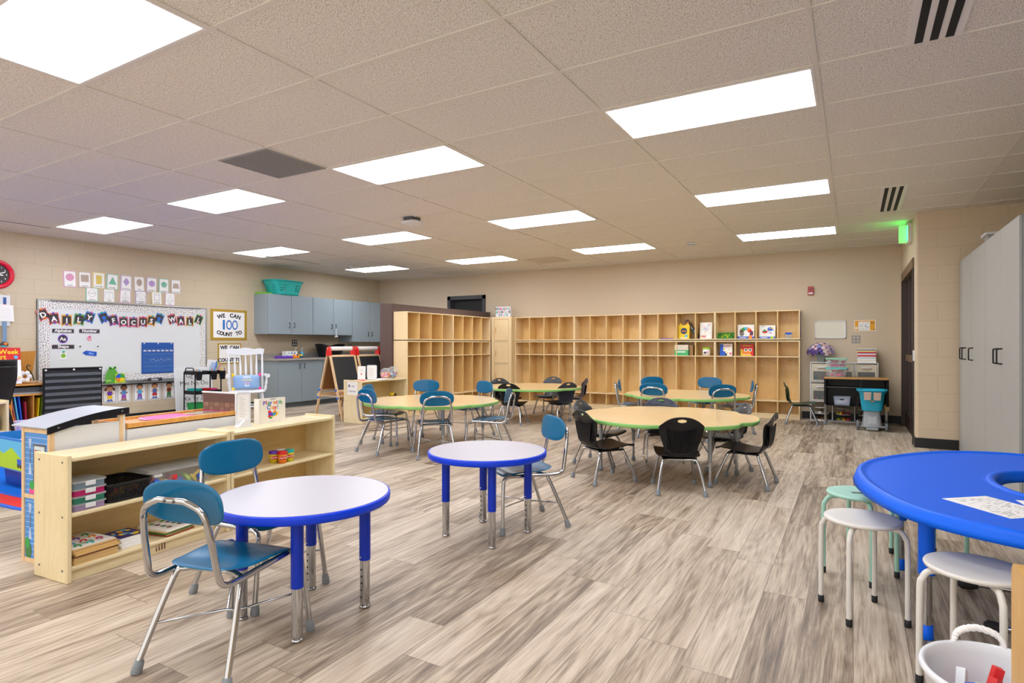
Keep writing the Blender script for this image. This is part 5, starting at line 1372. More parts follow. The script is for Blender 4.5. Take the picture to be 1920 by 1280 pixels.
for x in (-.005, .11):
    o_ = circ(.056, 28, x, 0, .085); i_ = circ(.036, 28, x, 0, .060)
    n = 28; mb.add([(p[0], p[1], .0068) for p in o_]+[(p[0], p[1], .0068) for p in i_], [(k, (k+1) % n, n+(k+1) % n, n+k) for k in range(n)], CBLUE, False, F)
mb.build('poster_face', t)
t = thing('counting_sign', 'smaller gold framed sign reading we can count to, partly behind the rocking chair', 'sign', (XL+.002, 6.53, 1.0))
MB().prism(rrect(.45, .36, .004), 0, .004, GOLD, F).build('backing', t)
mb = MB().prism(rrect(.40, .315, .002), .004, .006, WHITEM, F)
for s_, zz_ in (('WE  CAN', .105), ('COUNT TO', -.115)): mb.text(s_, .085, INK, F @ T(0, zz_, .0068), bold=.004)
mb.build('poster_face', t)
# clock
t = thing('wall_clock', 'round clock with glossy red rim and dark face at the left edge of the wall', 'clock', (XL+.001, 3.245, 2.062))
F = FR((0, 0, 0), (0, 1, 0), (0, 0, 1))
MB().lathe([(.185, 0), (.19, .02), (.175, .045), (.155, .045), (.135, .03), (.135, .01)], M_('clock red', '#e0183c', .2), 48, M=F).build('rim', t)
MB().lathe([(0, .012), (.14, .012)], CHALK, 40, M=F).build('dial', t)
mb = MB()
for k in range(12):
    a = 2*PI*k/12; mb.text(str(12 if k == 0 else k), .03, WHITEM, F @ T(.105*math.sin(a), .105*math.cos(a), .0135), bold=.0006)
mb.build('numerals', t)
MB().box((-.006, -.02, .018), (.006, .095, .019), WHITEM, F @ RZ(-1.2)).build('minute_hand', t); MB().box((-.007, -.02, .016), (.007, .07, .017), WHITEM, F @ RZ(-1.7)).build('hour_hand', t)
# hanging white pocket board left
t = thing('hanging_chart', 'white hanging board with papers and a blue strap at the left edge', 'wall chart', (XL+.002, 3.26, 1.6))
MB().box((.0, -.3, -.2), (.02, .125, .2), WHITEP).build('board', t)
mb = MB().prism([(-.3, -.14), (.165, -.14), (.155, .07), (-.3, .10)], .028, .03, PAPER, F)
for k in range(6): mb.rect(-.15, -.1+.025*k, .12, -.098+.025*k, .0305, PBLUE, F)
mb.build('paper_sheet', t)
MB().rect(.05, .08, .085, .17, .022, M_('tag blue', '#3a5a98'), F).rect(.06, .06, .08, .085, .0225, RED, F).build('sticker', t)
s_ = MB().box((.03, .04, -.42), (.034, .085, -.14), M_('strap blue', '#7a98b8', .8)).build('strap', t)
MB().ball((.03, .06, -.44), (.02, .045, .035), M_('charm dark', '#4a3a30'), 12).build('charm', s_); MB().ball((.045, .07, -.435), (.012, .02, .02), ORANGE, 10).ball((.045, .05, -.465), (.01, .035, .01), SKY, 10).build('charm_detail', s_)
MB().tube([(.004, -.3, .42), (.004, .10, .20)], .0015, BROWN, 4).build('hanging_string', t)
# frog + wheel on tray
t = thing('frog_cutout', 'green paper frog with a four colour wheel standing on the whiteboard tray', 'paper cut-out', (XL+.055, 4.6, .585))
mb = MB().prism([(-.10, 0), (.10, 0), (.09, .1), (.06, .17), (.02, .22), (-.02, .225), (-.06, .20), (-.1, .12)], 0, .003, M_('frog green', '#5aaa3a'), F)
mb.prism(circ(.022, 14, -.035, .225), 0, .003, M_('frog green', '#5aaa3a'), F).prism(circ(.022, 14, .03, .228), 0, .003, M_('frog green', '#5aaa3a'), F)
mb.flat(circ(.009, 10, -.035, .228), .0035, INK, F).flat(circ(.009, 10, .03, .231), .0035, INK, F).rect(-.09, .03, -.02, .05, .0035, M_('frog light', '#a8d86a'), F)
mb.build('frog', t)
G3 = T(0, .02, 0) @ FR((.012, .0, 0), (0, 1, 0), (0, 0, 1))
mb = MB().prism([(-.0, 0), (.15, 0), (.14, .145), (.01, .14)], 0, .002, M_('wheel lime', '#b8d83a'), G3)
for k, c in enumerate([YELLOW, RED, BLUE, GREEN]): 
    a = [PI*1.5, PI, PI/2, 0][k]; mb.flat([(.078, .075)]+[(.078+.062*math.cos(a+j*PI/16), .075+.062*math.sin(a+j*PI/16)) for j in range(9)], .0026, [YELLOW, ORANGE, BLUE, GREEN][k], G3)
mb.tube([(p[0], p[1], .003) for p in circ(.063, 28, .078, .075)], .0015, INK, 4, G3, closed=True).build('color_wheel', t)
# children posters
def kid(y, z, k, lab, sk, hair, top, bot, shoe):
    mb = MB().prism(rrect(.195, .268, .004), 0, .0015, LAMIN).rect(-.085, -.12, .085, .12, .002, M_('poster grey rim', '#8a8f9a')).rect(-.079, -.114, .079, .114, .0024, WHITEM)
    hold = mb; mb = MB()
    mb.flat(circ(.036, 20, 0, .062, .034), .003, hair).flat(circ(.030, 18, 0, .052, .027), .0034, sk)
    if k == 0: mb.flat(circ(.014, 10, -.042, .05, .02), .003, hair).flat(circ(.014, 10, .042, .05, .02), .003, hair)
    mb.flat([(-.022, -.02), (.022, -.02), (.026, .02), (.014, .03), (-.014, .03), (-.026, .02)], .0032, top)
    mb.flat(circ(.010, 8, -.03, .0), .0033, sk).flat(circ(.010, 8, .03, .0), .0033, sk)
    mb.flat([(-.03, -.055), (.03, -.055), (.024, -.02), (-.024, -.02)] if k in (0, 3) else [(-.026, -.065), (.026, -.065), (.022, -.02), (-.022, -.02)], .0031, bot)
    mb.rect(-.018, -.072, -.006, -.055, .003, sk).rect(.006, -.072, .018, -.055, .003, sk)
    mb.flat(circ(.014, 10, -.014, -.075, .009), .0034, shoe).flat(circ(.014, 10, .014, -.075, .009), .0034, shoe)
    for sx in (-.011, .011): mb.flat(circ(.003, 6, sx, .052), .0037, INK)
    fig = mb; mb = hold; mb.join(fig, Matrix.Diagonal((1.35, 1.3, 1, 1)) @ T(0, .006, 0)); mb.rect(-.05, -.108, .05, -.102, .003, INK)
    o = mb.build('child_poster'); o.matrix_world = LW(y, .42, .003); tag(o, lab, 'poster', 'posters of children below the whiteboard')
kid(4.585, 0, 0, 'poster of a child with pigtails, purple shirt and yellow skirt, next to the black chart', SKIN1, HAIRB, PURPLE, YELLOW, BLUE)
kid(4.78, 0, 1, 'poster of a brown skinned child in a blue shirt and purple trousers', SKIN2, HAIRD, M_('print blue', '#5a98d8'), M_('print purple', '#a050b0'), SKIN2)
kid(5.01, 0, 2, 'poster of a dark haired child in pale blue shirt and purple skirt, middle of five', SKIN1, HAIRD, SKY, M_('print purple', '#8a60b0'), BLUE)
kid(5.235, 0, 3, 'poster of a brown haired child in a blue top and red skirt', SKIN1, HAIRB, M_('print blue', '#4a70c0'), M_('print red', '#c0303a'), BLUE)
kid(5.46, 0, 4, 'poster of a black haired child with dark green shoes, farthest right of the five', SKIN1, HAIRD, M_('print maroon', '#7a3030'), M_('print green', '#3a7a4a'), M_('print dark green', '#1a5a3a'))

# black pocket chart stand
t = thing('pocket_chart_stand', 'large black pocket chart on a stand in front of the whiteboard', 'chart', (-9.1, 3.925, 0))
F = FR((0, 0, 0), (0, 1, 0), (0, 0, 1))
MB().pad(rrect(.68, .72, .006, 4), lambda x, y: .006*math.sin(x*9+1)+.003*math.sin(y*30), .006, BLACKC, F @ T(0, .475, 0)).build('fabric', t)
for k in range(8):
    MB().box((-.33, .145+.085*k, .011), (.33, .185+.085*k, .013), POCKET, F).build('pocket', t)
for y in (-.32, 0, .32): MB().lathe([(0, .014), (.012, .014), (.012, .004)], WHITEM, 10, M=F @ T(y, .822, 0)).build('grommet', t)
MB().tube([(0, -.35, .84), (0, .35, .84)], .01, BLACKP, 8).build('top_bar', t)
for y in (-.34, .34):
    MB().tube([(-.01, y, 0.02), (-.01, y, .84)], .011, BLACKP, 8).build('post', t); MB().tube([(-.18, y, .012), (.18, y, .012)], .012, BLACKP, 8).build('foot', t)

# orange wooden sorter with files
t = thing('wooden_organizer', 'honey coloured wooden sorter shelf of folders against the left wall', 'shelf', (-9.5, 2.80, 0))
W, D, H = .93, .33, .655
for y in (0, .22, .47, .70, W-.02): MB().box((0, y, 0 if y in (0, W-.02) else .08), (D, y+(.02 if y in (0, W-.02) else .01), H if y in (0, W-.02) else .50), HONEY).build('side_panel' if y in (0, W-.02) else 'divider', t, .003)
for z in (.06, .50, H-.025): MB().box((0, .02, z), (D, W-.02, z+.022), HONEY).build('shelf_board', t, .003)
MB().box((0, .02, .08), (.006, W-.02, H-.02), BROWN).build('back_panel', t)
def folder(y, h, d, m, lab, lean, cat='folder', name='folder', th=.012, x=.06):
    o = MB().box((0, 0, 0), (d, th, h), m, RX(lean)).build(name, None, 0, 2, (-9.5+x, 2.80+y, .083)); tag(o, lab, cat, 'folders and books in the wooden sorter')
folder(.27, .34, .24, M_('dark olive pad', '#3a3a2a'), 'dark pad in the sorter, farthest left', .12); folder(.33, .345, .26, PURPLE, 'purple folder leaning in the sorter', -.12); folder(.40, .40, .26, M_('tan folder', '#b89a5a'), 'tan folder in the sorter beside the purple one', -.02)
folder(.52, .39, .26, ORANGE, 'orange book leaning in the sorter', .22, 'book', 'book'); folder(.535, .42, .25, M_('pale red book', '#b05a60'), 'striped red book in the sorter behind the orange one', .17, 'book', 'book'); folder(.555, .42, .26, SKY, 'sky blue book leaning in the sorter', .13, 'book', 'book'); folder(.59, .42, .25, BLUE, 'blue book leaning in the sorter', .1, 'book', 'book'); folder(.63, .34, .26, M_('red plaid book', '#a8203a'), 'red plaid book upright in the sorter', .05, 'book', 'book')
folder(.74, .38, .26, YELLOW, 'yellow folder in the right bay of the sorter', -.06); folder(.775, .40, .24, LIME, 'lime folder edge in the right bay of the sorter', -.1, th=.006); folder(.80, .42, .25, PAPER, 'white folder leaning at the right edge of the sorter', -.16, th=.006)
t = thing('paper_tray', 'clear tray of papers in the top slot of the wooden sorter', 'tray', (-9.46, 2.83, .524))
MB().box((0, 0, 0), (.28, .82, .02), CLEARF).box((0, 0, .02), (.27, .8, .08), POCKET).build('tray', t)
t = thing('chart_book', 'red chart pad reading of the Week Chart standing on the wooden sorter', 'book', (-9.2, 3.17, H), 0)
Fc = RZ(0) @ FR((0, 0, 0), (0, 1, 0), (-.12, 0, 1))
MB().prism(rrect(.44, .46, .004, 3, 0, .235), 0, .006, WHITEM, Fc).build('pad', t)
mb = MB().rect(-.22, .31, .22, .465, .0065, RED, Fc).text('of the-Week', .08, YELLOW, Fc @ T(-.01, .41, .007), bold=.002).text('Chart', .085, YELLOW, Fc @ T(-.03, .345, .007), bold=.002)
mb.flat(circ(.022, 14, .17, .345), .0072, SKY, Fc).tube([(x, y, .008) for x, y in ((-.02, .27), (.06, .29), (.12, .25), (.05, .2), (.0, .19), (.06, .15), (.14, .17))], .022, YELLOW, 6, Fc)
mb.flat(circ(.03, 14, .15, .27), .011, RED, Fc)
for k in range(8): mb.flat(circ(.02, 8, .04+.022*k, .06+.02*(k % 2)), .009+.0002*k, [PPINK, YELLOW, PPINK, PYEL][k % 4], Fc)
mb.build('cover_print', t)
t = thing('cardboard_screen', 'brown corrugated cardboard sheet standing on the wooden sorter', 'cardboard', (-9.36, 3.41, H))
MB().prism([(-.16, 0), (.13, 0), (.19, .42), (-.2, .40)], 0, .008, wood('cardboard', [(.3, '#b87a28'), (.7, '#c88a34')], .8), F).build('sheet', t)
t = thing('paper_flower', 'white cut paper flower lying on the wooden sorter', 'paper craft', (-9.25, 3.44, H))
mb = MB()
for k in range(6): mb.ball((0, .05*math.cos(k*PI/3), .09+.05*math.sin(k*PI/3)), (.008, .03, .03), PAPER, 8)
mb.build('petals', t); MB().pad(superell(.1, .26, 2.4), lambda x, y: .02+.8*y*y, .012, M_('kraft paper', '#c8a884'), T(0, .05, 0)).build('base', t)
t = thing('green_scissors', 'dark green stem loop leaning on the cardboard sheet', 'craft stem', (-9.3, 3.50, H))
MB().tube(smooth_path([(0, .06, .02), (0, .03, .13), (0, -.02, .2), (0, -.01, .235), (.0, .02, .22)], 5), .006, FOREST, 6).build('stem', t)
# stack of black adult chairs at far left
t = thing('stacked_chair', 'black plastic adult chair at the far left edge, top of its stack', 'chair', (-8.27, 2.665, 0), R_(125), 'stack of black adult chairs')
def ch_shell(t, dz):
    prof = [(.2, .43), (.1, .42), (-.1, .42), (-.2, .46), (-.24, .60), (-.27, .75), (-.31, .90)]
    P = smooth_path([(y, z, w) for (y, z), w in zip(prof, (.2, .22, .22, .2, .2, .21, .16))], 4)
    vs = []; nu = 10
    for p in P:
        for k in range(nu+1): u = -1+2*k/nu; vs.append((u*p.z, p.x+.03*u*u, p.y+dz))
    fs = [(i*(nu+1)+k, i*(nu+1)+k+1, (i+1)*(nu+1)+k+1, (i+1)*(nu+1)+k) for i in range(len(P)-1) for k in range(nu)]
    o = MB().add(vs, fs, BLACKP, True).build('seat_shell', t); s_ = o.modifiers.new('s', 'SOLIDIFY'); s_.thickness = .012
ch_shell(t, .09)
for sx in (-1, 1): MB().tube(fillet([(sx*.19, .22, 0), (sx*.19, .14, .47), (sx*.19, -.16, .47), (sx*.2, -.22, 0)], .06), .012, BLACKP, 8).build('leg_frame', t)
t2 = thing('stacked_chair', 'black plastic adult chair at the far left edge, second in its stack', 'chair', (-8.27, 2.665, 0), R_(125), 'stack of black adult chairs')
ch_shell(t2, .02)
for sx in (-1, 1): MB().tube(fillet([(sx*.22, .22, 0), (sx*.22, .14, .39), (sx*.22, -.16, .39), (sx*.23, -.22, 0)], .06), .012, BLACKP, 8).build('leg_frame', t2)
# maple shelf at far left edge
s4 = maple_shelf('pale maple shelf at the far left edge, holding a small black basket', (-7.0, 1.58, 0), 0, .9, 'low maple shelves', .3, .625)
t = thing('small_basket', 'small black basket on the maple shelf at the far left edge', 'basket', (-7.12, 2.33, .336))
frust(.16, .12, .18, .14, 0, .12, BLACKP, r=.02).build('body', t); MB().band(rrect(.14, .18, .02, 5), .11, .122, .006, BLACKP).build('rim', t)
t = thing('gift_bag', 'lilac striped paper bag standing beside the wooden sorter', 'bag', (-8.6, 3.2, 0))
mb = MB().box((-.06, -.11, 0), (.06, .08, .25), M_('lilac bag', '#d8c8e8'))
for k in range(4): mb.box((.0605, -.10+.05*k, .01), (.061, -.08+.05*k, .24), M_('lilac stripe', '#b8a0d8'))
mb.build('bag_body', t)
# rug and blue train table
mb = MB().prism(rrect(4.0, 2.6, .5, 10), 0, .010, BLUE, T(0, 0, 0)); mb.flat(rrect(3.94, 2.54, .48, 10), .0105, RED); mb.flat(rrect(3.66, 2.26, .38, 10), .011, BLUE); mb.flat(rrect(3.58, 2.18, .36, 10), .0115, CARPET)
for k in range(7): mb.flat([(1.83, -1.0+.3*k), (1.96, -1.1+.3*k), (1.96, -.98+.3*k)], .0112, ORANGE)
single(mb, 'area_rug', 'bright blue rug with red and orange border at the left', 'rug', None, (-6.70, 3.02, 0), R_(4))
t = thing('train_table', 'blue childrens activity table with a printed train side panel at the left edge', 'table', (-5.62, 2.33, .0115), R_(0))
TBL = M_('table blue', '#1278d8', .35); DBL = M_('table dark blue', '#0a3a9a', .35)
MB().prism([(-.45, .0), (.18, .0), (.24, .17), (-.5, .17)], -.05, .0, DBL, FR((0, -.2, 0), (1, 0, 0), (0, 0, 1))).build('base_panel', t)
MB().prism([(-.45, .0), (.18, .0), (.24, .17), (-.5, .17)], -.05, .0, DBL, FR((0, .25, 0), (1, 0, 0), (0, 0, 1))).build('base_panel', t)
G4 = FR((0, -.27, 0), (1, 0, 0), (0, 0, 1))
mb = MB().prism([(-.5, .15), (.33, .15), (.33, .40), (-.5, .40)], -.02, 0, TBL, G4)
mb.rect(-.5, .16, .31, .385, .001, SKY, G4).flat([(-.5, .16), (.31, .16), (.31, .26), (.2, .32), (.05, .24), (-.15, .33), (-.3, .27), (-.5, .33)], .0015, LIME, G4)
for k, c in enumerate([BLUE, YELLOW, RED]): mb.rect(-.05+.09*k, .20, .025+.09*k, .25, .002, c, G4).flat(circ(.016, 10, -.03+.09*k, .195), .0025, INK, G4).flat(circ(.016, 10, .01+.09*k, .195), .0025, INK, G4)
mb.rect(.16, .25, .19, .275, .0022, RED, G4); mb.build('printed_side', t)
MB().box((-.5, .29, .15), (.33, .31, .42), TBL).build('side_panel', t); MB().box((.31, -.27, .15), (.33, .3, .42), TBL).build('side_panel', t); MB().box((-.5, -.27, .15), (-.48, .3, .42), TBL).build('side_panel', t)
MB().box((-.48, -.25, .3), (.31, .29, .315), M_('play green', '#5ab04a')).build('play_surface', t)
o = [(p[0], p[1]) for p in superell(.55, .34, 3, 40)]
mb = MB().tube([(p[0]-.1, p[1], .35) for p in o], .028, PINEL, 6, closed=True).build('track_rail', t)
t = thing('activity_board', 'pale turquoise printed card standing at the corner of the blue train table', 'card', (-4.62, 1.86, .0115), R_(0))
G5 = FR((0, 0, 0), (1, 0, 0), (0, 0, 1))
t.location = (-5.20, 2.05, .43)
mb = MB().prism([(-.09, 0), (.09, 0), (.09, .16), (-.09, .16)], 0, .004, M_('pale turquoise', '#a8dcd8'), G5)
for k in range(8): mb.flat(circ(.012, 8, -.06+.04*(k % 4), .04+.05*(k//4)), .0045, [NAVY, RED, PURPLE, WHITEM][k % 4], G5)
mb.rect(-.06, .13, .06, .137, .0045, TEALC, G5); mb.build('card_face', t)
# ================================================================= PLAY HOUSE AND LONG PLAY COUNTER
HR = R_(5)
t = thing('play_market', 'childrens wooden play house front with blue siding print and curved grey roof', 'playhouse', (-3.60, 1.445, 0), HR)
# local: y along length, -x depth
PD, PL_, PH = .265, .375, .72
SID = M_('siding blue', '#4a90dc', .45); SIDL = M_('siding light line', '#a8ccf0', .45)
for (x, y) in ((-PD, 0), (-.022, 0), (-PD, PL_-.022), (-.022, PL_-.022)): MB().box((x, y, 0), (x+.022, y+.022, PH+ (.04 if y > .1 else -.005)), PINEL).build('post', t)
for z in (0, .34, PH-.03): MB().box((-PD+.022, .002, z), (-.022, .02, z+.022), PINEL).build('rail', t)
G6 = FR((0, .010, 0), (1, 0, 0), (0, 0, 1))
def house_print(mb, z0, z1):
    mb.rect(-PD+.022, z0, -.022, z1, .003, SID, G6)
    z = z0+.02
    while z < z1-.01: mb.rect(-PD+.022, z, -.022, z+.003, .0035, SIDL, G6); z += .028
    zc = (z0+z1)/2+.03
    mb.flat([(-PD+.055, zc+.10), (-PD+.085, zc+.10), (-PD+.075, zc+.04), (-PD+.065, zc+.04)], .004, PBLUE, G6).rect(-PD+.066, zc-.03, -PD+.074, zc+.05, .0042, GREYINK, G6).flat([(-PD+.065, zc-.03), (-PD+.075, zc-.03), (-PD+.085, zc-.09), (-PD+.055, zc-.09)], .004, PBLUE, G6)
u = MB().box((-PD+.022, .008, .022), (-.022, .0105, .34), SID); house_print(u, .022, .34)
u.rect(-.16, .024, -.03, .10, .0042, M_('print wood', '#c88a3a'), G6).flat(circ(.028, 12, -PD+.055, .06, .045), .0044, M_('bush green', '#3a7a3a'), G6).flat(circ(.022, 12, -PD+.045, .1, .03), .0045, GREEN, G6).rect(-.16, .10, -.03, .105, .0046, WHITEM, G6)
u.build('printed_panel', t)
u = MB().box((-PD+.022, .008, .362), (-.022, .0105, PH-.03), SID); house_print(u, .362, PH-.03)
u.rect(-.165, .40, -.05, .63, .0044, M_('print frame grey', '#5a5a62'), G6).rect(-.155, .41, -.06, .62, .0046, M_('print window', '#cfe0ea'), G6)
for k in range(8): u.flat(circ(.012, 8, -.14+.02*(k % 4), .56+.03*(k//4)), .0048, [RED, GREEN, ORANGE, PAPER][k % 4], G6)
u.rect(-.20, .365, -.15, .395, .0048, PINK, G6).flat(circ(.025, 10, -.175, .41), .0049, GREEN, G6)
u.build('printed_panel', t)
MB().box((-.012, .022, .02), (-.004, PL_-.022, PH-.0), WHITEP).build('back_panel', t)
MB().box((-.02, PL_, 0), (0, PL_+.008, PH+.05), WHITEP).build('edge_strip', t)
# curved roof
def roofz(y): f = (y+.05)/(PL_+.07); return PH-.008+.075*math.sin(min(1, f)*PI/2*1.0)
vs = []; n = 14; ys = [-.02+(PL_+.04)*k/n for k in range(n+1)]
ROOF = M_('roof grey', '#a9afbb', .4)
mb = MB()
for k in range(n):
    a, b = ys[k], ys[k+1]
    for (x0_, x1_, zt, th, m) in ((-PD-.055, .012, 0, .006, ROOF),):
        mb.add([(x0_, a, roofz(a)), (x1_, a, roofz(a)), (x1_, b, roofz(b)), (x0_, b, roofz(b)), (x0_, a, roofz(a)+th), (x1_, a, roofz(a)+th), (x1_, b, roofz(b)+th), (x0_, b, roofz(b)+th)], [(0, 3, 2, 1), (4, 5, 6, 7), (1, 2, 6, 5), (3, 0, 4, 7)]+([(0, 1, 5, 4)] if k == 0 else [])+([(2, 3, 7, 6)] if k == n-1 else []), m, False)
mb.build('roof', t)
mb = MB()
for k in range(0, n):
    a, b = ys[k], ys[k+1]
    P = [(.012, a, roofz(a)-.028), (.02, a, roofz(a)-.028), (.02, a, roofz(a)+.008), (.012, a, roofz(a)+.008), (.012, b, roofz(b)-.028), (.02, b, roofz(b)-.028), (.02, b, roofz(b)+.008), (.012, b, roofz(b)+.008)]
    mb.add(P, [(0, 1, 2, 3), (7, 6, 5, 4), (0, 4, 5, 1), (1, 5, 6, 2), (2, 6, 7, 3), (3, 7, 4, 0)], BLACKP)
fz = mb.build('fascia', t); 
for yy in (.03, PL_-.02): MB().ball((.0205, yy, roofz(yy)-.01), (.002, .006, .006), BOLT, 8).build('screw', fz)
t = thing('play_counter', 'long white play counter with honey wood rim and pink play tops behind the maple shelves', 'play counter', (-3.635, 1.84, 0), HR)
CL, CD, CH = .75, .33, .70
MB().box((-.012, 0, .02), (0, CL, CH-.035), WHITEP).build('back_panel', t)
MB().box((-CD, 0, .02), (-CD+.012, CL, CH-.035), WHITEP).build('front_panel', t)
for y in (0, CL-.012): MB().box((-CD+.012, y, .0), (-.012, y+.012, CH-.035), WHITEP).build('end_panel', t)
f = MB(); f.box((-.014, 0, CH-.028), (.004, CL, CH), HONEY); f.build('rim', t, .002); MB().box((-CD-.004, 0, CH-.035), (-CD+.014, CL, CH), HONEY).build('rim', t, .002)
MB().box((-CD+.014, 0, CH-.035), (-.014, .015, CH), HONEY).build('rim', t)
MB().box((-CD+.014, .015, CH-.03), (-.014, CL, CH-.018), M_('counter surface', '#d8a070', .35)).build('top_surface', t)
MB().pad(superell(.2, .30, 5, 40), lambda x, y: -.004*math.cos(x*30), .006, M_('hot pink plastic', '#e870b8', .25), T(-.17, .36, CH-.010)).build('pink_stove', t)
MB().pad(superell(.2, .26, 5, 40), lambda x, y: 0, .005, clear('clear sink', '#c8b8a8', .6, .08), T(-.17, .66, CH-.010)).build('clear_sink', t)
MB().box((-.3, .03, CH-.018), (-.06, .045, CH-.010), RED).box((-.2, .05, CH-.018), (-.06, .06, CH-.012), GREYINK).build('red_trim', t)
bp = MB().box((-CD, CL-.012, CH-.04), (-.0, CL, CH+.12), M_('backsplash brown', '#6a4a42', .4))
for a in range(6):
    for b in range(2): bp.box((-CD+.012+.053*a, CL-.0135, CH-.02+.04*b), (-CD+.060+.053*a, CL-.012, CH+.016+.04*b), M_('tile brown', '#8a6858', .35) if (a+b) % 2 else M_('tile brown 2', '#7a5a4c', .35))
bp.rect(-CD+.012, CH+.05, -.012, CH+.11, .0016, M_('splash brown', '#5c3f3a', .4), FR((0, CL-.012, 0), (1, 0, 0), (0, 0, 1)))
bp.build('backsplash', t)
f = MB().box((-CD-.008, CL-.016, CH+.115), (.006, CL+.002, CH+.125), WHITEP).box((-.002, CL-.016, 0.2), (.008, CL+.002, CH+.115), WHITEP); f.build('backsplash_frame', t)
MB().box((-CD+.02, CL-.03, CH-.014), (-.02, CL-.016, CH-.006), MAGENTA).build('pink_edge', t)

# ================================================================= TROLLEY, ROCKER, EASELS
t = thing('utility_cart', 'black metal three tier utility cart holding supplies by the whiteboard', 'cart', (-8.72, 5.51, 0))
W, D = .42, .28
for x in (-D/2, D/2):
    for y in (-W/2, W/2): MB().tube([(x, y, .05), (x, y, .74)], .010, BLACKP, 8).build('post', t)
for z in (.10, .40, .70):
    mb = MB().box((-D/2, -W/2, z), (D/2, W/2, z+.006), BLACKP)
    for a, b in (((-D/2, -W/2), (-D/2+.004, W/2)), ((D/2-.004, -W/2), (D/2, W/2)), ((-D/2, -W/2), (D/2, -W/2+.004)), ((-D/2, W/2-.004), (D/2, W/2))): mb.box((a[0], a[1], z), (b[0], b[1], z+.055), BLACKP)
    mb.build('tray', t)
for y in (-.2, .2):
    for x in (-.12, .12): MB().lathe([(0, -.01), (.022, -.01), (.022, .01), (0, .01)], RUBBERD, 12, M=FR((x, y, .022), (1, 0, 0), (0, 0, 1))).build('caster', t)
MB().tube(fillet([(-.1, -W/2, .74), (-.1, -W/2, .80), (.1, -W/2, .80), (.1, -W/2, .74)], .03), .008, BLACKP, 8).build('handle', t)
for k, (y, x, lab) in enumerate(((-.18, .19, 'black cup hanging at the left of the cart'), (.06, .19, 'black cup hanging at the middle of the cart, holding tools'), (.20, .19, 'black cup hanging at the right of the cart, with a yellow item'))):
    c = thing('hanging_cup', lab, 'cup', (-8.72+x, 5.51+y, .62), 0, 'black cups on the utility cart')
    frust(.07, .07, .09, .09, 0, .13, BLACKP, r=.03).build('cup_body', c)
    MB().tube(smooth_path([(-.04, 0, .12), (-.05, 0, .15), (-.035, 0, .155)], 4), .005, BLACKP, 6).build('hook', c)
    for q in range(3): MB().tube([(0, -.02+.02*q, .02), (.005*q, -.03+.03*q, .17)], .005, [ORANGE, SKY, WHITEM][q] if k != 2 else [YELLOW, YELLOW, PURPLE][q], 6).build('pencil', c)
def bin_on_cart(y, x, z, w, d, h, m, lab):
    c = thing('plastic_bin', lab, 'bin', (-8.72+x, 5.51+y, z), 0, 'coloured bins on the utility cart'); frust(w*.85, d*.85, w, d, 0, h, m, r=.012).build('body', c); MB().band(rrect(d, w, .012, 5), h-.008, h, .005, m).build('rim', c)
    return c
bin_on_cart(-.13, 0, .407, .12, .22, .08, TURQ, 'teal bin on the middle tier of the cart, at the left')
bin_on_cart(.0, .02, .407, .11, .2, .075, RED, 'red bin on the middle tier of the cart, in the centre')
bin_on_cart(.12, .0, .407, .11, .22, .07, PINK, 'pink bin on the middle tier of the cart, at the right')
bin_on_cart(-.10, .0, .107, .18, .22, .16, M_('bin green', '#1f9a4c'), 'tall green bin on the bottom tier of the cart')
bin_on_cart(.12, .0, .107, .14, .2, .05, ORANGE, 'low orange bin on the bottom tier of the cart')
c = thing('paper_file', 'white papers and coloured pens sticking up from the top of the cart', 'papers', (-8.75, 5.66, .707))
MB().prism([(-.08, 0), (.07, 0), (.11, .20), (-.05, .22)], 0, .004, PAPER, FR((0, 0, 0), (0, 1, 0), (0, 0, 1))).prism([(-.04, 0), (.1, 0), (.12, .16), (-.0, .18)], .02, .022, PBLUE, FR((0, 0, 0), (0, 1, 0), (0, 0, 1))).build('sheet', c)
for q in range(3): MB().tube([(.03, .05+.02*q, 0), (.03, .08+.03*q, .19-.02*q)], .006, [BLUE, LIME, PINK][q], 6).build('pen', c)
c = thing('tool_tray', 'clear tray with small tools on the top tier of the cart', 'tray', (-8.72, 5.42, .707)); MB().box((-.1, -.1, 0), (.1, .1, .06), CLEARF).build('tray', c)
# white easel board with letters behind the cart
t = thing('letter_easel', 'white dry erase easel with handwritten letters behind the utility cart', 'easel', (-9.12, 5.64, 0), R_(0))
F = FR((0, 0, 0), (0, 1, 0), (-.1, 0, 1))
MB().prism(rrect(.62, .70, .03, 5, 0, .45), 0, .02, WHITEP, F).build('board', t)
MB().prism(rrect(.57, .64, .02, 5, 0, .45), .02, .0206, WBOARD, F).build('writing_surface', t)
mb = MB()
for s_, z in (('Gg Hh', .66), ('Mm Nn Oo', .54), ('Xx Yy Zz', .30), ('7 8 9 10', .20)): mb.text(s_, .10, INK, F @ T(0, z, .0215), bold=-.0005)
mb.build('lettering', t)
for y in (-.24, .24): MB().tube([(-.01, y, 0), (-.05, y, .4)], .014, WHITEP, 8).build('leg', t)
# rocking chair: faces roughly the camera
t = thing('rocking_chair', 'white painted wooden rocking chair with spindle back', 'rocking chair', (-7.80, 5.62, 0), R_(-58+90)); 
t.rotation_euler = (0, 0, R_(-32-90))
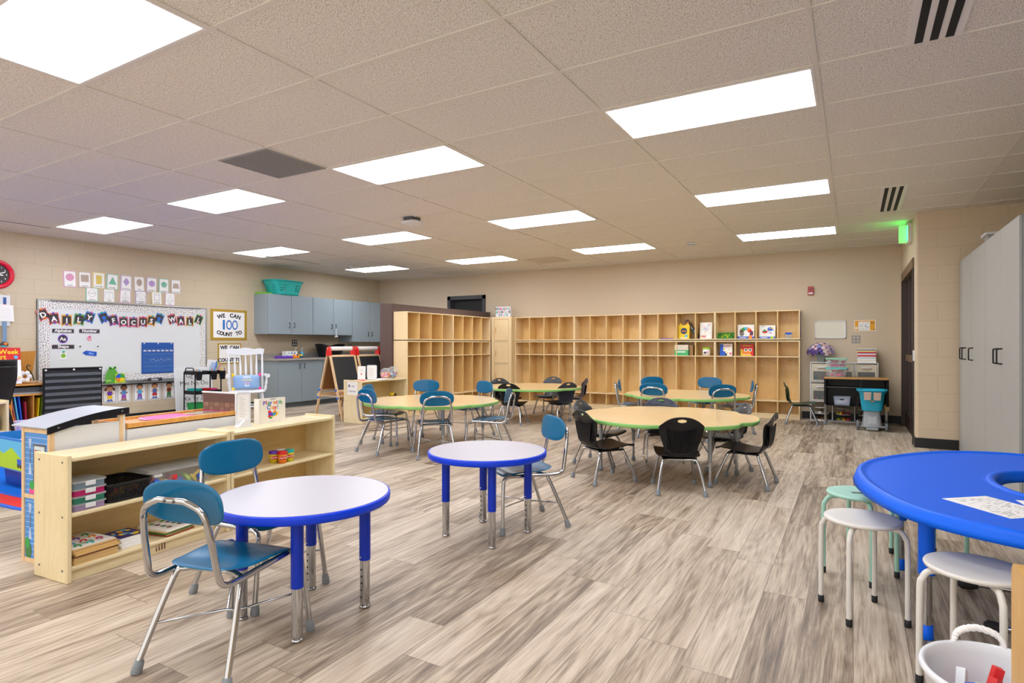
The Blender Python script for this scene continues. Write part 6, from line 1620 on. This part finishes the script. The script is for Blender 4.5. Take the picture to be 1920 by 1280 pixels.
# local: front +y
MB().pad(superell(.50, .46, 4, 44), lambda x, y: -.01*math.cos(x*5), .032, WHITEP, T(0, 0, .47)).build('seat', t)
mb = MB()
cr = []
for k in range(21):
    u = -1+k/10; cr.append((u*.27, .055+.012*math.cos(u*PI*2)*(1 if abs(u) < .6 else .3)+(.0 if abs(u) < .85 else -.012)))
pl = cr+[(p[0]*.94, -.045-.008*math.cos(p[0]*14)) for p in cr[::-1]]
MB().prism(pl[::-1], -.010, .010, WHITEP, FR((0, -.375, 1.045), (1, 0, 0), (0, -.2, 1))).build('crest_rail', t, .005)
for sx in (-1, 1):
    x = sx*.225
    MB().tube([(x, -.19, .48), (x*1.01, -.21, .56), (x*1.03, -.27, .75), (x*1.05, -.36, 1.02)], [.014, .019, .017, .013], WHITEP, 10).build('back_post', t)
    MB().tube([(x*1.12, -.235, .68), (x*1.16, -.1, .70), (x*1.18, .10, .69), (x*1.2, .20, .70)], [.02, .022, .024, .03], WHITEP, 10).build('armrest', t)
    MB().tube([(x*1.05, .13, .485), (x*1.08, .135, .53), (x*1.1, .14, .56), (x*1.12, .14, .60), (x*1.14, .14, .64), (x*1.15, .14, .685)], [.016, .022, .014, .022, .014, .018], WHITEP, 10).build('arm_post', t)
    for y, y2 in ((.16, .20), (-.16, -.20)): MB().tube([(x*.85, y, .46), (x*.95, (y+y2)/2, .25), (x, y2, .06)], [.015, .022, .014], WHITEP, 10).build('leg', t)
    MB().tube(smooth_path([(x, .36, .07), (x, .2, .035), (x, 0, .018), (x, -.25, .04), (x, -.45, .10)], 5), .017, WHITEP, 8).build('rocker', t)
for k in range(5):
    x = (-.145+.0725*k); MB().tube([(x, -.20, .485), (x*1.01, -.225, .58), (x*1.02, -.255, .70), (x*1.03, -.27, .75), (x*1.04, -.30, .82), (x*1.07, -.365, 1.0)], [.008, .009, .015, .017, .016, .008], WHITEP, 8).build('spindle', t)
for y in (.18, -.18): MB().tube([(-.2, y, .25), (.2, y, .25)], .012, WHITEP, 8).build('stretcher', t)
MB().tube([(0, .18, .25), (0, -.18, .25)], .012, WHITEP, 8).build('stretcher', t)
# pillow
p = thing('throw_pillow', 'light blue tasselled pillow reading here comes the fun on the rocking chair', 'pillow')
a = R_(-122); p.location = (-7.80+math.cos(a)*0-math.sin(a)*(-.11), 5.62+math.sin(a)*0+math.cos(a)*(-.11), .49); p.rotation_euler = (0, 0, a)
PF = FR((0, 0, .105), (-1, 0, 0), (0, -.22, 1))
PB = M_('pillow blue', '#8fb2dc', .9)
def cush(mb, w, h, th, m, F):
    o = superell(w, h, 7, 48); n = len(o); vs = []; fs = []; rg = (0, .3, .6, .8, .93, 1.)
    for side in (1, -1):
        for f in rg:
            for q in o: x, y = q[0]*f, q[1]*f; e = (1-(abs(2*x/w))**3)*(1-(abs(2*y/h))**3); vs.append((x*(1-.05*(1-abs(2*y/h)) if f == 1 else 1), y, side*th/2*max(0, e)**.6))
    L = len(rg)
    for q, s_ in ((0, 1), (1, -1)):
        for i in range(L-1):
            for k in range(n): l = (k+1) % n; b_ = (q*L*n+i*n+k, q*L*n+i*n+l, q*L*n+(i+1)*n+l, q*L*n+(i+1)*n+k); fs.append(b_)
    mb.add(vs, fs, m, True, F)
mb = MB(); cush(mb, .38, .21, .12, PB, PF); mb.build('cushion', p)
mb = MB()
for k, (s_, m) in enumerate((('here', WHITEM), ('comes', PYEL), ('the', PPINK), ('fun', WHITEM))): mb.text(s_, .054, m, PF @ T(0, .066-.042*k, .064), bold=.001)
mb.build('lettering', p)
for sx, sy, m in ((-1, 1, YELLOW), (1, 1, PINK), (-1, -1, YELLOW), (1, -1, PINK)): MB().ball((sx*.18, sy*.10, 0), (.026, .026, .02), m, 10, PF).ball((sx*.19, sy*.12, .01), (.014, .016, .014), m, 8, PF).build('tassel', p)
# easels
def easel(y0, lab):
    t = thing('art_easel', lab, 'easel', (-6.98, y0, 0), 0, 'wooden art easels')
    W = .50; H = 1.10
    for y in (0, W):
        for sx in (1, -1):
            l = MB().box((-.011, -.018, 0), (.011, .018, 1.06), PINEL, FR((sx*.30, y, 0), (1, 0, sx*.27), (0, 1, 0)) if False else T(sx*.30, y, 0) @ RY(-sx*.265)).build('leg', t, .002)
            for z in (.34, .46): MB().lathe([(0, .016), (.016, .014), (.018, 0)], BDOT, 14, M=FR((sx*(.30-.27*z), y-.018, z), (1, 0, 0), (0, 0, 1))).build('knob', l)
        MB().prism([(-.045, 0), (.045, 0), (.04, .07), (.02, .13), (0, .145), (-.02, .13), (-.04, .07)], -.02, .02, REDP, FR((0, y, .985), (1, 0, 0), (0, 0, 1))).build('top_bracket', t, .004)
    for sx in (1, -1):
        M = T(sx*.30, 0, 0) @ RY(-sx*.265)
        MB().box((-.004, .018, .47), (.004, W-.018, 1.0), M_('chalkboard', '#23262a', .6) if sx > 0 else M_('easel back brown', '#9a6a3c', .6), M).build('board', t)
        for z in (.45, 1.0): MB().box((-.011, .018, z), (.011, W-.018, z+.03), PINEL, M).build('cross_rail', t)
        MB().box((-.01, .018, .36), (.012, W-.018, .38), PINEL, M).build('cross_rail', t)
    MB().box((-.26, -.0, .36), (.26, W, .372), PINEL).box((.25, 0, .36), (.262, W, .40), PINEL).box((-.262, 0, .36), (-.25, W, .40), PINEL).build('tray', t)
    MB().tube([(0, .03, 1.095), (0, W-.03, 1.095)], .032, PAPER, 16).build('paper_roll', t)
    MB().tube([(0, -.03, 1.095), (0, W+.03, 1.095)], .010, PINEL, 10).build('roll_rod', t)
    return t
e1 = easel(6.44, 'wooden art easel with red brackets and black board, nearer the camera')
dup(e1, (-6.98, 7.02, 0), 0, 'wooden art easel with red brackets, farther one beside the brown half wall')
for k, m in enumerate((ORANGE, RED, WHITEM)):
    tag(MB().ball((0, 0, 0), (.03, .04, .022), m, 10).build('craft_pompom', None, 0, 2, (-6.85+.02*k, 6.62+.09*k, .395)), ['orange', 'red', 'white'][k]+' craft piece on the tray of the nearer easel', 'craft piece', 'craft pieces on the easel tray')
# on the art shelf
mb = MB().prism(rrect(.20, .19, .006, 4), 0, .0012, PAPER).text('Art', .05, INK, T(.02, .03, .0018)).text('Center', .05, INK, T(.0, -.04, .0018)).flat(circ(.022, 12, -.06, .035), .0018, GREYINK)
for k in range(14): mb.flat(circ(.004, 6, .09*math.cos(k*.45), .085*math.sin(k*.45)), .0018, INK)
o = mb.build('paper_sign'); o.matrix_world = FR((-6.36, 6.316, .515), (1, 0, 0), (0, 0, 1)); tag(o, 'paper sign reading Art Center taped on the end of the art shelf', 'sign')
TP = .6235
t = thing('picture_frame_card', 'standing pale card with a small red figure on the art shelf', 'card', (-6.30, 6.44, TP), R_(12))
MB().prism(rrect(.13, .215, .004, 3, 0, .1075), 0, .004, PAPER, FR((0, 0, 0), (1, 0, 0), (0, .06, 1))).build('card', t)
MB().flat(circ(.012, 10, 0, .1), .0045, RED, FR((0, 0, 0), (1, 0, 0), (0, .06, 1))).rect(-.03, .15, .03, .154, .0045, GREYINK, FR((0, 0, 0), (1, 0, 0), (0, .06, 1))).build('cover_print', t)
MB().box((-.06, -.02, 0), (.06, .03, .015), REDP).build('stand', t)
t = thing('sign_holder', 'white plastic sign holder with a typed list on the art shelf', 'sign', (-6.30, 6.66, TP), R_(35))
G7 = FR((0, 0, 0), (1, 0, 0), (0, 0, 1))
MB().prism(rrect(.15, .20, .02, 5, 0, .125), -.003, .003, WHITEP, G7).build('panel', t); MB().box((-.06, -.05, 0), (.06, .05, .03), WHITEP).build('stand', t, .01)
mb = MB().rect(-.055, .04, .055, .21, .0036, PAPER, G7)
for k in range(9): mb.rect(-.045, .06+.015*k, .02+.02*(k % 2), .062+.015*k, .004, GREYINK, G7)
mb.build('printed_list', t)
single(MB().box((-.12, -.15, 0), (.12, .15, .008), PAPER), 'paper_pile', 'loose white paper pile lying on the art shelf', 'paper', None, (-6.28, 6.82, TP), R_(10))
for k, (y, r, lab, cs_) in enumerate(((7.0, .085, 'clear ball jar of orange and pink pompoms on the art shelf', [ORANGE, PINK, YELLOW, PPINK]), (7.17, .095, 'clear ball jar of red and blue beads on the art shelf, nearer the cubbies', [RED, SKY, WHITEM, M_('bead navy', '#2a3a6a')]))):
    t = thing('ball_jar', lab, 'jar', (-6.34, y, TP), 0, 'clear ball jars on the art shelf')
    MB().ball((0, 0, r), r, CLEAR, 24).build('jar_body', t); MB().tube([(.02+.6*r*math.cos(a_), .6*r*math.sin(a_), 2*r*.93) for a_ in [j*PI/10 for j in range(20)]], .004, CLEARF, 6, closed=True).build('rim', t)
    mb = MB()
    for q in range(60):
        a_ = random.uniform(0, 2*PI); rr = r*.78*math.sqrt(random.random()); z_ = random.uniform(.25, 1.05)*r
        lim = math.sqrt(max(0, (.86*r)**2-(z_-r)**2)); rr = min(rr, lim)
        mb.ball((rr*math.cos(a_), rr*math.sin(a_), z_), .015, cs_[q % 4], 8)
    o = mb.build('jar_filling', t); o['kind'] = 'stuff'
t = thing('toy_truck', 'small yellow and black toy truck on the middle shelf of the art shelf', 'toy', (-6.33, 7.16, .3355), R_(100))
MB().box((-.05, -.03, .015), (.0, .03, .06), YELLOW).box((0, -.03, .015), (.06, .03, .045), BLACKP).build('body', t, .004)
for x in (-.03, .035):
    for y in (-.03, .03): MB().lathe([(0, -.006), (.015, -.006), (.015, .006), (0, .006)], RUBBERD, 12, M=FR((x, y, .015), (1, 0, 0), (0, 0, 1))).build('wheel', t)

# ================================================================= RIGHT REAR: DRAWERS, DESK, TOYS
t = thing('cube_organizer', 'white wire cube organizer with canvas drawers against the back wall', 'shelf', (-.565, 10.10, 0))
CB = .292; 
for k in range(4): MB().box((CB*k-.006, 0, 0), (CB*k+.006, .012, .89), WHITEP).build('post', t); 
for k in range(4): MB().box((CB*k-.006, .21, 0), (CB*k+.006, .222, .89), WHITEP).build('post', t)
for z in (.0, .29, .585, .88):
    mb = MB().box((0, 0, z), (CB*3, .012, z+.012), WHITEP).box((0, .21, z), (CB*3, .222, z+.012), WHITEP).box((0, .012, z+.004), (CB*3, .21, z+.009), CLEARF); mb.build('shelf_board', t)
for k in range(4): MB().box((CB*k-.002, .012, 0), (CB*k+.002, .21, .88), CLEARF).build('side_panel', t)
CAN = M_('canvas drawer', '#d0c8b4', .85)
def canvas(i, r, lab, cs_):
    d = thing('fabric_drawer', lab, 'drawer', (-.565+CB*i+CB/2, 10.094, .002+[.6, .304, .012][r]), 0, 'canvas drawers in the cube organizer')
    w = CB/2-.012; h = .262
    MB().box((-w, 0, h*.58), (w, .005, h), CAN).box((-w, 0, 0), (w, .005, .02), CAN).box((-w, 0, .02), (-w+.025, .005, h*.58), CAN).box((w-.025, 0, .02), (w, .005, h*.58), CAN).build('front', d)
    MB().box((-w, .19, 0), (w, .195, h), CAN).box((-w, .005, 0), (-w+.004, .19, h), CAN).box((w-.004, .005, 0), (w, .19, h), CAN).box((-w, .005, 0), (w, .19, .004), CAN).build('body', d)
    MB().box((-w+.025, .001, .02), (w-.025, .003, h*.58), clear('drawer window', '#7a7f80', .45, .1)).build('window', d)
    MB().tube(fillet([(-.055, 0, h*.80), (-.05, -.018, h*.80), (.05, -.018, h*.80), (.055, 0, h*.80)], .01), .008, WHITEP, 8).build('handle', d)
    for k, c in enumerate(cs_): MB().lathe([(0, 0), (.024, 0), (.026, .05), (.028, .052), (.028, .066), (0, .066)], c, 14, (-.075+.05*k, .04+.03*(k % 2), .006)).build('stored_tub', d)
canvas(0, 0, 'canvas drawer with a window of small paint tubs, top left of the organizer', [TEALC, YELLOW, PINK, ORANGE])
canvas(0, 1, 'canvas drawer with green ribbons visible, middle left of the organizer', [PINK, GREEN, PPINK, LIME])
canvas(1, 0, 'canvas drawer partly behind the stacked pink bins, top middle of the organizer', [BROWN, YELLOW])
canvas(2, 0, 'canvas drawer with a yellow packet, top right of the organizer', [YELLOW, BROWN])
for i, z in ((0, .3), (1, .3), (2, .3)):
    pass
def turntable(x, lab, cs_):
    t = thing('spinning_rack', lab, 'tray', (x, 10.2, .0125))
    for z in (0, .09, .18): MB().lathe([(0, z), (.10, z), (.105, z+.008), (0, z+.008)], CREAM, 24).build('tier', t)
    MB().cyl((0, 0, 0), (0, 0, .2), .008, BROWN, 8).build('spindle', t)
    for k in range(18):
        a_ = k*2.4; MB().ball((.075*math.cos(a_), .075*math.sin(a_), .022+.09*(k % 2)), .018, cs_[k % len(cs_)], 8).build('bead', t)
turntable(-.565+CB*1.5, 'two tier round tray of coloured beads at the bottom middle of the organizer', [RED, ORANGE, YELLOW, BLUE, GREEN])
turntable(-.565+CB*.5, 'two tier round tray with brown pieces at the bottom left of the organizer', [BROWN, CREAM])
turntable(-.565+CB*2.5, 'two tier round tray behind the toy cart at the bottom right of the organizer', [BROWN, CREAM, M_('dull green', '#5a6a4a')])
# flowers
t = thing('flower_vase', 'bunch of lilac, pink and purple artificial flowers in a clear square vase', 'flowers', (-.43, 10.2, .893))
MB().lathe([(.06, 0), (.085, .11), (.08, .112), (.055, .006), (0, .006)], clear('vase glass', '#9aa8a4', .5, .1), 4, M=RZ(PI/4), smooth=False).build('vase', t)
LV = M_('leaf', '#3f7a34', .6); mb = MB()
for k in range(60):
    a_ = random.uniform(0, 2*PI); b_ = random.uniform(.1, 1.5); r = .15; d = Vector((math.cos(a_)*math.sin(b_), math.sin(a_)*math.sin(b_)*.6, math.cos(b_)*.9))
    p0 = Vector((0, 0, .13)); p1 = p0+d*r*random.uniform(.6, 1.05); s_ = d.orthogonal().normalized()*.012
    mb.add([p0, (p0+p1)/2+s_, p1, (p0+p1)/2-s_], [(0, 1, 2, 3)], LV)
for k in range(10): mb.tube([(0, 0, .01), (.02*math.cos(k), .02*math.sin(k), .14)], .003, LV, 5)
mb.build('foliage', t)
FC = [M_('petal lilac', '#a8a0dc', .6), M_('petal pink', '#dcb4cc', .6), M_('petal purple', '#5a3a98', .6), M_('petal blue', '#7a88d8', .6), M_('petal white pink', '#ecd8e0', .6)]
for k in range(70):
    a_ = k*2.399; b_ = .15+1.5*math.sqrt(k/70); R = .19
    c = Vector((R*1.0*math.cos(a_)*math.sin(b_), R*.7*math.sin(a_)*math.sin(b_), .13+R*.85*math.cos(b_)))
    n_ = (c-Vector((0, 0, .13))).normalized(); s_ = n_.orthogonal().normalized(); u_ = n_.cross(s_)
    m = FC[2] if c.z < .19 and c.x < .05 else FC[[0, 1, 4, 3, 1, 4][k % 6]]
    mb = MB()
    for j in range(5):
        an = 2*PI*j/5; e1_ = s_*math.cos(an)+u_*math.sin(an); e2_ = s_*math.cos(an+.5)+u_*math.sin(an+.5); e0_ = s_*math.cos(an-.5)+u_*math.sin(an-.5)
        mb.add([c, c+e0_*.024+n_*.004, c+e1_*.040+n_*.008, c+e2_*.024+n_*.004], [(0, 1, 2, 3)], m)
    mb.ball(tuple(c+n_*.004), .005, YELLOW if k % 3 else PAPER, 6); mb.build('blossom', t)
# book stack on organizer
bz = .893
bl = [('white activity book', WHITEM), ('cream book with green title', M_('cream a', '#efe6d2')), ('white book with red corner', WHITEM), ('mint edged book', M_('mint edge', '#b8dcd0')), ('white book', PAPER), ('pink striped book', PPINK), ('red spined book', RED), ('white book', WHITEM), ('pale blue book', PBLUE), ('bright red book', RED), ('cream book', M_('cream b', '#f0e2b0')), ('yellow book', YELLOW), ('blue book', BLUE), ('cream book', M_('cream c', '#e8e0c0'))]
hs = [.022, .016, .018, .012, .014, .010, .018, .012, .012, .020, .010, .010, .012, .016]
pl = ['at the bottom', 'second from the bottom', 'third from the bottom', 'fourth from the bottom', 'fifth from the bottom', 'sixth from the bottom', 'seventh from the bottom', 'seventh from the top', 'sixth from the top', 'fifth from the top', 'fourth from the top', 'third from the top', 'second from the top', 'on the top']
for k, ((d_, m), h_) in enumerate(zip(bl, hs)):
    mb = MB().box((-.115, -.0, .0015), (.113, .155, h_-.0015), PAPER).box((-.118, -.002, 0), (.118, .158, .0015), m).box((-.118, -.002, h_-.0015), (.118, .158, h_), m).box((-.118, -.0035, 0), (.118, -.0005, h_), m)
    tag(mb.build('workbook', None, 0, 2, (.17+random.uniform(-.006, .006), 10.12+random.uniform(-.004, .004), bz)), d_+' '+pl[k]+' of the workbook stack on the organizer', 'book', 'workbooks stacked on the organizer'); bz += h_+.0003
# student desk
t = thing('student_desk', 'wooden topped black student desk with open cubby front', 'desk', (.03, 9.62, 0))
BK = mat('black desk metal', '#0d0e10', .35, .3)
MB().box((-.395, -.01, .665), (.40, .44, .688), wood('desk top wood', [(.3, '#b8803c'), (.55, '#c8924a'), (.75, '#d4a25c')], .3, 'x')).build('desktop', t, .008, 3)
MB().box((-.37, .40, .28), (.37, .41, .665), BK).build('back_panel', t); 
for x in (-.375, .37): MB().box((x, .0, .29), (x+.006, .40, .665), BK).build('side_panel', t)
MB().box((-.37, .0, .655), (.37, .40, .665), BK).build('top_panel', t)
mb = MB().prism([(.0, .28), (.02, .28), (.085, .655), (.065, .655)], 0, .006, BK, FR((0, .01, 0), (1, 0, 0), (0, 0, 1))).box((.0, .01, .28), (.07, .4, .29), BK); mb.build('angled_divider', t)
MB().box((-.37, .02, .545), (.06, .4, .552), mat('grey steel shelf', '#5a6066', .4, .4)).build('pencil_shelf', t); MB().box((-.37, .02, .28), (.02, .4, .288), BK).build('book_shelf', t)
MB().box((.36, .0, .24), (.40, .41, .30), BIRCH).build('side_brace', t)
for x in (-.38, .378):
    for y in (.03, .38):
        l = MB().tube([(x, y, .30), (x, y, .665)], .016, BK, 10).build('leg', t); MB().tube([(x, y, .02), (x, y, .31)], .013, CHROME, 12).build('leg_extension', l); MB().lathe([(0, 0), (.022, 0), (.022, .03), (.014, .045), (0, .045)], RUBBER, 12, (x, y, 0)).build('foot_cap', l)
t = thing('plastic_basket', 'clear plastic basket inside the left cubby of the student desk', 'basket', (-.14, 9.76, .29))
frust(.19, .2, .215, .23, 0, .12, clear('clear blue basket', '#b8c4dc', .55, .2), r=.015).build('body', t); t.rotation_euler = (0, 0, PI/2)
MB().band(rrect(.23, .215, .015, 5), .112, .12, .004, CLEARF).build('rim', t); MB().flat(circ(.028, 16, 0, .085, .010), .002, SLOT, FR((-.1165, 0, 0), (0, -1, 0), (0, 0, 1))).build('handle_slot', t)
for k, (m) in enumerate((PPINK, WHITEM, PAPER)): MB().ball((-.05+.02*k, -.05+.05*k, .04), .032, m, 10).build('filling_ball', t)
for k, (z, lid, lab) in enumerate(((.6885, M_('aqua lid', '#58c8cc', .4), 'clear bin of pink pieces with aqua lid and orange label on the desk, lower one'), (.828, M_('mint lid', '#8fd8b8', .4), 'clear bin of pink pieces with mint lid, stacked on the other'))):
    t = thing('clear_bin', lab, 'bin', (-.21, 9.80, z), PI/2, 'clear bins stacked on the desk')
    frust(.20, .24, .20, .27, 0, .118, CLEAR, r=.02).build('body', t)
    MB().prism(rrect(.285, .225, .02, 5), .118, .134, lid).build('lid', t)
    for q in range(16): MB().ball((random.uniform(-.09, .09), random.uniform(-.06, .06), .03+.05*(q % 2)), (.03, .03, .02), [M_('deep pink', '#d81a74'), M_('rose', '#c02a50')][q % 2] if q != 3 else PAPER, 8).build('pink_piece', t)
    F = FR((-.0, -.0, 0), (0, -1, 0), (0, 0, 1))
    tg = MB().box((-.137, -.03, .02) if k == 0 else (-.137, .02, .03), (-.1335, .06, .075) if k == 0 else (-.1335, .07, .08), ORANGE if k == 0 else PAPER); 
    tg.build('sticker', t)
for o in [q for q in C.objects if q.get('group') == 'clear bins stacked on the desk']: o.rotation_euler = (0, 0, 0)
# toy cart: blue basket on grey base with wheels
t = thing('toy_cart', 'childs toy shopping trolley with turquoise basket and grey base by the desk', 'toy cart', (.22, 9.38, 0))
TQ = M_('toy turquoise', '#22a8c8', .35); TG = M_('toy grey', '#9a9fa4', .45)
mb = MB(); 
def loft(mb, secs, m, n=28, e=5):
    vs = []
    for (w, d, cy, z) in secs: vs += [(p[0], cy+p[1], z) for p in superell(w, d, e, n)]
    fs = [(i*n+k, i*n+(k+1) % n, (i+1)*n+(k+1) % n, (i+1)*n+k) for i in range(len(secs)-1) for k in range(n)]
    mb.add(vs, fs, m, True); mb.flat(superell(secs[0][0], secs[0][1], e, n)[::-1], secs[0][3], m, T(0, secs[0][2], 0)); return mb
loft(MB(), [(.235, .26, .02, .265), (.265, .30, .02, .36), (.29, .33, .02, .48), (.33, .36, .02, .525), (.37, .40, .02, .535), (.365, .395, .02, .55), (.28, .33, .02, .545), (.24, .27, .02, .40), (.22, .25, .02, .30)], TQ).build('basket', t)
for sx in (-.055, .055): MB().prism([(sx-.038, .42), (sx+.038, .42), (sx+.045, .525), (sx-.045, .525)], 0, .006, M_('toy beige', '#cdb6a4', .5), FR((0, -.150, 0), (1, 0, 0), (0, -.09, 1))).build('window_flap', t)
MB().box((-.02, -.166, .395), (.02, -.15, .405), ORANGE).build('latch', t)
loft(MB(), [(.24, .28, .02, .05), (.22, .24, .02, .12), (.19, .20, .02, .265)], TG).build('base', t)
MB().prism([(-.055, .09), (.055, .09), (.045, .24), (-.045, .24)], 0, .012, M_('toy light grey', '#b4b8bc', .45), FR((0, -.112, 0), (1, 0, 0), (0, .18, 1))).build('base_inset', t, .006)
MB().tube([(-.16, -.09, .055), (.16, -.09, .055)], .012, TG, 8).build('axle', t)
MB().box((-.07, -.16, .01), (.07, -.10, .045), TG).build('foot_step', t, .01)
for x in (-.165, .165): MB().lathe([(0, -.018), (.045, -.018), (.055, -.01), (.055, .01), (.045, .018), (0, .018)], M_('toy wheel', '#6a7076', .6), 20, M=FR((x, -.09, .056), (0, 1, 0), (0, 0, 1))).build('wheel', t)
for x in (-.165, .165): MB().lathe([(0, -.018), (.045, -.018), (.055, -.01), (.055, .01), (.045, .018), (0, .018)], M_('toy wheel', '#6a7076', .6), 20, M=FR((x, .14, .056), (0, 1, 0), (0, 0, 1))).build('wheel', t)
# ================================================================= CAMERA, LIGHT
cam = bpy.data.cameras.new('camera'); co = bpy.data.objects.new('camera', cam); C.objects.link(co)
co.location = (0, 0, 1.156); co.rotation_euler = (PI/2, 0, R_(30.05))
cam.sensor_width = 36; cam.lens = 1106/1920*36; cam.shift_y = (646-640)/1920
cam.clip_start = .05
sc = bpy.context.scene; sc.camera = co
w = bpy.data.worlds.new('world'); sc.world = w; w.use_nodes = True
bg = w.node_tree.nodes['Background']; bg.inputs[0].default_value = srgb('#fff6ea'); bg.inputs[1].default_value = 1.6
sc.view_settings.view_transform = 'Standard'; sc.view_settings.look = 'None'; sc.view_settings.gamma = 1
sc.view_settings.use_curve_mapping = False; sc.view_settings.exposure = .08
try:
    sc.cycles.use_denoising = True; sc.cycles.max_bounces = 9; sc.cycles.diffuse_bounces = 5; sc.cycles.adaptive_threshold = .015; sc.cycles.transparent_max_bounces = 16
    sc.cycles.sample_clamp_indirect = 8.
except Exception: pass
